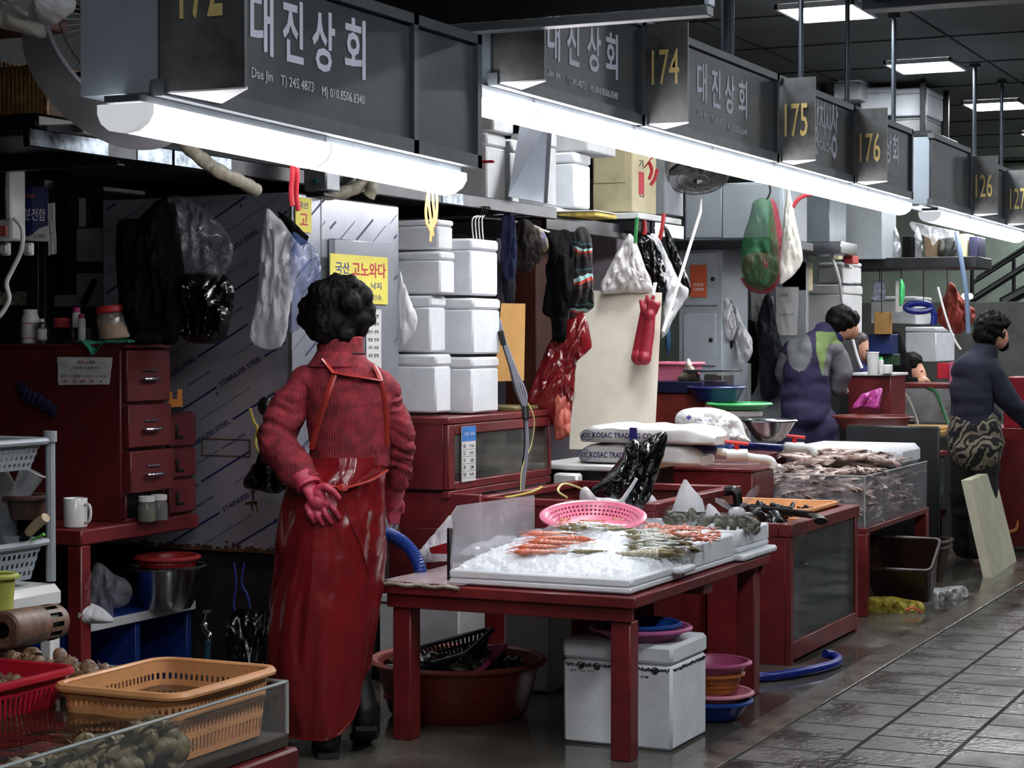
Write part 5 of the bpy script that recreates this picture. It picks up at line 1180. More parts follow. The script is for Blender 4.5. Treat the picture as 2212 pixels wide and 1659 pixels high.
# ---------------------------------------------------------------- plastic rack on a white stool
GRY = mat('rack_grey', (150, 158, 162), .4, var=.08)
RY = 3.36; RX1 = RY/tan(TH-math.atan((108-1106)/FPX)); RX0 = RX1-.62
def rz(py, D=5.27): return 1.38-(py-733)*D/FPX
t = thing('storage_rack', 'grey plastic basket rack standing on the white stool', 'rack', (RX1-.3, RY+.15, rz(1262)))
for y in (RY+.01, RY+.27):
    for x in (RX0+.01, RX1+.012): MB().tube([(x, y, rz(1258)), (x, y, rz(946))], .013, 8).lathe([(.018, 0), (.018, .03)], (x, y, rz(955)), 12).build('post', GRY, t)
for a, b in ((962, 1012), (1180, 1248)):
    z0, z1 = rz(b), rz(a-10); wl = MB(); rg = []
    cx, cy = (RX0+RX1)/2, RY+.14
    for i in range(9):
        q = i/8; rg.append(rrect(cx, cy, RX1-RX0-.05*(1-q)-.02, .27-.04*(1-q), .03, 160, z0+(z1-z0)*q))
    wl.rings(rg, False, False, hole=lambda i, j: i in (1, 3, 5) and j % 2 == 0 and (j % 40) > 6)
    bk = MB().prism(rrect(cx, cy, RX1-RX0-.07, .23, .03, 40, z0), (0, 0, .004)); wl.add(bk.v, bk.f)
    rp = rrect(cx, cy, RX1-RX0, .28, .03, 60, z1); w_ = wl.build('basket', GRY, t)
    MB().tube(rp, .010, 8, closed=True).build('basket_rim', GRY, w_)
zb_ = rz(1235)
def rk(px, py, D=5.35): return at(px, py, D)
bt = thing('water_bottle', 'ribbed clear drink bottle inside the grey rack', 'bottle', rk(12, 1180)); c = rk(10, 1195)
MB().lathe([(.001, 0), (.036, 0)]+[(.036-.003*(i % 2), .01+.012*i) for i in range(14)]+[(.03, .19), (.014, .22), (.014, .24), (.001, .24)], c, 24).build('bottle_body', mat('bottle_clear', (180, 186, 190), .1, alpha=.3, spec=.8), bt)
MB().lathe([(.001, .24), (.017, .24), (.017, .262), (.001, .262)], c, 16).build('cap', mat('cap_mauve', (150, 90, 140), .4), bt)
cu = thing('clear_cup', 'tilted clear plastic cup leaning in the grey rack', 'cup', rk(50, 1080)); MB().lathe([(.001, 0), (.024, 0), (.036, .085), (.033, .085), (.022, .003)], rk(38, 1078), 20, axes(V((.25, -.35, .8)))).build('cup_wall', mat('bottle_clear', (180, 186, 190), .1, alpha=.3), cu)
MB().lathe([(.037, .083), (.039, .087), (.035, .088)], rk(38, 1078), 20, axes(V((.25, -.35, .8)))).build('lip', PLAW, cu)
bowl('brown_bowl', 'dark brown plastic bowl in the grey rack', 'bowl', rk(58, 1120), .058, .06, mat('brown_plastic', (74, 50, 44), .4), .045)
pn = thing('frying_pan', 'black pan with a pale wooden handle lying in the grey rack', 'pan', rk(30, 1165))
MB().lathe([(.001, 0), (.08, 0), (.1, .03), (.098, .032), (.078, .004), (.001, .003)], rk(30, 1165), 30, axes(V((-.5, -.3, .6)))).build('pan_body', mat('pan_black', (20, 20, 20), .4, metal=.4), pn)
MB().tube([rk(50, 1165, 5.25), rk(66, 1148, 5.2)], .012, 10).build('ferrule', BLK, pn); MB().tube([rk(62, 1150, 5.2), rk(80, 1132, 5.17), rk(99, 1118, 5.15)], [.012, .014, .013], 12).build('handle', mat('pale_wood', (188, 164, 130), .6, var=.15), pn)
one(MB().tube([rk(68, 1168, 5.2), rk(85, 1160, 5.2), rk(95, 1154, 5.2)], [.006, .010, .012], 8, sq=.4), 'green_peeler', mat('leaf_green', (80, 164, 54), .4), 'bright green handled peeler beside the wooden pan handle', 'tool')
so = thing('white_stool', 'white plastic stool carrying the grey rack', 'stool', (RX1-.2, RY+.1, 0)); sz = rz(1263)
sx1 = RX1+.035
MB().box(sx1-.55, sx1, RY-.02, RY+.36, sz-.07, sz, .02).build('seat', PLAW, so)
for x in (sx1-.53, sx1-.045):
    for y in (RY-.01, RY+.30): MB().box(x, x+.04, y, y+.045, 0, sz-.071, .008).build('leg', PLAW, so)
MB().box(sx1-.52, sx1-.01, RY+.30, RY+.315, .3, sz-.08, .004).build('back_web', PLAW, so)
bowl('lime_tub', 'yellow green tub at the edge of the white stool', 'tub', at(-6, 1328, 4.95), .045, .10, mat('lime', (172, 178, 84), .45), .038)
# pump motor on a red tank lid
mo = thing('pump_motor', 'rusty brown pump motor with slotted housing on the red tank lid', 'motor', at(60, 1390, 4.75))
ax0, ax1 = at(4, 1362, 4.62), at(118, 1342, 4.85); d = (ax1-ax0).normalized(); L_ = (ax1-ax0).length; Mm = axes(d)
MOT = mat('rusty_brown', (120, 88, 70), .5, var=.35, sc=20, bump=.3)
MB().lathe([(.020, 0), (.040, 0), (.046, .006), (.046, L_*.45)], ax0, 36, Mm).lathe([(.046, L_*.45), (.045, L_*.62)], ax0, 36, Mm).build('casing', MOT, mo)
MB().lathe([(.045, L_*.9), (.043, L_), (.001, L_)], ax0, 36, Mm).build('end_cap', MOT, mo)
MB().lathe([(.045, L_*(.62+.028*i)) for i in range(11)], ax0, 72, Mm, hole=lambda i, j: j % 6 < 3 and 1 <= i <= 8).build('slotted_cover', MOT, mo)
MB().lathe([(.02, .0), (.02, .05), (.001, .05)], ax0, 20, Mm).build('bore', BLK, mo)
MB().lathe([(.038, L_*.6), (.038, L_*.95)], ax0, 20, Mm).build('core', BLK, mo)
rl = at(45, 1408, 4.75)
one(MB().box(rl.x-.15, rl.x+.02, rl.y-.02, rl.y+.25, rl.z-.06, at(45, 1386, 4.75).z, .01), 'red_box', RED, 'flat red box below the rusty pump motor', 'box')
MB_ = None
# ---------------------------------------------------------------- glass tank of whelks at the near end
Q1, QY, QZ0, QZ1 = 3.805, 2.335, .484, .602
Q0 = 2.35
t = thing('whelk_tank', 'low acrylic tank of seawater on a red stand holding whelks and a basket', 'tank', (3.2, 2.9, .46))
MB().box(Q0, Q1, QY, QY+.008, QZ0, QZ1, .001).build('front_pane', ACRYL, t)
MB().box(Q1-.008, Q1, QY+.009, 3.3, QZ0, QZ1, .001).build('end_pane', ACRYL, t)
MB().tube([(Q0, QY+.004, QZ1), (Q1, QY+.004, QZ1)], .004, 6).tube([(Q1-.004, QY, QZ1), (Q1-.004, 3.3, QZ1)], .004, 6).tube([(Q1-.003, QY+.003, QZ0), (Q1-.003, QY+.003, QZ1)], .005, 6).build('pane_edge', mat('edge_glow', (178, 184, 182), .25, alpha=.8), t)
MB().sheet(lambda u, v: V((Q0+(Q1-Q0-.01)*u, QY+.01+.88*v, .578+.003*noise.noise(V((u*22, v*14, 1))))), 60, 50).build('water', WATER, t)
MB().box(Q0, Q1, QY, 3.3, QZ0-.03, QZ0-.001, .003).build('tank_floor', mat('tank_bed', (56, 44, 36), .8, var=.4), t)
st = thing('red_stand', 'red painted stand under the whelk tank', 'stand', (3.2, 3.0, 0))
MB().box(Q0, Q1+.012, QY-.02, 3.32, QZ0-.10, QZ0-.032, .006).build('stand_top', RED, st)
for x in (Q0+.1, Q1-.08):
    for y in (QY+.02, 3.22): MB().box(x, x+.06, y, y+.06, 0, QZ0-.101, .004).build('leg', RED, st)
zr_ = .635
ca, cb, cc_, cd = onz(140, 1482, zr_), onz(432, 1500, zr_), onz(612, 1434, zr_), onz(338, 1424, zr_)
ctr = (ca+cb+cc_+cd)/4
lx_, ly_ = ((cc_-cb).length+(cd-ca).length)/2, ((cb-ca).length+(cc_-cd).length)/2
crate('orange_basket', 'orange slatted basket half sunk in the whelk tank', 'basket', min(ctr.x, Q1-.02-lx_/2), max(ctr.y, QY+.02+ly_/2), .488, lx_, ly_, zr_-.488, ORANGE, taper=.015, r=.045, rn=10, rows=(1, 2, 4, 5, 7), n=180, rim=.018)
ca = onz(95, 1470, .63)
crate('red_basket', 'small bright red basket in the whelk tank', 'basket', ca.x-.10, ca.y+.09, .525, .30, .28, .13, mat('bright_red', (190, 28, 50), .35), n=120, rows=(2, 3, 4, 5), rim=.012)
W0 = whelk('whelk', .05, WHK, 'brown whelk in the heap at the back of the acrylic tank', 'whelk', 'whelks heaped in the acrylic tank')
rr = random.Random(4)
first_ = True
for i in range(60):
    px, py = (rr.uniform(0, 135), rr.uniform(1418, 1490)) if i < 38 else (rr.uniform(110, 235), rr.uniform(1440, 1470))
    p = at(px, py, 4.62-(py-1418)*.004+rr.uniform(-.03, .03)); e = (rr.uniform(-1.5, 1.5), rr.uniform(-1.5, 1.5), rr.uniform(0, 6.3))
    if i == 0: W0.location = p; W0.rotation_euler = e
    else: dup(W0, p, None, None, rot=e, scale=rr.uniform(.7, 1.15))
WH2 = whelk('pale_whelk', .075, mat('pale_whelk', (156, 140, 104), .45, var=.45, sc=16, c2=(86, 74, 54), bump=.4, bsc=30), 'pale whelk pressed against the front pane of the acrylic tank', 'whelk', 'pale whelks along the front pane')
for i in range(96):
    x = Q0+.25+(3.42-Q0-.25)*rr.random(); p = V((x, QY+.035+.05*rr.random()**2, QZ0+.03+.06*rr.random())); e = (rr.uniform(-1.5, 1.5), rr.uniform(-1.5, 1.5), rr.uniform(0, 6.3))
    if i == 0: WH2.location = p; WH2.rotation_euler = e
    else: dup(WH2, p, None, None, rot=e, scale=rr.uniform(.6, .95))
for i in range(70):
    p = V((Q0+.3+(3.4-Q0-.3)*rr.random(), QY+.15+.7*rr.random(), QZ0+.06)); e = (rr.uniform(-1.5, 1.5), rr.uniform(-1.5, 1.5), rr.uniform(0, 6.3))
    dup(W0, p, None, 'brown whelk lying under the dark water of the acrylic tank', 'whelks under the dark water', rot=e, scale=rr.uniform(.6, .9))
# ---------------------------------------------------------------- overhead shelf along the back of the stall
HY, HZ0, HZ1 = 3.75, 1.952, 2.008
hx0 = HY/tan(TH-math.atan((66-1106)/FPX)); hx1 = HY/tan(TH-math.atan((1203-1106)/FPX)); hx2 = HY/tan(TH-math.atan((1440-1106)/FPX))
t = thing('overhead_shelf', 'long black steel shelf above the fridge and foam boxes', 'shelf', ((hx0+hx1)/2, 4.1, HZ0))
MB().box(hx0, hx1, HY, HY+.025, HZ0, HZ1, .004).build('front_lip', mat('lip_black', (30, 34, 38), .28, metal=.75, var=.5, sc=9), t)
MB().box(hx0+.002, hx1, HY+.027, 4.75, HZ1-.022, HZ1-.002, .003).build('deck', BLKM, t)
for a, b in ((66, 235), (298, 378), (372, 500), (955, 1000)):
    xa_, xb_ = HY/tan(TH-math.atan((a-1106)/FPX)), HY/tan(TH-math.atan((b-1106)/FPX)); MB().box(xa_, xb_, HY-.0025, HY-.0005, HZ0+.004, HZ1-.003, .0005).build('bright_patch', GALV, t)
for x in (hx0+.5, hx0+1.9, hx1-.6): MB().box(x, x+.04, HY+.05, 4.7, HZ0-.015, HZ1-.024, .003).build('cross_bar', BLKM, t)
t = thing('overhead_shelf', 'second black shelf continuing past the steel sheet to the beige cabinet', 'shelf', ((hx1+hx2)/2, 4.1, HZ0))
MB().box(hx1+.01, hx2, HY+.06, HY+.085, HZ0-.045, HZ0+.03, .004).build('front_lip', MATS['lip_black'], t)
MB().box(hx1+.01, hx2, HY+.087, 4.75, HZ0, HZ0+.02, .003).build('deck', BLKM, t)
for x in (5.0, 9.2): one(MB().box(x, x+.05, 4.70, 4.75, 0, HZ0-.052, .003) if x > 6 else MB().box(x, x+.05, 4.70, 4.75, 0, HZ1-.024, .003), 'shelf_post', BLKM, 'black shelf post rising behind the beige cabinet' if x > 6 else 'black shelf post beside the blue switchboard sign', 'post')
ST = HZ1
# ---- left end of the shelf
rs = thing('red_shelf', 'short red shelf board high above the near end of the stall', 'shelf', at(60, 70, 5.0))
a, b = ony(-40, 30, 4.0), ony(148, 60, 4.0)
MB().box(a.x, b.x, 4.0, 4.5, b.z-.02, b.z+.022, .004).build('board', REDD, rs)
one(puff([(-40, -30), (60, -40), (140, -10), (165, 5), (150, 30), (100, 55), (40, 35), (-40, 20)], 5.15, .09, .6, seed=21), 'white_sack', BAGW, 'white plastic sack bulging over the red shelf board', 'sack')
one(puff([(-30, 12), (40, 38), (88, 50), (100, 62), (95, 82), (60, 75), (-30, 50)], 4.92, .03, .6, seed=22), 'white_sack', mat('sack_cream', (206, 202, 190), .5, var=.1), 'cream sack corner draped over the edge of the red shelf board', 'sack')
def fan(label, c, axd, r, depth, m_sh, arc=None):
    t = thing('drum_fan', label, 'fan', c); Mf = axes(axd); c = V(c)
    MB().lathe([(r*.97, -depth/2), (r, -depth/2+.005), (r, depth/2-.005), (r*.97, depth/2), (r*.955, depth/2-.004), (r*.955, -depth/2+.004), (r*.97, -depth/2)], c, 64, Mf).build('drum', m_sh, t)
    g = MB()
    for i in range(64):
        a = 2*pi*i/64; q = [V((r*k*cos(a+.35*k), r*k*sin(a+.35*k), depth/2+.02+.02*(1-k))) for k in (.15, .4, .65, .85, .97)]
        g.tube([Mf @ p+c for p in q], .0022, 5)
    for k in (.35, .65, .9): g.tube([Mf @ V((r*k*cos(2*pi*j/48), r*k*sin(2*pi*j/48), depth/2+.02+.02*(1-k)))+c for j in range(48)], .003, 5, closed=True)
    g.build('wire_guard', mat('guard_wire', (92, 94, 92), .4, metal=.5), t)
    bl = MB()
    for i in range(4):
        a = i*pi/2
        bl.sheet(lambda u, v: Mf @ V((r*(.12+.78*u)*cos(a+.5*v), r*(.12+.78*u)*sin(a+.5*v), .03*(v-.5)*2))+c, 8, 5, tuple(Mf @ V((0, 0, .004))))
    bl.build('blade', BLK, t)
    MB().lathe([(.001, -depth*.6), (r*.2, -depth*.5), (r*.2, depth*.2), (.001, depth*.35)], c, 24, Mf).build('motor_hub', BLK, t)
    return t
FANG = mat('fan_grey', (150, 150, 156), .5, var=.15, sc=5)
fan('large grey drum fan on the shelf behind the sign numbered 172', at(262, 122, 6.0), V((FW*-.55+RT*.55+V((0, 0, .42)))), .295, .15, FANG)
# wicker tray, black bundle, white carton
tr = thing('slatted_crate', 'brown slatted wooden crate behind the drum fan', 'crate', at(60, 245, 6.4))
q = MB(); X = 5.35
for i in range(14):
    px = -20+9*i; y0_, z0_, z1_ = onx(px, 200, X).y, onx(px, 262, X).z, onx(px, 128+i*2, X).z; q.box(X, X+.012, y0_-.009, y0_+.003, z0_, z1_, .001)
q.build('slats', mat('cane', (150, 110, 60), .6, var=.3, sc=20), tr)
MB().box(X+.013, X+.3, onx(100, 200, X).y, onx(-20, 200, X).y, onx(40, 262, X).z, onx(40, 140, X).z, .004).build('crate_body', mat('cane_dark', (66, 44, 24), .7), tr)
MB().box(X-.01, X+.3, onx(180, 270, X).y, onx(-20, 270, X).y, onx(80, 276, X).z, onx(80, 264, X).z, .003).build('base_board', mat('cane', (150, 110, 60), .6), tr)
bx_ = BX(-30, 80, 246, 288, 5.0, .3); one(MB().box(*bx_, .01), 'black_case', BLK, 'black case at the near end of the overhead shelf', 'case')
bx_ = BX(83, 180, 268, 292, 5.05, .25); one(MB().box(*bx_, .006), 'white_carton', FOAM, 'thin white carton below the drum fan on the shelf', 'carton')
bx_ = BX(262, 335, 318, 336, 5.6, .4); one(MB().box(bx_[0], bx_[1], bx_[2], bx_[3], ST, ST+.025, .004), 'white_carton', WHITE, 'flat white board lying on the shelf beside the drain hose', 'carton')
PIPE = mat('pale_hose', (150, 144, 126), .6, var=.25, sc=30)
hpz = smoothpath([at(320, 285, 6.1), at(375, 290, 6.1), at(420, 330, 6.15), at(470, 368, 6.25), at(520, 392, 6.4), at(552, 410, 6.55)], 6)
one(MB().tube(hpz, [.021+.003*((i//2) % 2) for i in range(len(hpz))], 12), 'drain_hose', PIPE, 'pale taped drain hose slanting down from the shelf to the fridge top', 'hose')
hpz = smoothpath([at(690, 418, 7.4), at(740, 416, 7.45), at(775, 402, 7.5), at(790, 383, 7.55), at(802, 390, 7.55), at(802, 412, 7.5), at(796, 424, 7.5)], 6)
one(MB().tube(hpz, [.023+.003*((i//2) % 2) for i in range(len(hpz))], 12), 'drain_hose', PIPE, 'pale bent drain hose lying on top of the steel fridge', 'hose')
cb = thing('control_box', 'steel control box with red and green buttons hanging over the fridge corner', 'box', at(676, 415, 7.0))
X_ = 6.10; bb = BX(655, 705, 338, 412, X_, .10); MB().box(*bb, .006).build('box_shell', STEELR, cb)
bw = BX(660, 700, 415, 425, X_+.01, .08); MB().box(*bw, .003).build('bracket', BLKM, cb)
for px, py, mm in ((673, 346, mat('btn_red', (190, 30, 30), .3, emit=.6)), (689, 348, mat('btn_green', (20, 90, 60), .3)), (683, 392, mat('btn_green2', (24, 70, 60), .3))):
    p = onx(px, py, X_); MB().lathe([(.001, .014), (.009, .012), (.011, 0)], p, 16, axes((-1, 0, 0))).build('button', mm, cb)
MB().tube([onx(676, 300, X_+.05), onx(676, 340, X_+.05)], .006, 8).build('hanger', STEELR, cb)
one(MB().tube(smoothpath([at(628, 338, 5.36), at(632, 370, 5.36), at(629, 410, 5.36), at(632, 445, 5.35)]), .008, 6, sq=.3), 'red_ribbon', mat('ribbon', (176, 36, 50), .6), 'red ribbon tail hanging beside the control box, nearer the fridge side', 'ribbon')
one(MB().tube(smoothpath([at(640, 338, 5.38), at(642, 380, 5.38), at(640, 420, 5.38), at(645, 455, 5.37)]), .008, 6, sq=.3), 'red_ribbon', MATS['ribbon'], 'second red ribbon tail, hanging against the narrow yellow notice', 'ribbon')
# ---- switchboard sign and clutter at the dark end
px_sheet('switchboard_sign', 'blue and white Korean switchboard sign on the dark post', 'sign', 5.35, [(24, 400), (105, 404), (105, 522), (24, 518)], mat('sign_navy', (28, 34, 92), .4, var=.06), wob=0,
    texts=[('전기', .04, .50, .26, .14, INKW), ('통신', .04, .30, .26, .14, INKW), ('분전함', .38, .38, .56, .22, INKW), ('책/금/주/의', .2, .78, .44, .08, mat('ink_coral', (226, 90, 80), .5)), ('자갈치시장', .5, .06, .4, .06, INKW)])
q = MB(); p0_, p1_ = onx(24, 518, 5.342), onx(105, 522, 5.342)
q.prism([V((5.342, p0_.y, p0_.z)), V((5.342, p1_.y, p1_.z)), V((5.342, p1_.y, p1_.z+.055)), V((5.342, p1_.y+.04, p1_.z+.045)), V((5.342, p1_.y+.075, p1_.z+.02)), V((5.342, p0_.y, p0_.z+.012))], (-.001, 0, 0))
wv_ = one(q, 'white_sticker', WHITE, 'white wave sticker along the foot of the blue switchboard sign', 'sticker')
MB().text('한국전력', (5.3405, p1_.y+.062, p1_.z+.012), (0, -1, 0), (0, 0, 1), .045, .014, .0005).build('print', NAVYP, wv_)
one(MB().box(6.30, 6.36, onx(97, 560, 6.30).y, onx(58, 560, 6.30).y, 0, 2.6, .004), 'dark_post', mat('dark_bronze', (44, 40, 34), .5, var=.3), 'dark bronze post behind the bottles on the red cabinet', 'post')
one(MB().tube([onx(83, 520, 6.285), onx(82, 680, 6.285)], .002, 6), 'pull_cord', mat('cord_tan', (150, 140, 100), .6), 'thin tan pull cord on the dark bronze post', 'cord')
mb_ = BX(-40, 24, 340, 520, 5.25, .08); mt = thing('meter_box', 'white framed meter box beside the blue switchboard sign', 'box', (mb_[0], mb_[2], mb_[4]))
MB().box(*mb_, .008).build('box_frame', PLAW, mt); MB().box(5.243, 5.2495, onx(14, 430, 5.25).y, mb_[3]-.01, mb_[4]+.07, mb_[5]-.02, .003).build('window', BLK, mt)
for y0_, lb in ((onx(16, 500, 5.25).y, 0),): MB().box(5.242, 5.249, y0_, y0_+.04, mb_[4]+.015, mb_[4]+.05, .001).build('red_label', mat('label_red', (188, 92, 76), .6), mt)
for px, lb in ((8, 'small white cable clip below the meter box'), (58, 'small white cable clip below the blue switchboard sign')):
    c_ = BX(px-9, px+9, 524, 552, 5.34, .02); one(MB().box(*c_, .004).box(c_[0]-.008, c_[0], c_[2]+.003, c_[3]-.003, c_[4]+.008, c_[5]-.008, .002), 'cable_clip', PLAW, lb, 'clip')
wire('white_cable', [at(30, 470, 6.55), at(48, 495, 6.55), at(46, 540, 6.55), at(28, 580, 6.55), at(14, 612, 6.55), at(20, 645, 6.55), at(5, 675, 6.55), at(-10, 690, 6.55)], .008, PLAW, 'white cable looping down past the blue switchboard sign', 'cable')
px_sheet('paper_strip', 'narrow white paper strip with handwriting beside the switchboard sign', 'paper', 5.36, [(106, 440), (120, 438), (124, 548), (106, 552)], PAPER, wob=.003, texts=[('주의 사항', .15, .4, .6, .04, INKK)])
for i, (pl, pr, pt, pb, lb) in enumerate([(165, 222, 492, 565, 'pale sheet showing in the dark gap beside the fridge, upper one'), (165, 222, 590, 662, 'pale sheet showing in the dark gap beside the fridge, lower one'), (95, 200, 637, 662, 'long pale board lying behind the bottles on the cabinet'), (-20, 55, 630, 660, 'bright printed carton edge at the dark end of the cabinet')]):
    c_ = BX(pl, pr, pt, pb, 6.385-.001*i, .014); one(MB().box(*c_, .002), 'pale_board', [WHITE, WHITE, PAPER, mat('carton_print', (190, 196, 170), .6, var=.5, sc=25)][i], lb, 'board')
one(MB().box(6.4, 6.9, 6.4*tan(TH-math.atan((224-1106)/FPX)), 5.6, 0, 2.05, .004), 'dark_cabinet', mat('cabinet_dark', (40, 40, 42), .6, var=.3), 'dark storage cabinet in the gap beside the steel fridge', 'cabinet')
c_ = BX(145, 192, 424, 492, 6.34, .06); sw = thing('switch_board', 'dark switch panel with a white strip beside the fridge', 'panel', (c_[0], c_[2], c_[4])); MB().box(*c_, .003).build('panel_body', mat('dark_grey', (38, 36, 36), .5), sw); c2 = BX(170, 185, 428, 490, 6.334, .005); MB().box(*c2, .001).build('white_strip', PAPER, sw)
one(MB().tube([at(205, 605, 7.8), at(180, 655, 7.76)], [.012, .016], 8), 'umbrella', DARK, 'closed dark umbrella leaning in the gap beside the fridge', 'umbrella')
# ---- bags and clothes hung on the fridge side
one(puff([(255, 480), (300, 470), (340, 432), (370, 430), (385, 470), (392, 540), (400, 620), (385, 735), (330, 740), (268, 725), (256, 640), (250, 560)], 7.05, .09, .5, seed=31), 'black_coat', DARK, 'black coat hanging on the steel fridge side', 'coat')
one(puff([(362, 428), (395, 425), (440, 450), (480, 490), (503, 530), (498, 570), (470, 600), (420, 590), (385, 545), (372, 490)], 7.03, .07, .9, seed=32), 'clear_bag', mat('smoky_film', (120, 122, 130), .2, alpha=.38, bump=.7, bsc=18, spec=.7, var=.3), 'clear printed plastic bag hanging over the black coat', 'bag')
tb_ = MB(); 
for i, (s_, px, py, h_) in enumerate([('모음배달', 418, 520, .03), ('비닐봉투', 436, 545, .016), ('010-2245', 440, 565, .012)]): tb_.text(s_, at(px, py, 6.935), (RT*.85+V((0, 0, -.4))).normalized(), (V((0, 0, 1))+RT*.4).normalized(), .1, h_, .0006)
one(tb_, 'bag_print', INKK, 'black Korean print on the clear hanging bag', 'print')
one(puff([(378, 600), (470, 590), (505, 620), (500, 680), (478, 738), (400, 735), (380, 680)], 7.06, .07, 1.1, seed=33), 'black_bag', BAGK, 'crinkled black plastic bag hanging below the printed clear bag', 'bag')
one(puff([(575, 455), (600, 470), (632, 500), (655, 540), (640, 600), (628, 660), (610, 745), (560, 750), (540, 720), (555, 640), (562, 540)], 6.98, .05, .8, seed=34), 'white_sheet_bag', mat('translucent_white', (208, 210, 216), .3, alpha=.85, bump=.5, bsc=12, var=.1), 'long white plastic sheet hanging at the fridge corner', 'bag')
one(puff([(630, 505), (655, 515), (685, 545), (693, 600), (670, 660), (645, 712), (625, 712), (632, 640), (625, 580)], 6.9, .05, 1.0, seed=35), 'blue_bag', mat('bag_blue_clear', (120, 140, 190), .2, alpha=.34, bump=.7, bsc=18, spec=.7, c2=(40, 70, 140), sc=9), 'clear bag with blue print hanging behind the head of the woman', 'bag')
one(puff([(600, 458), (625, 470), (655, 500), (668, 515), (650, 530), (625, 500)], 6.93, .02, .5, seed=36), 'black_pouch', DARK, 'black strap bag corner at the fridge edge above the white sheet', 'pouch')
one(puff([(862, 588), (872, 610), (888, 650), (902, 690), (895, 720), (870, 745), (862, 700)], 8.0, .02, .6, seed=37), 'white_bag', BAGW, 'white bag hooked on the far edge of the fridge beside the foam boxes', 'bag')
bb_ = thing('small_black_bag', 'small knotted black bag hanging by a yellow string on the fridge', 'bag', at(575, 1060, 6.95))
puff([(560, 978), (575, 970), (600, 985), (622, 1020), (628, 1050), (595, 1066), (548, 1058), (525, 1050), (535, 1020), (550, 1000)], 6.95, .06, 1.0, seed=38).build('bag_body', BAGK, bb_)
MB().tube(smoothpath([at(540, 882, 6.98), at(548, 910, 6.97), at(556, 925, 6.96), at(552, 960, 6.95), at(562, 980, 6.95)]), .006, 6).build('string', mat('yellow_string', (176, 160, 70), .7), bb_)
c_ = at(573, 878, 7.0); one(MB().ell(c_, (.02, .03, .035)), 'black_ball', BLK, 'round black ball on the fridge behind the bent elbow', 'ball')
ky = thing('scissors', 'rusty scissors hanging below the small black bag', 'tool', at(545, 1100, 7.0))
MB().tube([at(548, 1052, 6.97), at(547, 1080, 7.0)], .004, 6).tube([at(530, 1088, 7.0), at(558, 1085, 7.0)], .006, 6).build('grip', RUST, ky); MB().tube([at(544, 1082, 7.0), at(546, 1106, 7.0)], [.006, .002], 6).build('blade', RUST, ky); MB().tube([at(551, 1082, 7.0), at(558, 1108, 7.0)], [.006, .002], 6).build('blade', RUST, ky)
sg = thing('cord_bundle', 'bundle of tan cords dangling below the second lamp', 'cord', at(930, 520, 6.9))
for i, pts in enumerate([[(930, 392), (926, 430), (930, 470), (932, 490), (930, 522)], [(938, 392), (944, 430), (942, 475), (934, 495), (936, 510)], [(933, 392), (936, 440), (938, 470), (928, 492), (932, 500)], [(928, 395), (920, 450), (922, 480), (926, 490)]]):
    MB().tube(smoothpath([at(a, b, 6.1) for a, b in pts]), .0045, 6).build('cord', mat('tan_cord', (204, 158, 96), .6), sg)
# ---------------------------------------------------------------- boxes on the shelf
SG = 'white foam boxes up on the overhead shelf'
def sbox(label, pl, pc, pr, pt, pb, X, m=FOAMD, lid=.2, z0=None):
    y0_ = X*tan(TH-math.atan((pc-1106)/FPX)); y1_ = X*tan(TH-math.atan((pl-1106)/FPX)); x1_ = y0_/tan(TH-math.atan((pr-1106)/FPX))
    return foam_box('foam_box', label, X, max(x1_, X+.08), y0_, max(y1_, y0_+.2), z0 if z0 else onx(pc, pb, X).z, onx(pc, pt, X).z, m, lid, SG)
sbox('foam box tied with red string on the shelf behind sign 172', 1005, 1052, 1092, 285, 408, 7.9, z0=ST+.001)
sbox('foam box resting on the string tied box behind sign 172', 1020, 1066, 1110, 228, 283, 7.92)
sbox('foam box against the steel sheet on the shelf', 1085, 1105, 1122, 300, 410, 8.25, z0=ST+.001)
sbox('wide foam box bridging the top of the shelf stack under lamp row', 1185, 1268, 1330, 268, 326, 9.0)
sbox('narrow white foam box standing beside the steel sheet', 1175, 1182, 1202, 285, 415, 8.78, z0=ST+.03)
sbox('foam box under the wide bridging box on the shelf', 1198, 1240, 1275, 328, 425, 8.95, FOAM, z0=ST+.03)
one(MB().box(8.75, 9.35, 3.9, 4.3, ST-.015, ST+.028, .004), 'white_board', WHITE, 'white board under the foam boxes at the end of the shelf', 'board')
one(MB().box(7.88, 7.895, 3.77, 3.98, 2.17, 2.18, 0).tube([(7.888, 3.985, 2.175), (7.888, 3.765, 2.172)], .005, 6).ell((7.886, 3.86, 2.174), (.006, .02, .008)), 'red_string', MATS['ribbon'], 'red string tied around the foam box on the shelf', 'string')
X_ = 8.2; p0_, p1_ = onx(1108, 262, 8.12), onx(1186, 440, 8.12)
ss = thing('steel_sheet', 'tall leaning stainless sheet reflecting the lamps on the shelf', 'sheet', (8.35, 3.85, ST))
qa = [at(1126, 250, 8.95), at(1184, 262, 9.05), at(1176, 438, 8.95), at(1098, 424, 8.75)]
MB().prism(qa, FW*.012).build('sheet', mat('brushed_sheet', (160, 164, 172), .25, metal=.75, var=.12, sc=3), ss)
MB().prism([qa[1]-FW*.002, qa[1]+RT*.02-FW*.002, qa[2]+RT*.014-FW*.002, qa[2]-FW*.002], FW*.016).build('edge_strip', mat('strip_grey', (74, 74, 82), .5), ss)
bb = BX(1280, 1366, 318, 458, 9.75, .3); bc = thing('beige_cabinet', 'beige steel wall cabinet with black lettering and a red label', 'cabinet', (9.9, bb[2], bb[4]))
MB().box(bb[0], bb[0]+.36, bb[2], bb[3], bb[4], bb[5], .005).build('cabinet_body', BEIGE, bc)
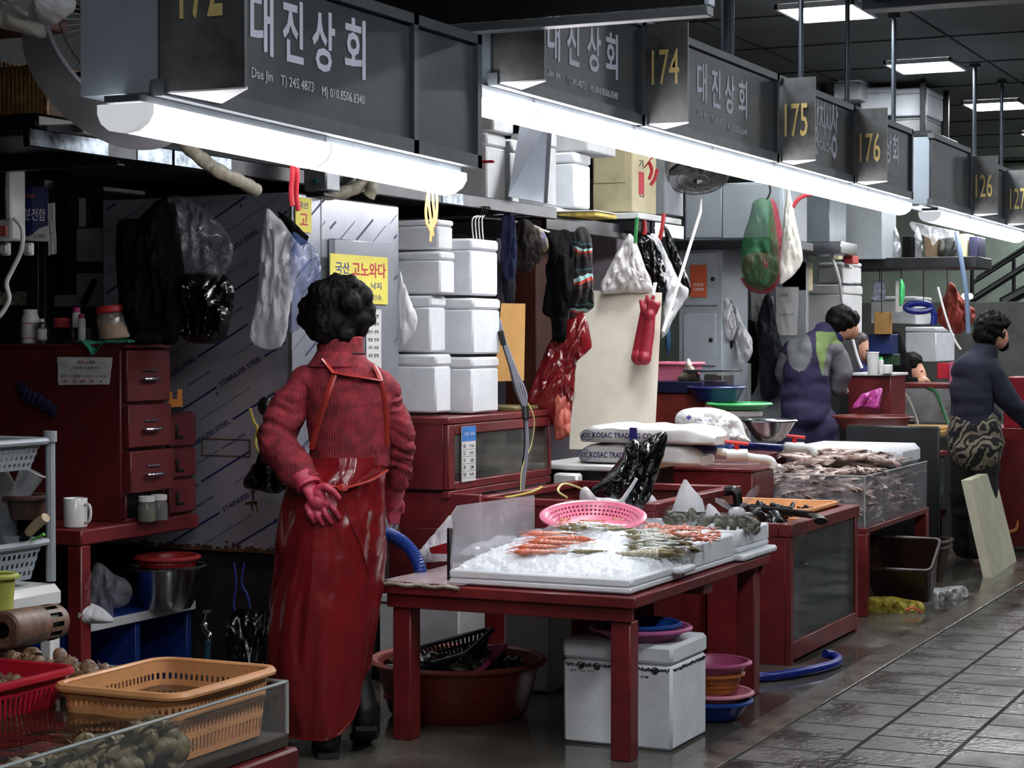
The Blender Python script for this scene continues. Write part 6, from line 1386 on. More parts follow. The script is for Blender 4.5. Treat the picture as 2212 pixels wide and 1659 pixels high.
d_ = BX(1284, 1352, 320, 395, 9.748, .003); dd_ = MB().box(*[d_[0]-.006, d_[0]-.001]+list(d_[2:]), .003).build('door', BEIGE, bc)
tx = MB()
for i, s_ in enumerate(['가', '구', '점']): tx.text(s_, (9.84, bb[2]-.001, bb[5]-.11-.075*i), (1, 0, 0), (0, 0, 1), .08, .05, .0008)
tx.build('lettering', INKK, bc); MB().box(9.84, 9.92, bb[2]-.002, bb[2]-.0005, bb[4]+.1, bb[4]+.22, 0).build('red_label', mat('label_crimson', (176, 46, 58), .6), bc)
gb = BX(1412, 1436, 318, 462, 10.2, .3); one(MB().box(gb[0], gb[1], gb[2], gb[3]+.2, gb[4], gb[5], .004), 'grey_cabinet', mat('cool_grey', (140, 146, 150), .5), 'cool grey cabinet side behind the beige cabinet', 'cabinet')
yb = BX(1180, 1284, 437, 452, 8.85, .25); yt = thing('yellow_tray', 'yellow printed tray on the end of the overhead shelf', 'tray', (8.95, yb[2], yb[4])); MB().box(8.86, 9.15, yb[2], yb[3], HZ0+.032, HZ0+.055, .006).build('tray_body', mat('yellow_print', (206, 186, 92), .6, var=.25, sc=30), yt); MB().box(8.855, 9.155, yb[2]-.004, yb[3]+.004, HZ0+.056, HZ0+.062, .002).build('tray_rim', PAPER, yt)
ws = thing('wall_shelf', 'white edged shelf with a shiny steel underside past the overhead shelf', 'shelf', (9.95, 3.7, 1.93))
wz = onx(1370, 468, 9.55).z; wy0, wy1 = onx(1380, 465, 9.55).y, onx(1245, 465, 9.55).y
MB().box(9.55, 10.2, wy0, wy1, wz-.01, wz+.022, .004).build('shelf_top', WHITE, ws); MB().box(9.57, 10.2, wy0+.03, wy1, wz-.075, wz-.012, .004).build('rail', BLKM, ws)
MB().box(9.8, 10.25, wy0+.005, wy0+.028, wz-.09, wz-.012, .004).build('steel_rail', STEEL, ws)
fan('drum fan with a pale printed rim hanging past the beige cabinet', at(1506, 366, 10.9), V((-.42, -.2, -.88)), .178, .08, mat('fan_rose', (150, 140, 140), .5))
for i, pts in enumerate([[(1392, 362), (1405, 345), (1420, 325)], [(1402, 350), (1408, 368), (1402, 388)], [(1420, 365), (1415, 385), (1405, 400)]]):
    one(MB().tube(smoothpath([at(a, b, 10.45) for a, b in pts]), .010, 6, sq=.4), 'red_ribbon', MATS['ribbon'], ['red ribbon stretched across the beige cabinet corner', 'short red ribbon end dangling by the beige cabinet', 'dark red ribbon knot lowest beside the beige cabinet'][i], 'ribbon')
# ---------------------------------------------------------------- hangers and clothes under the shelf
for i in range(4):
    h = thing('wire_hanger', 'white wire hanger in the bunch below the overhead shelf', 'hanger', at(1030, 505, 8.5), 'white wire hangers in a bunch'); dx = i*7; dd = .03*i
    MB().tube(smoothpath([at(1047+dx*.6, 452, 8.55+dd), at(1043+dx*.6, 446, 8.55+dd), at(1040+dx*.6, 456, 8.55+dd), at(1036+dx*.6, 466, 8.55+dd)]), .003, 6).build('hook', BLK, h)
    MB().tube(smoothpath([at(1034+dx*.6, 466, 8.55+dd), at(1020+dx, 475, 8.5+dd), at(1023+dx, 520, 8.5+dd), at(1026+dx, 545, 8.5+dd)]), .0035, 6).build('shoulder_wire', PLAW, h)
def cloth(name, label, pts, D, th, m, seed, cat='clothing', wr=.8): return one(puff(pts, D, th, wr, seed=seed), name, m, label, cat)
cloth('navy_towel', 'navy towel hanging on the rail under the shelf', [(1086, 465), (1110, 470), (1116, 530), (1112, 598), (1086, 594), (1082, 520)], 8.9, .03, mat('navy_cloth', (24, 30, 66), .9, bump=.4, bsc=60), 41)
cloth('navy_towel', 'darker navy towel end showing below the first towel', [(1086, 580), (1112, 582), (1110, 652), (1090, 650)], 8.95, .02, mat('navy_cloth2', (18, 20, 38), .9, bump=.4, bsc=60, var=.4), 42)
cloth('plaid_shirt', 'dark plaid shirt hanging between the towel and the white cap', [(1118, 480), (1140, 475), (1160, 500), (1170, 555), (1155, 575), (1140, 590), (1118, 575), (1114, 520)], 9.0, .04, mat('dark_plaid', (40, 34, 30), .9, var=.6, sc=40, bump=.4), 43)
cloth('cap', 'cream and blue patterned cloth on the rail under the shelf', [(1143, 485), (1168, 492), (1180, 510), (1186, 530), (1176, 545), (1160, 532), (1150, 510)], 9.02, .03, mat('cream_blue', (190, 178, 120), .8, c2=(40, 34, 130), sc=9, var=.2), 44)
wire('hanger_rail', [at(1040, 470, 9.05), at(1110, 478, 9.05), at(1205, 508, 9.05)], .005, PLAW, 'white rail wire carrying the clothes under the shelf', 'rail')
cloth('black_jacket', 'black jacket with long sleeves hanging under the shelf', [(1185, 505), (1205, 498), (1232, 502), (1240, 560), (1236, 640), (1225, 690), (1222, 735), (1195, 733), (1190, 690), (1172, 672), (1180, 610), (1178, 580), (1186, 545)], 8.95, .07, DARK, 45)
STRP = mat('stripe_knit', (30, 28, 30), .9, bump=.3)
def striped():
    m = STRP; nt = m.node_tree; N = nt.nodes; L = nt.links; tc = N.new('ShaderNodeTexCoord'); sp = N.new('ShaderNodeSeparateXYZ'); L.new(tc.outputs['Object'], sp.inputs[0])
    nz = N.new('ShaderNodeTexNoise'); nz.inputs['Scale'].default_value = 6; L.new(tc.outputs['Object'], nz.inputs['Vector'])
    ad = N.new('ShaderNodeMath'); ad.operation = 'MULTIPLY_ADD'; ad.inputs[1].default_value = .12; L.new(nz.outputs[0], ad.inputs[0]); L.new(sp.outputs['Z'], ad.inputs[2])
    ml = N.new('ShaderNodeMath'); ml.operation = 'MULTIPLY'; ml.inputs[1].default_value = 7.0; L.new(ad.outputs[0], ml.inputs[0]); fr = N.new('ShaderNodeMath'); fr.operation = 'FRACT'; L.new(ml.outputs[0], fr.inputs[0])
    rp = N.new('ShaderNodeValToRGB'); rp.color_ramp.interpolation = 'CONSTANT'; e = rp.color_ramp.elements; e[0].color = (*lin((22, 20, 22)), 1); e[1].position = .45; e[1].color = (*lin((60, 40, 36)), 1)
    for p, c in ((.62, (168, 62, 52)), (.70, (150, 190, 190)), (.78, (26, 24, 26)), (.90, (40, 82, 86)), (.95, (22, 20, 22))): q = e.new(p); q.color = (*lin(c), 1)
    L.new(fr.outputs[0], rp.inputs[0]); L.new(rp.outputs[0], N['Principled BSDF'].inputs['Base Color'])
striped()
cloth('striped_cardigan', 'dark cardigan with red and teal stripes hanging beside the black jacket', [(1238, 505), (1262, 490), (1278, 520), (1280, 580), (1283, 650), (1278, 668), (1250, 682), (1232, 690), (1230, 620), (1236, 560)], 9.0, .06, STRP, 46)
cloth('red_apron', 'red vinyl apron hanging below the striped cardigan', [(1228, 690), (1262, 680), (1278, 742), (1272, 758), (1246, 785), (1240, 860), (1225, 935), (1205, 930), (1150, 880), (1140, 860), (1165, 790), (1190, 735)], 9.0, .05, VIN, 47)
cloth('salmon_glove', 'salmon rubber glove draped over the cabinet top end', [(1200, 845), (1220, 838), (1230, 870), (1232, 930), (1222, 945), (1200, 950), (1196, 905)], 8.97, .035, mat('salmon', (206, 108, 92), .5), 48, 'glove')
one(MB().prism([at(1083, 655, 8.75), at(1135, 656, 8.75), at(1132, 822, 8.6), at(1068, 824, 8.6)], FW*.015), 'plywood_board', WOOD, 'yellow plywood board leaning behind the foam boxes', 'board')
bb = BX(1092, 1158, 500, 885, 9.3, .3); one(MB().box(*bb, .004), 'wooden_cabinet', mat('red_brown_wood', (84, 40, 26), .55, var=.3, stretch=(5, 5, .5)), 'red brown wooden cabinet behind the plywood board', 'cabinet')
one(MB().box(7.93, 8.18, 3.68, 4.0, CZ1+.001, CZ1+.02, .004), 'yellow_tray', mat('lid_olive', (160, 150, 84), .5, c2=(64, 60, 56), var=.3, sc=6), 'flat yellow edged tray lying on the cabinet beside the foam boxes', 'tray')
cbn = thing('cable_bundle', 'bundle of grey and black cables dropping into the trough tank', 'cable', at(1125, 1060, 8.45))
for i in range(5):
    pts = [(1076+i, 690), (1082+2*i, 730), (1100+3*i, 790), (1112+6*i-(i == 4)*0, 840+2*i), (1128+2*i, 880), (1132+1.5*i, 905), (1134+1.5*i, 960), (1128+2*i, 1010), (1122+2*i, 1060)]
    MB().tube(smoothpath([at(a, b, 8.55-.1*(b-690)/370) for a, b in pts]), .005, 6).build('cable', mat('cable_grey', (136, 138, 150), .5) if i else BLK, cbn)
MB().tube([at(1134, 878, 8.49), at(1136, 905, 8.48)], .017, 10).build('tape_wrap', BLK, cbn)
MB().tube([at(1081, 715, 8.53), at(1088, 745, 8.53)], .014, 10).build('tape_wrap', BLK, cbn)
MB().tube(smoothpath([at(1140, 870, 8.5), at(1154, 905, 8.5), at(1148, 960, 8.5), at(1128, 1010, 8.45), at(1124, 1060, 8.42)]), .003, 6).build('thin_tube', mat('pale_tube', (210, 196, 130), .4), cbn)
# ---------------------------------------------------------------- counter with sacks beyond the trough tank
ct_ = thing('white_counter', 'white topped counter carrying the flour sacks', 'counter', (8.85, 3.5, 0))
cz = onx(1300, 1004, 8.55).z; cy0 = 3.33; cy1 = onx(1195, 1004, 8.55).y
MB().box(8.53, 9.1, cy0, cy1+.1, cz-.03, cz, .008).build('counter_top', PLAW, ct_); MB().box(8.58, 9.1, cy0+.03, cy1+.05, 0, cz-.031, .003).build('base', BLKM, ct_)
one(MB().box(8.56, 8.60, onx(1250, 1020, 8.5).y-.0, onx(1205, 1020, 8.5).y, 0, onx(1230, 1022, 8.56).z, .006) if 0 else MB().box(8.455, 8.525, onx(1255, 1028, 8.5).y, onx(1203, 1028, 8.5).y, 0, onx(1230, 1022, 8.5).z, .01), 'white_canister', PLAW, 'pale lidded canister wedged behind the rim of the trough tank', 'canister')
SACK = mat('sack_white', (208, 208, 206), .6, var=.06, bump=.35, bsc=9)
def sack(label, pl, pr, pt, pb, X, dx, z0=None):
    y0_, y1_ = onx(pr, pb, X).y, onx(pl, pb, X).y; z0 = z0 if z0 is not None else onx((pl+pr)/2, pb, X).z; z1 = onx((pl+pr)/2, pt, X).z
    t = thing('flour_sack', label, 'sack', (X+dx/2, (y0_+y1_)/2, z0), None)
    b = MB(); n = 40; rg = []
    for i in range(25):
        u = i/24; e = min(1, min(u, 1-u)*7)**.6; ring = []
        for j in range(n):
            a = 2*pi*j/n; ca, sa = cos(a), sin(a); k = lambda v: (abs(v)**.45)*(1 if v > 0 else -1)
            yy = y1_+(y0_-y1_)*u; hh = (z1-z0)*(.45+.55*e); w_ = .012*noise.noise(V((u*7, a*1.5, X*9+z0)))
            ring.append(V((X+dx/2+(dx/2-.004*(1-e)*8)*k(ca)*(.7+.3*e)+w_, yy+w_*.5, z0+hh/2+hh/2*k(sa)+(w_ if sa > -.3 else 0))))
        rg.append(ring)
    b.rings(rg); b.build('sack_body', SACK, t); return t, (X, y0_, y1_, z0, z1)
k1, q1 = sack('lower flour sack of the pair with blue company print', 1238, 1500, 961, 1000, 8.58, .36, cz+.001)
k2, q2 = sack('upper flour sack of the pair with blue company print and navy tape', 1240, 1530, 920, 960, 8.57, .38, q1[4]+.002)
for k_, q_ in ((k1, q1), (k2, q2)):
    W_ = q_[2]-q_[1]; m_ = (q_[3]+q_[4])/2; hh = q_[4]-q_[3]
    tx = MB().text('KOSAC TRADING CO., LTD', (q_[0]-.014, q_[2]-W_*.15, m_-hh*.22), (0, -1, 0), (0, 0, 1), W_*.56, hh*.34, .0015, bold=.02)
    tx.text('KTC', (q_[0]-.014, q_[2]-W_*.075, m_-hh*.18), (0, -1, 0), (0, 0, 1), W_*.06, hh*.26, .0015, bold=.02)
    tx.tube([V((q_[0]-.012, q_[2]-W_*.105+W_*.052*cos(a), m_-.005+hh*.26*sin(a))) for a in [2*pi*i/28 for i in range(28)]], .0016, 5, closed=True)
    tx.build('print', NAVYP, k_)
MB().box(q2[0]-.018, q2[0]-.013, q2[2]-(q2[2]-q2[1])*.485, q2[2]-(q2[2]-q2[1])*.43, q2[3]+.01, q2[4]-.008, .001).build('navy_tape', mat('navy_tape', (36, 40, 110), .4), k2)
s3 = thing('flour_sack', 'crumpled white sack with blue emblem standing behind the flour sacks', 'sack', at(1540, 960, 9.7))
puff([(1458, 905), (1475, 885), (1520, 880), (1562, 886), (1598, 905), (1612, 940), (1620, 958), (1560, 962), (1480, 960), (1465, 935)], 9.75, .12, .35, seed=51).build('sack_body', SACK, s3)
tx = MB(); 
def tpx(s_, px, py, D, wpx, hpx, bold=0.): tx.text(s_, at(px, py, D), RT, V((0, 0, 1)), wpx*D/FPX, hpx*D/FPX, .0015, bold=bold)
for s_, px, py, wd, h_ in (('한국 식품', 1500, 912, 38, 7), ('대두 전분', 1505, 922, 40, 6), ('EXTRA', 1520, 930, 38, 5), ('참 좋은 소금', 1515, 952, 42, 6), ('식염 20kg', 1500, 966, 60, 12)): tpx(s_, px, py, 9.58, wd, h_)
tx.lathe([(.001, 0), (.016, 0)], at(1572, 957, 9.58), 16, axes(-FW))
for i in range(8): a = i*pi/4; c_ = at(1572, 957, 9.58); tx.tube([c_+RT*(.02*cos(a))+V((0, 0, .02*sin(a))), c_+RT*(.03*cos(a))+V((0, 0, .03*sin(a)))], .002, 4)
c_ = at(1488, 902, 9.58)
for a in (.4, 1.4, 2.6): tx.tube([c_-RT*(.014*cos(a))-V((0, 0, .014*sin(a))), c_+RT*(.014*cos(a))+V((0, 0, .014*sin(a)))], .003, 4)
tx.build('print', INKB, s3, smooth=False)
# red block with valves
X5 = 9.15; rb = thing('red_tank', 'closed red tank block with a clear lid behind the black bag', 'tank', (9.3, 3.3, 0)); rz5 = onx(1625, 1013, X5).z
ry0, ry1 = onx(1625, 1013, X5).y, onx(1400, 1013, X5).y
MB().box(X5, 9.5, ry0, min(ry1, 3.62), 0, rz5-.02, .004).build('tank_body', RED, rb); MB().box(X5-.006, 9.5, ry0-.006, min(ry1, 3.63), rz5-.018, rz5, .004).build('rim', RED, rb)
MB().box(X5+.01, 9.49, ry0+.01, 3.6, rz5+.001, rz5+.02, .002).build('clear_lid', mat('lid_film', (196, 150, 150), .2, alpha=.45, spec=.7), rb)
def valve(label, pts_hose, pa, pb, pc_, D, hd):
    t = thing('valve_pipe', label, 'valve', at(*pa, D))
    MB().tube(smoothpath([at(a, b, D) for a, b in pts_hose]), .021, 10).build('blue_hose', BLUEH, t)
    MB().tube([at(*pa, D), at(*pb, D)], .019, 12).tube(smoothpath([at(*pb, D), at(pc_[0]-8, pb[1]+4, D), at(pc_[0], pb[1]+14, D), at(*pc_, D)]), .02, 12).build('white_pipe', PLAW, t)
    m_ = at((pa[0]+pb[0])/2, (pa[1]+pb[1])/2, D)
    MB().tube([m_-RT*.05, m_+RT*.05], .027, 12).build('collar', PLAW, t)
    MB().tube([m_+V((0, 0, .01)), m_+V((0, 0, .05))], .012, 8).tube([m_+RT*-.055+V((0, 0, .062)), m_+RT*.055+V((0, 0, .05))], .014, 8, sq=.6).build('red_lever', mat('lever_red', (196, 36, 40), .35), t)
valve('white pipe valve with a red lever on the clear lid, joined to a blue hose', [(1455, 998), (1468, 980), (1490, 970), (1545, 972)], (1548, 974), (1635, 990), (1670, 1012), 9.25, 1)
valve('second white pipe valve with a red lever, set behind the squid', [(1575, 970), (1600, 962), (1660, 966), (1690, 968)], (1692, 966), (1740, 966), (1760, 978), 10.2, 1)
# ---------------------------------------------------------------- squid stand
SX0, SX1, SY, SZ = 9.53, 10.88, 2.5, .444
st = thing('squid_stand', 'red framed stand holding the acrylic squid tanks', 'stand', (10.2, 2.8, 0))
MB().box(SX0, SX1, SY, 3.3, SZ-.03, SZ, .004).build('stand_top', RED, st)
for x in (SX0, SX1-.06):
    for y in (SY, 3.2): MB().box(x, x+.06, y, y+.07, 0, SZ-.031, .004).build('leg', RED, st)
MB().box(SX0+.7, SX1-.07, SY+.3, SY+.32, .12, SZ-.031, .003).build('back_panel', REDD, st)
SQT = .70
sqt = thing('squid_tank', 'acrylic tank packed with squid, split by a clear divider', 'tank', (10.2, 2.8, SZ+.001))
for a in [(SX0+.005, SX0+.013, SY+.01, 3.12), (SX0+.50, SX0+.508, SY+.018, 3.12), (SX1-.012, SX1-.004, SY+.018, 3.12), (SX0+.013, SX1-.012, SY+.01, SY+.017), (SX0+.013, SX1-.012, 3.113, 3.12)]:
    MB().box(*a, SZ+.001, SQT, .001).build('pane', mat('squid_glass', (196, 198, 204), .1, alpha=.2, var=.3, sc=5, stretch=(5, 5, .5), spec=.7), sqt)
ed = MB().tube([(SX0+.006, SY+.013, SQT), (SX1-.006, SY+.013, SQT)], .004, 6).tube([(SX0+.009, SY+.013, SQT), (SX0+.009, 3.11, SQT)], .004, 6).tube([(SX0+.009, SY+.013, SZ), (SX0+.009, SY+.013, SQT)], .005, 6)
ed.build('pane_edge', MATS['edge_glow'], sqt)
SQM = mat('squid_skin', (188, 172, 162), .3, var=.4, sc=28, c2=(112, 74, 70), spec=.7)
def squid(L, m):
    b = MB().tube([V((x*L, 0, 0)) for x in (-.5, -.42, -.25, 0, .18, .22)], [.004*L, .05*L, .095*L, .105*L, .085*L, .05*L], 12, sq=.8)
    b.ell((.27*L, 0, 0), (.07*L, .06*L, .055*L))
    for s_ in (-1, 1): b.prism([V((-.5*L, 0, 0)), V((-.36*L, s_*.2*L, .0)), V((-.2*L, s_*.08*L, 0))], (0, 0, .012*L))
    for i in range(6):
        a = (i-2.5)*.16; b.tube(smoothpath([V((.3*L, 0, 0)), V((.42*L, .2*L*a, .01)), V((.55*L+.04*L*(i % 2), .5*L*a+.03*L*sin(i*3), 0))], 4), [.02*L]*4+[.016*L]*4+[.004*L], 6)
    return one(b, 'squid', m, 'fresh squid packed in the acrylic tank', 'squid', 'squid packed in the acrylic tank', base=(0, 0, 0))
s0 = squid(.24, SQM); rr = random.Random(3); n_ = 0
for i in range(170):
    if i < 62: p = V((SX0+.03+.05*rr.random(), SY+.06+.54*rr.random(), SZ+.03+.20*rr.random())); e = (rr.uniform(-.5, .5), rr.uniform(-.25, .25), rr.choice((pi/2, -pi/2))+rr.uniform(-.3, .3))
    elif i < 92: p = V((SX0+.1+.36*rr.random(), SY+.06+.5*rr.random(), SZ+.235+.03*rr.random())); e = (rr.uniform(-.5, .5), rr.uniform(-.2, .2), rr.uniform(0, 6.3))
    elif i < 130: p = V((SX0+.54+.3*rr.random(), SY+.1+.5*rr.random(), SZ+.27+.06*rr.random())); e = (rr.uniform(-.5, .5), rr.uniform(-.2, .2), rr.choice((pi/2, -pi/2))+rr.uniform(-.4, .4))
    else: p = V((SX0+.1+1.15*rr.random(), SY+.06+.02*rr.random(), SZ+.03+.19*rr.random())); e = (rr.uniform(-.5, .5), rr.uniform(-.3, .3), rr.choice((0, pi))+rr.uniform(-.3, .3))
    if i == 0: s0.location = p; s0.rotation_euler = e
    else: dup(s0, p, None, None, rot=e, scale=rr.uniform(.75, 1.1))
one(MB().box(SX0+.09, SX0+.48, SY+.1, 3.1, SZ+.002, SZ+.2, .01).box(SX0+.52, SX1-.03, SY+.1, 3.1, SZ+.002, SZ+.24, .01), 'squid_ice', mat('grey_ice', (150, 142, 140), .4, var=.4, sc=16, bump=.6, bsc=50), 'grey ice and squid mass filling the inside of the acrylic tank', 'ice', kind='stuff')
pz_ = [at(1800, 968, 10.9), at(2005, 1020, 10.6)]
ib = MB().box(SX0+.87, SX1-.02, SY+.04, SY+.62, SZ+.245, SZ+.36, .03); one(ib, 'foam_slab', FOAM, 'white foam slab capping the far half of the squid tank', 'slab')
# bins and bags under and around the stand
BIN = BROWNB
def bin_(label, px, py, lx, ly, h, rot, tilt=0., z0=None):
    p = onz(px, py, 0) if z0 is None else z0
    M_ = Matrix.Translation(p) @ Matrix.Rotation(rot, 4, 'Z') @ Matrix.Rotation(tilt, 4, 'Y')
    return crate('brown_bin', label, 'bin', 0, 0, .0, lx, ly, h, BIN, taper=.035, r=.03, holes=False, M=M_, n=80, rim=.016)
bin_('dark brown bin tipped on its edge under the red stand', 1930, 1300, .26, .36, .24, 0, -.55, V((10.05, 2.43, .08)))
bin_('dark brown bin standing upright at the far end of the stand', 2030, 1265, .24, .32, .2, 0, 0, V((11.15, 2.62, .001)))
bin_('dark brown bin nested in the upright bin at the far end', 2030, 1265, .25, .33, .2, 0, 0, V((11.15, 2.62, .035)))
one(puff([(1952, 1260), (1960, 1245), (1985, 1240), (1998, 1265), (2035, 1270), (2080, 1265), (2092, 1285), (2075, 1305), (2030, 1322), (1985, 1322), (1955, 1300)], 10.45, .10, .9, seed=61), 'clear_bag', mat('floor_film', (196, 198, 200), .25, alpha=.6, bump=.6, bsc=14, var=.15), 'crumpled clear plastic bag on the wet floor by the bins', 'bag')
yb_ = thing('yellow_bag', 'yellow net bag lying on the wet floor under the stand', 'bag', onz(1940, 1335, 0))
puff([(1870, 1295), (1920, 1288), (1960, 1295), (1990, 1300), (1998, 1318), (1985, 1335), (1930, 1338), (1880, 1335)], 9.95, .07, .8, seed=62).build('bag_body', mat('yellow_net', (176, 160, 62), .6, var=.3, sc=25, bump=.5, bsc=90), yb_)
MB().tube([at(1955, 1318, 9.82), at(1972, 1312, 9.82), at(1990, 1322, 9.84)], .006, 6).build('red_print', mat('coral_print', (196, 82, 66), .6), yb_)
lp = thing('foam_slab', 'cream foam slab leaning upright beside the standing man', 'slab', onz(2160, 1235, 0))
MB().prism([onz(2144, 1248, .0), onz(2196, 1212, .0), at(2148, 1017, 12.35), at(2096, 1038, 11.55)], FW*.02+RT*-.05).build('slab_body', mat('cream_foam', (178, 176, 152), .75, var=.08), lp)
# glass tank behind with white board lids
X_ = 11.6; gt = thing('live_tank', 'far glass tank with red rim behind the dark bin board', 'tank', (12.2, 2.6, 0))
gz_ = onx(2030, 985, 11.3).z
MB().box(11.28, 11.9, 2.62, 3.3, gz_-.03, gz_, .004).build('rim', RED, gt); MB().box(11.30, 11.88, 2.64, 3.28, .36, gz_-.031, .003).build('glass_body', mat('murky_glass', (96, 104, 104), .1, var=.4, sc=5, spec=.7), gt); MB().box(11.28, 11.9, 2.63, 3.3, .31, .355, .003).build('lower_rail', RED, gt)
for x in (11.3, 11.8): MB().box(x, x+.07, 2.65, 2.72, 0, .309, .003).build('leg', REDD, gt)
one(MB().box(11.36, 11.8, 2.68, 3.2, gz_+.001, gz_+.018, .004), 'white_board', PLAW, 'white board covering the far glass tank', 'board')
one(MB().box(11.2, 11.24, onx(2028, 1000, 11.2).y, onx(1826, 1000, 11.2).y, .0, onx(1830, 918, 11.2).z, .01), 'black_board', mat('black_rubber', (20, 22, 22), .5, var=.3), 'large black tray standing on edge behind the squid tank', 'board')
crate('orange_crate', 'orange crate standing on end beside the cream foam slab', 'crate', 0, 0, 0, .34, .5, .14, mat('crate_rust', (180, 108, 58), .45), n=120, M=Matrix.Translation(V((13.1, 2.56, .32))) @ Matrix.Rotation(-1.2, 4, 'Y') @ Matrix.Rotation(pi/2, 4, 'Z') )
one(puff([(2178, 1000), (2230, 985), (2240, 1060), (2235, 1150), (2200, 1158), (2176, 1110), (2186, 1050)], 14.1, .15, .5, seed=63), 'white_sack', mat('stained_sack', (168, 156, 140), .7, var=.3, sc=8), 'stained white sack standing at the edge of the aisle', 'sack')
# ---------------------------------------------------------------- middle distance, behind the sacks
wc = thing('white_cabinet', 'tall pale cabinet behind the cream board with white bags hung on it', 'cabinet', (10.4, 4.2, 0))
wy = 10.2*tan(TH-math.atan((1332-1106)/FPX)); MB().box(10.2, 10.75, wy, wy+.75, 0, onx(1300, 488, 10.2).z, .006).build('cabinet_body', mat('mauve_white', (160, 154, 164), .5, var=.06), wc)
cb_ = [onx(1238, 626, 9.15), onx(1430, 632, 9.25), onx(1413, 975, 9.06), onx(1230, 970, 9.0)]
bd = thing('cream_board', 'large cream board leaning behind the flour sacks', 'board', cb_[3]); MB().prism(cb_, (.018, .006, 0)).build('panel', BOARD, bd)
RG = mat('red_glove', (146, 26, 44), .5, var=.1)
gt_ = thing('rubber_gloves', 'pair of red rubber gloves pegged to the cream board', 'glove', at(1395, 775, 9.5))
gl = [('c', [at(1380, 772, 9.74), at(1388, 720, 9.74), at(1396, 672, 9.74)], [.042, .036, .032], .6)]
for a, b in (((1388, 665), (1384, 650)), ((1395, 662), (1398, 640)), ((1405, 662), (1412, 640)), ((1412, 668), (1424, 655))): gl.append(('c', [at(*a, 9.74), at(*b, 9.74)], [.014, .010]))
blob(gl, .006, 2).build('glove', RG, gt_)
gl = [('c', [at(1392, 774, 9.70), at(1400, 720, 9.70), at(1404, 680, 9.70)], [.036, .034, .03], .5)]+[('c', [at(1402+4*i, 676, 9.70), at(1400+8*i, 646+4*i, 9.68)], [.013, .009]) for i in range(4)]
blob(gl, .006, 2).build('glove', RG, gt_)
one(MB().prism([at(1408, 632, 9.66), at(1412, 610, 9.66), at(1420, 610, 9.66), at(1414, 640, 9.66)], FW*.01), 'clothes_peg', PLAW, 'white clothes peg holding the red gloves', 'peg')
cloth('white_bag', 'white plastic sheet hanging as a peak above the cream board', [(1360, 505), (1372, 520), (1395, 580), (1408, 628), (1350, 632), (1296, 630), (1320, 570), (1348, 520)], 9.85, .06, mat('bag_cream', (196, 192, 190), .4, var=.06, bump=.3, bsc=10), 71, 'bag')
cloth('black_bag', 'black and white plastic bag hanging on red hooks past the white peak', [(1378, 515), (1400, 508), (1425, 540), (1440, 590), (1438, 650), (1420, 655), (1405, 600), (1385, 560)], 10.1, .05, BAGK, 72, 'bag')
cloth('white_bag', 'white shiny bag hanging between the black bags', [(1402, 512), (1420, 510), (1445, 560), (1470, 610), (1488, 630), (1460, 680), (1440, 720), (1428, 725), (1428, 650), (1430, 580)], 10.2, .05, BAGW, 73, 'bag')
cloth('black_bag', 'narrow black bag tail hanging beside the shiny white bag', [(1434, 490), (1446, 500), (1470, 560), (1490, 610), (1487, 640), (1466, 600), (1445, 550)], 10.3, .03, BAGK, 74, 'bag')
for i, pts in enumerate([[(1391, 468), (1393, 500), (1388, 515)], [(1434, 462), (1430, 495), (1424, 520)]]): one(MB().tube(smoothpath([at(a, b, 10.35) for a, b in pts]), .012, 6), 'red_hook', mat('hook_red', (176, 40, 44), .4), ['red plastic hook holding the black bag under the wall shelf', 'red plastic hook holding the shiny white bag under the wall shelf'][i], 'hook')
one(MB().tube([at(1376, 470, 9.8), at(1372, 525, 9.8)], .01, 6), 'green_strap', mat('strap_green', (30, 120, 60), .5), 'green strap hanging under the wall shelf', 'strap')
one(MB().tube([at(1515, 430, 10.4), at(1513, 458, 10.4), at(1432, 718, 9.9)], [.003, .009, .009], 8), 'white_pole', PLAW, 'thin white pole leaning diagonally in front of the lockers', 'pole')
one(MB().tube([at(1440, 537, 11.86), at(1441, 690, 11.86), at(1442, 700, 11.86), at(1443, 745, 11.86), at(1443, 768, 11.86)], [.002, .002, .02, .018, .003], 8), 'screwdriver', mat('teal_handle', (30, 80, 110), .4), 'teal handled screwdriver hanging beside the white lockers', 'tool')
LOCK = mat('locker_white', (150, 158, 162), .5, var=.05)
lk = thing('white_locker', 'white two door steel locker with an orange poster', 'locker', (11.4, 4.4, 0)); bb = BX(1466, 1560, 536, 815, 11.3, .5)
MB().box(bb[0], bb[1], bb[2], bb[3], 0, bb[5], .005).build('locker_body', LOCK, lk)
for a, b, c_, d_ in ((1478, 1550, 546, 660), (1476, 1546, 678, 790)):
    q_ = BX(a, b, c_, d_, 11.285, .012); dd_ = MB().box(*q_, .004).build('locker_door', LOCK, lk); MB().ell((11.283, q_[2]+.03, (q_[4]+q_[5])/2), (.008, .014, .014)).build('knob', BLK, dd_)
px_sheet('orange_poster', 'orange paper poster on the upper locker door', 'poster', 11.28, [(1491, 572), (1527, 572), (1527, 642), (1491, 642)], mat('poster_orange', (186, 84, 44), .6, var=.06), wob=0, off=.003, texts=[('모바일', .2, .34, .6, .1, INKW), ('간편결제', .2, .2, .6, .09, INKW)])
up = thing('wall_cabinet', 'wide pale wall cabinet above the white locker', 'cabinet', (11.4, 4.2, 1.9)); bb = BX(1478, 1692, 395, 518, 11.35, .5); MB().box(*bb, .005).build('cabinet_body', LOCK, up)
for a, b in ((1482, 1560), (1562, 1688)): MB().box(*[11.338, 11.3485]+list(BX(a, b, 398, 514, 11.35, .1)[2:]), .003).build('door', LOCK, up)
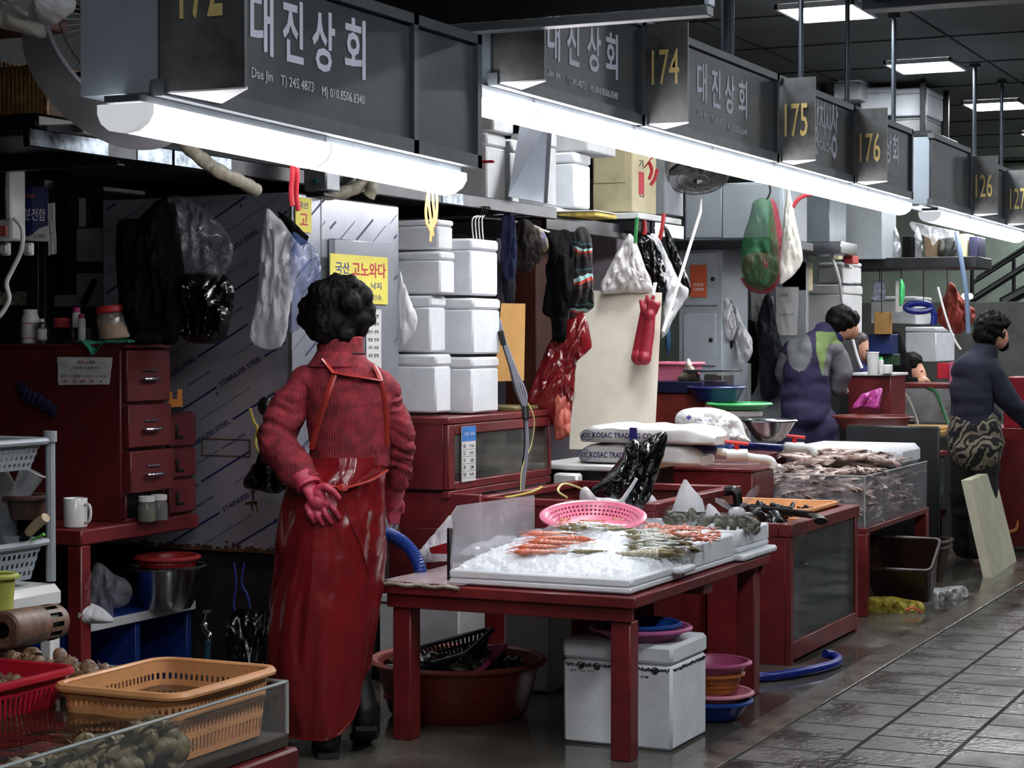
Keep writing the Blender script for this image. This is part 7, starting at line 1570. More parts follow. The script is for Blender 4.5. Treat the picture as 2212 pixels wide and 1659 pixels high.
sh = BX(1440, 1695, 519, 537, 11.2, .6); one(MB().box(*sh, .004), 'black_shelf', BLKM, 'black shelf between the wall cabinet and the lockers', 'shelf')
bb = BX(1562, 1742, 540, 900, 12.2, .05); one(MB().box(bb[0], bb[1], bb[2], bb[3], 0, bb[5], .003), 'grey_partition', mat('panel_grey', (136, 142, 146), .55, var=.1), 'pale grey panel behind the hanging plastic bags', 'partition')
# net sacks and papers
ng = thing('green_net_sack', 'green net sack of shells hanging from a wire', 'sack', at(1640, 622, 11.5))
puff([(1655, 428), (1668, 440), (1676, 490), (1684, 550), (1680, 600), (1660, 622), (1635, 625), (1608, 605), (1598, 560), (1606, 510), (1620, 465), (1628, 435)], 11.5, .11, .3, seed=81).build('net', mat('green_net', (34, 104, 62), .6, alpha=.5, var=.35, sc=30, bump=.4, bsc=90), ng)
puff([(1605, 560), (1640, 545), (1676, 560), (1676, 600), (1650, 618), (1612, 602)], 11.52, .08, .8, seed=82).build('shells_inside', mat('net_shells', (120, 60, 48), .7, var=.6, sc=20, c2=(50, 44, 30), bump=.8, bsc=40), ng)
MB().tube(smoothpath([at(1658, 385, 11.5), at(1664, 410, 11.5), at(1660, 425, 11.5), at(1655, 432, 11.5)]), .006, 6).build('hook_wire', BLK, ng)
one(puff([(1664, 432), (1678, 445), (1692, 520), (1688, 590), (1662, 632), (1620, 628), (1600, 600), (1630, 622), (1660, 615), (1682, 570), (1676, 490)], 11.62, .05, .4, c=(1660, 600), seed=83), 'red_net_sack', mat('red_net', (150, 32, 50), .6, alpha=.7), 'red net sack hanging behind the green one', 'sack')
cloth('white_bag', 'long pointed white sheet hanging beside the green net sack', [(1700, 412), (1708, 420), (1722, 490), (1734, 560), (1712, 595), (1690, 612), (1684, 600), (1690, 500)], 11.4, .03, mat('sheet_bone', (196, 194, 184), .45, var=.08, bump=.4, bsc=20), 84, 'sheet')
wire('red_ribbon', [at(1712, 448, 11.4), at(1728, 428, 11.4), at(1755, 418, 11.4), at(1776, 416, 11.4)], .012, MATS['ribbon'], 'red ribbon tied across to the steel wall cabinet', 'ribbon')
def simple(name, label, cat, m, pl, pr, pt, pb, X, dx, bev=.004): return one(MB().box(*BX(pl, pr, pt, pb, X, dx), bev), name, m, label, cat)
stc = simple('steel_cabinet', 'brushed steel wall cabinet with a bright reflection beside the long white sheet', 'cabinet', mat('steel_wall', (128, 136, 142), .35, metal=.6, var=.1), 1715, 1792, 395, 528, 12.3, .4)
simple('grey_cabinet', 'narrow grey cabinet next to the brushed steel one', 'cabinet', LOCK, 1818, 1905, 400, 560, 13.2, .4)
simple('beige_post', 'beige door post between the steel cabinets', 'post', BEIGE, 1796, 1812, 390, 560, 12.9, .1)
sr = simple('steel_shelf', 'shiny steel shelf edge below the brushed wall cabinet', 'shelf', STEEL, 1728, 1816, 522, 548, 12.1, .4); simple('black_shelf', 'black shelf carrying the row of bags past the steel shelf', 'shelf', BLKM, 1818, 2110, 556, 580, 13.3, .5)
for i, (pl, pr, pt, pb, X, lb) in enumerate([(1676, 1726, 620, 724, 12.195, 'printed paper sheets hanging beside the dark coat'), (1622, 1656, 620, 694, 12.18, 'small notes pinned together above the hanging bags'), (1640, 1672, 640, 700, 12.195, 'white card pinned behind the small notes')]):
    px_sheet('paper_sheet', lb, 'paper', X, [(pl, pt), (pr, pt), (pr-3, pb), (pl+2, pb)], PAPER, wob=.006, texts=[('안내', .2, .8, .3, .06, INKK), ('전화번호 목록', .15, .4, .6, .05, INKK)])
simple('beige_box', 'beige framed box under the steel shelf', 'box', BEIGE, 1690, 1742, 565, 628, 12.2, .15)
simple('dark_locker', 'dark locker standing under the foam boxes beside the stooping man', 'locker', mat('locker_dark', (44, 44, 46), .6, var=.2), 1742, 1812, 735, 1080, 12.62, .5)
FG = 'white foam boxes stacked beside the stooping man'
def fbx(label, pl, pc, pr, pt, pb, X, m=FOAMD, lid=.2, g=FG):
    a, b = onx(pl, pb, X), onx(pc, pb, X); x1_ = b.y/tan(TH-math.atan((pr-1106)/FPX))
    return foam_box('foam_box', label, X, max(x1_, X+.1), b.y, a.y, onx(pc, pb, X).z, onx(pc, pt, X).z, m, lid, g)
fbx('wide grey foam box above the head of the stooping man', 1742, 1822, 1862, 614, 720, 12.6)
fbx('square foam box on top beside the hanging cable', 1766, 1840, 1860, 566, 612, 12.7)
fbx('small upper foam box with a red marked carton on it', 1815, 1822, 1842, 570, 612, 12.5)
simple('red_carton', 'red and white carton on the upper foam box', 'carton', mat('carton_red', (170, 60, 56), .6), 1822, 1842, 552, 569, 12.5, .15)
# hanging bags and dark clothes
cloth('white_bag', 'white plastic bags bunched on the grey panel, upper bunch', [(1565, 640), (1580, 660), (1590, 700), (1582, 735), (1560, 725), (1556, 690)], 11.95, .06, BAGW, 91, 'bag', 1.0)
cloth('white_bag', 'white plastic bag hanging lower on the grey panel', [(1588, 660), (1605, 700), (1625, 735), (1622, 770), (1600, 790), (1590, 750), (1582, 700)], 12.08, .06, BAGW, 92, 'bag', 1.0)
cloth('black_bag', 'thin black bag strip between the white plastic bags', [(1566, 632), (1576, 640), (1590, 690), (1582, 750), (1562, 745), (1578, 690)], 12.02, .03, BAGK, 93, 'bag')
cloth('dark_coat', 'long dark navy coat hanging beside the printed papers', [(1656, 636), (1668, 650), (1682, 720), (1698, 780), (1690, 840), (1672, 862), (1645, 858), (1640, 800), (1636, 700), (1645, 660)], 12.58, .06, mat('coat_navy', (14, 16, 28), .9), 94)
cloth('dark_umbrella', 'dark folded cloth hanging between the bags and the coat', [(1606, 700), (1630, 700), (1640, 780), (1632, 840), (1612, 850), (1608, 780)], 12.68, .04, DARK, 95)
simple('white_tube_box', 'tall white carton standing below the plastic bags', 'carton', PLAW, 1590, 1612, 785, 1120, 12.0, .1)
# table row behind sacks
simple('red_table', 'red wooden table carrying the navy tray and pink basin', 'table', mat('table_red', (128, 44, 36), .5, var=.2), 1400, 1522, 850, 925, 10.1, .5)
simple('navy_tray', 'navy plastic tray on the red wooden table', 'tray', NAVY, 1402, 1520, 824, 849, 10.08, .4)
pb_ = BX(1400, 1484, 784, 823, 10.3, .3); crate('pink_basin', 'rectangular pink basin on the navy tray', 'basin', (pb_[0]+pb_[1])/2, (pb_[2]+pb_[3])/2, pb_[4], pb_[1]-pb_[0], pb_[3]-pb_[2], pb_[5]-pb_[4], PINK, taper=.02, holes=False, n=80)
cs = thing('clam_bag', 'knotted clear bag of pale clams on the navy tray', 'bag', at(1487, 823, 10.85)); puff([(1484, 782), (1496, 790), (1502, 800), (1512, 812), (1508, 824), (1470, 824), (1464, 814), (1476, 800)], 10.85, .08, .5, seed=96).build('bag_body', mat('clam_bag', (190, 178, 156), .4, var=.4, sc=40, bump=.5, bsc=60), cs)
MB().tube([at(1488, 788, 10.85), at(1486, 775, 10.85)], [.02, .008], 8).build('knot', PLAW, cs)
sc_ = thing('weighing_scale', 'dark weighing scale with a flat pan behind the red table', 'scale', at(1535, 850, 10.8)); MB().lathe([(.001, 0), (.16, 0), (.165, .012), (.001, .012)], at(1540, 803, 10.8), 30).build('pan', STEELR, sc_); sb_ = BX(1520, 1562, 808, 850, 10.7, .2); MB().box(*sb_, .008).build('scale_body', mat('scale_dark', (52, 50, 48), .5), sc_)
bowl('blue_basin', 'navy blue basin beside the red wooden table', 'basin', at(1548, 866, 10.6), .15, .075, mat('basin_navy', (26, 36, 96), .4), .11)
gt2 = at(1597, 884, 10.4); bowl('green_tray', 'wide mint green tray resting on a white scale plate', 'tray', gt2, .165, .03, GREEN, .12)
ws_ = thing('kitchen_scale', 'white scale plate under the mint green tray', 'scale', at(1600, 897, 10.4)); p_ = gt2-V((0, 0, .035)); MB().lathe([(.001, 0), (.12, 0), (.125, .015), (.12, .028), (.001, .028)], p_, 30).build('plate', PLAW, ws_); MB().box(p_.x-.05, p_.x+.05, p_.y-.05, p_.y+.05, p_.z-.07, p_.z-.001, .006).build('scale_base', PLAW, ws_)
sbz = at(1662, 950, 10.0)-V((0, 0, .005)); bowl('steel_bowl', 'wide polished steel bowl behind the crumpled white sack', 'bowl', sbz, .135, .105, STEEL, .06)
tbb = BX(1540, 1830, 955, 1100, 10.98, .9); tt_ = thing('work_table', 'red work table with a blue board edge behind the steel bowl', 'table', (11.4, 3.3, 0)); MB().box(9.95, 11.1, 3.36, 4.1, .70, .735, .004).build('table_top', REDD, tt_); MB().box(10.92, 11.12, 3.0, 3.9, .737, .76, .003).build('blue_board', mat('board_blue', (44, 110, 160), .5), tt_)
for x in (9.98, 11.0):
    for y in (3.38, 4.0): MB().box(x, x+.06, y, y+.06, 0, .699, .003).build('leg', REDD, tt_)
# ---------------------------------------------------------------- far end of the row
simple('red_counter', 'red counter with cups on it beside the stooping man', 'counter', RED, 1832, 1924, 812, 915, 12.6, .4)
bt2 = BX(1832, 1926, 806, 812, 12.58, .45); one(MB().box(*bt2, .003), 'white_tray', PLAW, 'white tray on top of the red counter', 'tray')
def cup(name, label, px, py, D, r, h, m, capm=None, cat='cup'):
    c = at(px, py, D); t = thing(name, label, cat, c); MB().lathe([(.001, 0), (r*.8, 0), (r, h), (r*.93, h), (r*.74, .006), (.001, .006)], c, 20).build('cup_wall', m, t); MB().lathe([(r*.98, h-.003), (r*1.06, h), (r*.96, h+.004)], c, 20).build('lip', capm or m, t); return t
cup('paper_cup', 'tall white cup standing on the red counter', 1885, 810, 12.6, .04, .145, PLAW)
bottle('sauce_bottle', 'small white bottle with a green cap on the red counter', at(1902, 808, 12.65), .02, .11, PLAW, GREEN, .025)
simple('tissue_box', 'square white box on the red counter beside the green capped bottle', 'box', PLAW, 1904, 1922, 788, 808, 12.5, .08)
pk = one(puff([(1842, 882), (1858, 855), (1878, 846), (1903, 838), (1905, 855), (1895, 886), (1870, 880)], 12.2, .05, .9, seed=101), 'pink_bag', mat('magenta_bag', (186, 70, 150), .35, bump=.6, bsc=16, var=.2), 'bright pink plastic bag in front of the red counter', 'bag')
bowl('brown_basin', 'wide brown red basin in front of the red counter', 'basin', at(1885, 930, 11.9), .235, .085, BROWNT, .18)
pl_ = thing('yellow_pallet', 'yellow slatted plastic pallet beside the brown basin', 'pallet', at(2000, 940, 12.2)); pq = MB(); pz0 = at(2000, 928, 13.4).z
for i in range(8): pq.box(12.95+.1*i, 13.01+.1*i, 2.95, 3.6, pz0, pz0+.02, .002)
pq.build('slats', mat('pallet_yellow', (190, 150, 82), .5), pl_); MB().box(12.95, 13.75, 2.94, 2.98, pz0-.03, pz0-.001, .003).box(12.95, 13.75, 3.55, 3.59, pz0-.03, pz0-.001, .003).build('bearer', MATS['pallet_yellow'], pl_)
one(MB().box(12.95, 13.8, 2.92, 3.6, 0, pz0-.031, .004), 'dark_crate', BLKM, 'dark crate base under the yellow pallet', 'crate')
at2 = thing('live_tank', 'clear round edged tank with hoses between the counter and the standing man', 'tank', at(1990, 910, 13.2)); bb = BX(1926, 2062, 838, 912, 13.9, .6); MB().box(*bb, .004).build('pane', ACRYLC, at2); MB().box(bb[0]-.01, bb[1]+.01, bb[2]-.01, bb[3]+.01, bb[5]+.001, bb[5]+.03, .004).build('rim', RED, at2); MB().box(bb[0]+.02, bb[1]-.02, bb[2]+.02, bb[3]-.02, bb[4]+.01, bb[5]-.12, .004).build('water', mat('dark_contents', (70, 66, 60), .3, var=.5, sc=12), at2)
wire('green_tube', [at(1995, 838, 14.0), at(2020, 845, 13.9), at(2035, 880, 13.8), at(2050, 920, 13.7)], .012, mat('tube_green', (60, 120, 80), .4), 'green tube arching into the far clear tank', 'tube')
wire('white_tube', [at(1925, 835, 14.0), at(1955, 850, 13.9), at(1975, 890, 13.8), at(1985, 925, 13.7)], .008, mat('tube_white', (170, 170, 160), .4), 'pale tube arching over the far clear tank', 'tube')
fbx('white foam box with a hooked handle behind the leaning man', 1955, 2022, 2062, 706, 782, 15.7, FOAM, .15, None)
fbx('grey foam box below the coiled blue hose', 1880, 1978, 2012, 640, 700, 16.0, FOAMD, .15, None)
simple('amber_box', 'amber carton hanging above the blue crate', 'carton', mat('amber_card', (160, 120, 62), .6, var=.15), 1888, 1920, 674, 722, 13.4, .1)
simple('blue_crate', 'dark blue crate under the amber carton', 'crate', mat('crate_blue', (24, 44, 110), .5), 1876, 1925, 722, 765, 13.5, .2)
simple('green_crate', 'dark green crate edge below the blue crate', 'crate', mat('crate_green', (24, 70, 40), .5), 1870, 1930, 765, 790, 13.55, .2)
cloth('green_bag', 'green cloth strip hanging beside a white card', [(1944, 605), (1952, 610), (1955, 630), (1950, 658), (1942, 656)], 13.4, .02, GREEN, 102, 'cloth')
simple('white_card', 'white card hanging behind the green cloth strip', 'card', PAPER, 1934, 1950, 606, 675, 13.5, .01)
simple('notice_card', 'printed card hanging on the dark rail', 'card', mat('card_print', (150, 150, 170), .6, var=.4, sc=30), 1886, 1912, 606, 650, 13.5, .01)
one(MB().tube(smoothpath([at(1985+28*cos(a), 664+9*sin(a), 13.6) for a in [2*pi*i/12 for i in range(12)]]+[at(2010, 660, 13.6), at(2018, 680, 13.6), at(2016, 702, 13.6)]), .022, 8), 'blue_hose', BLUEH, 'coiled blue hose hanging above the foam boxes', 'hose')
one(puff([(2052, 610), (2064, 625), (2085, 655), (2105, 670), (2103, 695), (2085, 712), (2065, 722), (2030, 700), (2022, 680), (2040, 640)], 13.9, .15, .5, seed=103), 'orange_net_sack', mat('orange_net', (170, 72, 58), .6, alpha=.85, var=.2), 'big orange red net sack hanging above the standing man', 'sack')
wire('blue_rope', [at(2066, 500, 13.0), at(2078, 570, 13.0), at(2088, 640, 13.0), at(2092, 720, 13.0)], .016, mat('rope_blue', (110, 130, 160), .5), 'pale blue pipe hanging down behind the standing man', 'pipe')
wire('white_cable', [at(1795, 550, 12.6), at(1812, 600, 12.6), at(1820, 660, 12.8), at(1838, 720, 12.9), at(1852, 770, 12.9), at(1862, 795, 12.9)], .01, PLAW, 'white cable hanging past the head of the stooping man', 'cable')
wire('white_cable', [at(2026, 620, 13.2), at(2042, 680, 13.2), at(2060, 730, 13.2), at(2075, 755, 13.2)], .008, PLAW, 'thin white cord slanting across the orange net sack', 'cable')
simple('red_basket', 'bright red tub behind the leaning man', 'tub', mat('bright_red', (190, 28, 50), .4), 2024, 2050, 784, 818, 13.5, .2)
simple('pink_tub', 'pink tub edge touching the back of the standing man', 'tub', mat('tub_pink', (190, 96, 130), .4), 2050, 2066, 782, 830, 13.4, .2)
one(puff([(1968, 480), (2010, 488), (2068, 500), (2060, 512), (2030, 518), (2015, 530), (2008, 515), (1975, 500)], 13.2, .06, 1.0, seed=104), 'clear_bag', CLEAR, 'clear plastic bag lying on the high black shelf', 'bag')
for i, (px, pt, D) in enumerate([(1947, 606, 13.45), (1900, 606, 13.6), (1904, 674, 13.45), (1995, 655, 13.6), (2046, 690, 13.2)]): one(MB().tube([at(px, 572, D), at(px, pt+4, D)], .003, 5), 'hanging_wire', BLK, ['thin dark wire holding the white card and green strip', 'thin dark wire holding the printed card', 'thin dark wire holding the amber carton', 'thin dark wire holding the coiled blue hose', 'thin dark wire reaching down to the slanting white cable'][i], 'wire')
rr = random.Random(8)
SHL = ['pale sack on the black shelf, first past the grey cabinet', 'dark bundle on the black shelf', 'pale sack with a shiny end on the black shelf', 'brown carton on the black shelf', 'grey bundle in the middle of the black shelf', 'clear bottle bundle on the black shelf', 'cream carton on the black shelf', 'navy box at the far end of the black shelf']
for i, lb in enumerate(SHL):
    pl = 1925+24*i; pr = pl+20; X = 13.5; m = [WHITE, DARK, BAGW, mat('card_brown', (104, 86, 60), .7), mat('bundle_grey', (76, 76, 72), .7, var=.4), mat('bundle_clear', (120, 124, 124), .3, var=.4), BEIGE, NAVY][i]
    bb = BX(pl, pr, 505+6*(i % 3), 555, X, .25)
    if i in (0, 2, 4, 5): one(puff([(pl, 556), (pl+2, 515), (pl+9, 490+5*(i % 2)), (pr-2, 520), (pr, 556)], 13.7, .06, .8, seed=110+i), 'shelf_bundle', m, lb, 'bundle')
    else: one(MB().box(*bb, .004), 'shelf_box', m, lb, 'box')
for i, (pl, pr, pt, pb, X, lb) in enumerate([(1858, 1930, 188, 250, 14.2, 'bright foam box on the hanging rack under the ceiling panels'), (1932, 2004, 190, 250, 14.2, 'bright foam box at the end of the hanging rack'), (1800, 1858, 168, 215, 14.0, 'grey foam box end on the hanging rack'), (1928, 2000, 252, 285, 14.25, 'foam box tied with red string under the bright ones')]):
    foam_box('foam_box', lb, *BX(pl, pr, pt, pb, X, .5), FOAM if i < 2 else FOAMD, .2, 'foam boxes on the high hanging rack')
bb = BX(1750, 2010, 287, 300, 14.0, .9); rk_ = thing('high_rack', 'high black rack hung from the ceiling behind the sign row', 'rack', (14.4, 4.5, bb[4])); MB().box(*bb, .004).build('rack_deck', BLKM, rk_)
for x in (14.05, 14.8):
    for y in (bb[2]+.05, bb[3]-.1): MB().box(x, x+.04, y, y+.04, bb[5]+.001, ZC+.01, .003).build('hanger', BLKM, rk_)
# stairs and wall at the far end
struct(MB().box(18.0, 18.2, -2, 6.2, 0, onx(2150, 652, 18.0).z, .003), 'wall_end', mat('end_wall', (96, 98, 92), .6, var=.15))
struct(MB().box(21.0, 21.2, 1.0, 9.0, 0, ZC, .003), 'wall_stair', mat('stair_wall', (168, 182, 166), .6, var=.08))
sr_ = thing('stair_rail', 'black sloping stair rails before the pale green wall', 'rail', at(2160, 600, 20.0))
for a, b, r in (((2100, 612), (2215, 540), .02), ((2100, 648), (2215, 575), .035), ((2110, 600), (2215, 532), .015), ((2165, 655), (2240, 615), .06)): MB().tube([at(*a, 20.2), at(*b, 20.2)], r, 8).build('rail_bar', BLKM, sr_)
for px in (2100, 2190): MB().tube([at(px, 660, 20.2), at(px, 560, 20.2)], .02, 8).build('rail_post', BLKM, sr_)
for i, px in enumerate((2084, 2095)):
    lt = one(MB().ell(at(px, 640, 17.6), (.03, .03, .028)), 'bulb_lamp', mat('bulb', (255, 255, 250), .4, emit=8), ['round bright bulb under the stairs, beside the orange net sack', 'second round bright bulb under the stairs'][i], 'lamp')
# right edge counter pieces
simple('red_tank', 'red tank counter at the edge of the aisle past the standing man', 'tank', RED, 2130, 2260, 925, 1180, 12.9, .6)
simple('red_tub', 'red basin with a blue rim on the far counter', 'basin', mat('basin_red', (150, 34, 50), .4), 2168, 2240, 815, 924, 12.98, .4)
# ---------------------------------------------------------------- people farther along the row
def clothed(name, parts, m, par, vox=.013, sm=5, d=None): return blob(parts, vox, sm, d).build(name, m, par)
wr_ = lambda p: .006*noise.noise(p*16)+.008*noise.noise(V((p.x*6, p.y*6, p.z*18)))
# man stooping, seen from behind, purple overall over a grey and lime jacket
D2 = 12.3; q = lambda px, py, d=0.: at(px, py, D2)+FW*d
M2 = D2/FPX
pm_ = thing('person', 'worker in purple bib overall and grey and lime jacket stooping over the counter', 'person', at(1745, 1180, D2))
hc = q(1822, 700, .02); fd = (RT*.75+FW*.45+V((0, 0, -.5))).normalized()
legs = [('c', [q(1720, 900), q(1712, 1050), q(1715, 1170)], [.08, .065, .05]), ('c', [q(1775, 900), q(1772, 1050), q(1775, 1170)], [.08, .065, .05])]
clothed('body', [('e', hc, (.078, .085, .10)), ('e', hc+fd*.08, (.05, .05, .06)), ('e', hc+fd*.12+V((0, 0, .0)), (.018, .018, .02)), ('c', [hc, q(1790, 725), q(1755, 790)], [.05, .055, .10]), ('e', q(1745, 830), (.12, .10, .17)), ('e', q(1745, 890), (.12, .11, .12)),
    ('c', [q(1790, 770), q(1818, 800, .05), q(1815, 835, .12)], [.035, .035, .03]), ('c', [q(1815, 835, .12), q(1836, 845, .18)], [.03, .03]), ('c', [q(1720, 775), q(1702, 805, .08), q(1720, 835, .2)], [.035, .035, .03])]+legs, SKIN, pm_)
JKT = mat('jacket_grey', (104, 106, 108), .8, bump=.3, bsc=90); LIM = mat('jacket_lime', (112, 134, 78), .8, bump=.3, bsc=90); OVR = mat('overall_purple', (38, 30, 66), .8, bump=.3, bsc=60); NVB = mat('collar_blue', (24, 28, 90), .8)
JX = 0
def proj(p):
    d = p-CP; z = d.dot(FW); return 1106+FPX*d.dot(RT)/z, 829.5-FPX*d.dot(UP)/z
def split(mb, rule, mats, names, par):
    """cut one garment surface along its seam lines into separate parts"""
    out = {}
    for f in mb.f:
        c = sum((mb.v[i] for i in f), V())/len(f); k = rule(c)
        o = out.setdefault(k, MB()); n0 = len(o.v); o.v += [mb.v[i] for i in f]; o.f.append(list(range(n0, n0+len(f)))); o.m.append(0)
    for k, o in out.items():
        ob = o.build(names[k], mats[k], par); bm = bmesh.new(); bm.from_mesh(ob.data); bmesh.ops.remove_doubles(bm, verts=bm.verts, dist=1e-5); bm.to_mesh(ob.data); bm.free()
        for pl_ in ob.data.polygons: pl_.use_smooth = True
def rule2(c):
    x, y = proj(c); back = (c-q(1745, 800)).dot(FW) < .02
    if y > 812: return 0
    if ((x-1727)/27)**2+((y-757)/45)**2 < 1 and back: return 1
    if x > 1763+.25*max(0, y-760) and y > 716:
        return 2 if x < 1790-.2*(y-740) or y < 742 else 1
    return 0
tb2 = blob([('c', [q(1782, 724), q(1756, 757), q(1742, 815), q(1740, 850)], [.085, .165, .172, .17], .8), ('e', q(1742, 800), (.175, .145, .16)), ('e', q(1795, 755), (.085, .09, .07)), ('e', q(1715, 760), (.08, .08, .08)), ('e', q(1742, 850), (.172, .155, .12)), ('e', q(1742, 890), (.185, .16, .15)), ('c', [q(1722, 920), q(1714, 1050), q(1715, 1160)], [.13, .10, .085]), ('c', [q(1772, 920), q(1770, 1050), q(1775, 1160)], [.13, .10, .085])], .008, 8, wr_)
split(tb2, rule2, [OVR, JKT, LIM], ['bib_overall', 'jacket', 'lime_panel'], pm_)
clothed('sleeve', [('c', [q(1800, 758), q(1822, 800, .03), q(1815, 836, .08), q(1822, 842, .12)], [.074, .068, .058, .05])], JKT, pm_, d=wr_)
clothed('sleeve', [('c', [q(1708, 768), q(1698, 805, .08), q(1716, 838, .18)], [.066, .062, .05])], JKT, pm_, d=wr_)
clothed('collar', [('c', [q(1775, 712), q(1795, 712), q(1810, 730)], [.05, .06, .04])], NVB, pm_)
clothed('hair', [('e', hc+V((0, 0, .02))-fd*.02, (.092, .098, .098)), ('e', hc-fd*.06+V((0, 0, -.02)), (.07, .075, .07)), ('e', hc+RT*.05+V((0, 0, .03)), (.06, .06, .06))], HAIR, pm_, .009, 3, lambda p: .012*noise.noise(p*24)+.006*noise.noise(p*60))
for s_, px in ((0, 1715), (1, 1775)): clothed('boot', [('c', [q(px, 1150), q(px, 1190)], [.07, .06]), ('c', [V((q(px, 1190).x, q(px, 1190).y, .05)), V((q(px, 1190).x+.14, q(px, 1190).y, .045))], [.05, .045])], BOOT, pm_)
# man in navy jacket reaching to the counter
D3 = 12.2; q3 = lambda px, py, d=0.: at(px, py, D3)+FW*d
p3_ = thing('person', 'man in navy jacket and zebra print apron turned away, reaching forward', 'person', V((at(2108, 1213, 12.2).x, at(2108, 1213, 12.2).y, 0)))
hc = q3(2145, 716, 0); fd = (RT*.85+FW*.35+V((0, 0, -.15))).normalized()
clothed('body', [('e', hc, (.08, .08, .11)), ('e', hc+fd*.045+V((0, 0, -.03)), (.06, .06, .08)), ('e', hc+fd*.10+V((0, 0, -.02)), (.016, .016, .02)), ('e', hc+V((0, 0, -.015))-FW*.075, (.02, .02, .032)), ('c', [q3(2140, 735), q3(2120, 775)], [.05, .05]), ('c', [q3(2110, 800), q3(2105, 880), q3(2110, 950)], [.10, .11, .11], .7),
    ('c', [q3(2120, 950), q3(2120, 1090), q3(2118, 1215)], [.085, .065, .045]), ('c', [q3(2090, 950), q3(2090, 1090, .1), q3(2092, 1205, .15)], [.085, .065, .045]), ('c', [q3(2120, 815), q3(2165, 858), q3(2218, 910)], [.035, .038, .03]), ('c', [q3(2218, 910), q3(2238, 925)], [.03, .03]), ('c', [q3(2095, 815, .1), q3(2120, 860, .3), q3(2180, 900, .4)], [.05, .04, .03])], SKIN, p3_)
NJ = mat('jacket_navy', (20, 24, 44), .85, bump=.3, bsc=50)
clothed('jacket', [('c', [q3(2128, 760), q3(2112, 790), q3(2100, 840), q3(2100, 900), q3(2102, 930)], [.09, .145, .168, .162, .162], .8), ('e', q3(2108, 800), (.165, .14, .12)), ('e', q3(2104, 925), (.15, .13, .05))], NJ, p3_, d=wr_)
clothed('sleeve', [('c', [q3(2130, 800, -.05), q3(2168, 858, -.04), q3(2222, 912, 0)], [.09, .075, .055])], NJ, p3_, d=wr_)
clothed('sleeve', [('c', [q3(2090, 800, .1), q3(2125, 862, .3), q3(2180, 902, .4)], [.085, .07, .055])], NJ, p3_, d=wr_)
ZB_ = mat('zebra_print', (124, 116, 100), .85)
def zebra():
    nt = ZB_.node_tree; N = nt.nodes; L = nt.links; tc = N.new('ShaderNodeTexCoord'); wv = N.new('ShaderNodeTexWave'); wv.inputs['Scale'].default_value = 9; wv.inputs['Distortion'].default_value = 9; wv.inputs['Detail'].default_value = 1; wv.inputs['Detail Scale'].default_value = 1.6; wv.bands_direction = 'DIAGONAL'
    L.new(tc.outputs['Object'], wv.inputs[0]); rp = N.new('ShaderNodeValToRGB'); e = rp.color_ramp.elements; e[0].position = .42; e[0].color = (*lin((20, 20, 20)), 1); e[1].position = .5; e[1].color = (*lin((124, 116, 100)), 1); L.new(wv.outputs['Fac'], rp.inputs[0]); L.new(rp.outputs[0], N['Principled BSDF'].inputs['Base Color'])
zebra()
clothed('zebra_apron', [('c', [q3(2105, 925), q3(2108, 965)], [.172, .18], .8)], ZB_, p3_, d=wr_)
clothed('trousers', [('c', [q3(2125, 940), q3(2122, 1090), q3(2120, 1190)], [.12, .09, .07]), ('c', [q3(2092, 940), q3(2092, 1090, .1), q3(2094, 1190, .15)], [.12, .09, .07])], mat('trouser_black', (16, 16, 18), .85), p3_, d=wr_)
clothed('hair', [('e', hc+V((0, 0, .025))-fd*.02, (.098, .10, .10)), ('e', hc-fd*.05+V((0, 0, -.03)), (.075, .085, .075)), ('e', hc+fd*.03+V((0, 0, .06)), (.075, .08, .06))], HAIR, p3_, .009, 3, lambda p: .016*noise.noise(p*24)+.008*noise.noise(p*60))
clothed('face_mask', [('e', hc+fd*.075+V((0, 0, -.07)), (.04, .04, .045))], DARK, p3_, .008)
for px, d in ((2118, 0), (2094, .15)): c_ = q3(px, 1190, d); clothed('boot', [('c', [c_, V((c_.x, c_.y, .06))], [.06, .055]), ('c', [V((c_.x, c_.y, .045)), V((c_.x+.16, c_.y, .04))], [.048, .042])], BOOT, p3_)
# worker leaning with the head low on folded hands
D4 = 14.9; q4 = lambda px, py, d=0.: at(px, py, D4)+FW*d
p4_ = thing('person', 'worker in black leaning low with the chin over folded hands', 'person', at(1950, 900, D4))
hc = q4(1972, 795); fd = (RT*.7-FW*.5+V((0, 0, -.35))).normalized(); sd = fd.cross(V((0, 0, 1))).normalized()
clothed('body', [('e', hc, (.078, .08, .10)), ('e', hc+fd*.045+V((0, 0, -.03)), (.06, .06, .075)), ('e', hc+fd*.105+V((0, 0, -.015)), (.015, .015, .02)), ('c', [hc, q4(1945, 800), q4(1935, 860)], [.05, .06, .12]), ('c', [q4(1935, 860), q4(1938, 960)], [.12, .13]), ('c', [q4(1940, 960), q4(1940, 1090)], [.11, .08]),
    ('c', [q4(1920, 800), q4(1940, 835, -.05), q4(1975, 825, -.12)], [.05, .04, .028]), ('e', q4(1985, 823, -.12), (.04, .035, .025)), ('e', q4(1990, 818, -.1), (.035, .03, .02))]+[('c', [q4(1986+3*i, 818, -.14), q4(1994+3*i, 822+2*i, -.15)], [.010, .008]) for i in range(4)], SKIN, p4_, .01)
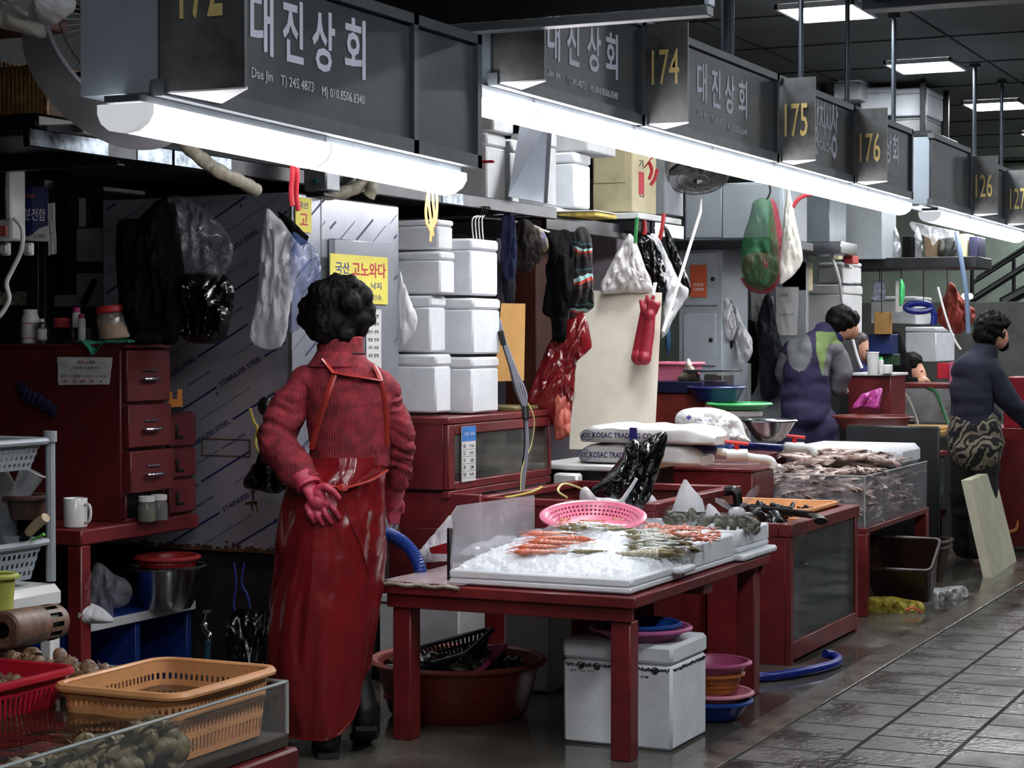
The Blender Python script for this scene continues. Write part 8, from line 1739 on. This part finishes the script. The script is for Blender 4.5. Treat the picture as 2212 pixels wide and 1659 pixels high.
for s_ in (-1, 1): MB().ell(hc+fd*.09+sd*(.03*s_)+V((0, 0, .01)), (.01, .01, .007)).build('eye', INKK, p4_)
clothed('jacket', [('c', [q4(1925, 735), q4(1925, 790), q4(1928, 860), q4(1935, 940)], [.09, .16, .16, .15], .8), ('c', [q4(1920, 795, -.05), q4(1940, 838, -.07), q4(1968, 828, -.12)], [.08, .065, .045])], DARK, p4_, d=wr_)
clothed('trousers', [('c', [q4(1938, 940), q4(1938, 1080), q4(1938, 1135)], [.14, .1, .09])], DARK, p4_)
clothed('hair', [('e', hc+V((0, 0, .025))-fd*.02, (.09, .095, .092)), ('e', hc-fd*.05+V((0, 0, -.03)), (.07, .08, .075))], HAIR, p4_, .009, 3, lambda p: .010*noise.noise(p*24)+.005*noise.noise(p*60))
# half hidden person behind the counter
D5 = 14.6; q5 = lambda px, py, d=0.: at(px, py, D5)+FW*d
p5_ = thing('person', 'half hidden person in dark blue behind the red counter', 'person', at(1862, 1000, D5)); hc = q5(1858, 752); fd = (RT*.6-FW*.6+V((0, 0, -.3))).normalized(); sd = fd.cross(V((0, 0, 1))).normalized()
clothed('body', [('e', hc, (.075, .078, .10)), ('e', hc+fd*.045+V((0, 0, -.03)), (.058, .058, .072)), ('e', hc+fd*.10+V((0, 0, -.015)), (.015, .015, .02)), ('c', [hc, q5(1850, 790), q5(1850, 900)], [.045, .06, .12]), ('c', [q5(1850, 900), q5(1850, 1110)], [.12, .08])], SKIN, p5_, .012)
for s_ in (-1, 1): MB().ell(hc+fd*.088+sd*(.03*s_)+V((0, 0, .01)), (.01, .01, .007)).build('eye', INKK, p5_)
clothed('jacket', [('c', [q5(1850, 782), q5(1850, 810), q5(1850, 950)], [.08, .16, .15], .75)], NVB, p5_, d=wr_); clothed('trousers', [('c', [q5(1850, 950), q5(1850, 1125)], [.14, .1])], DARK, p5_)
clothed('hair', [('e', hc+V((0, 0, .03))-fd*.025, (.085, .09, .085))], mat('hair_brown', (40, 26, 18), .5, var=.3, sc=40), p5_, .009, 3, lambda p: .008*noise.noise(p*24))
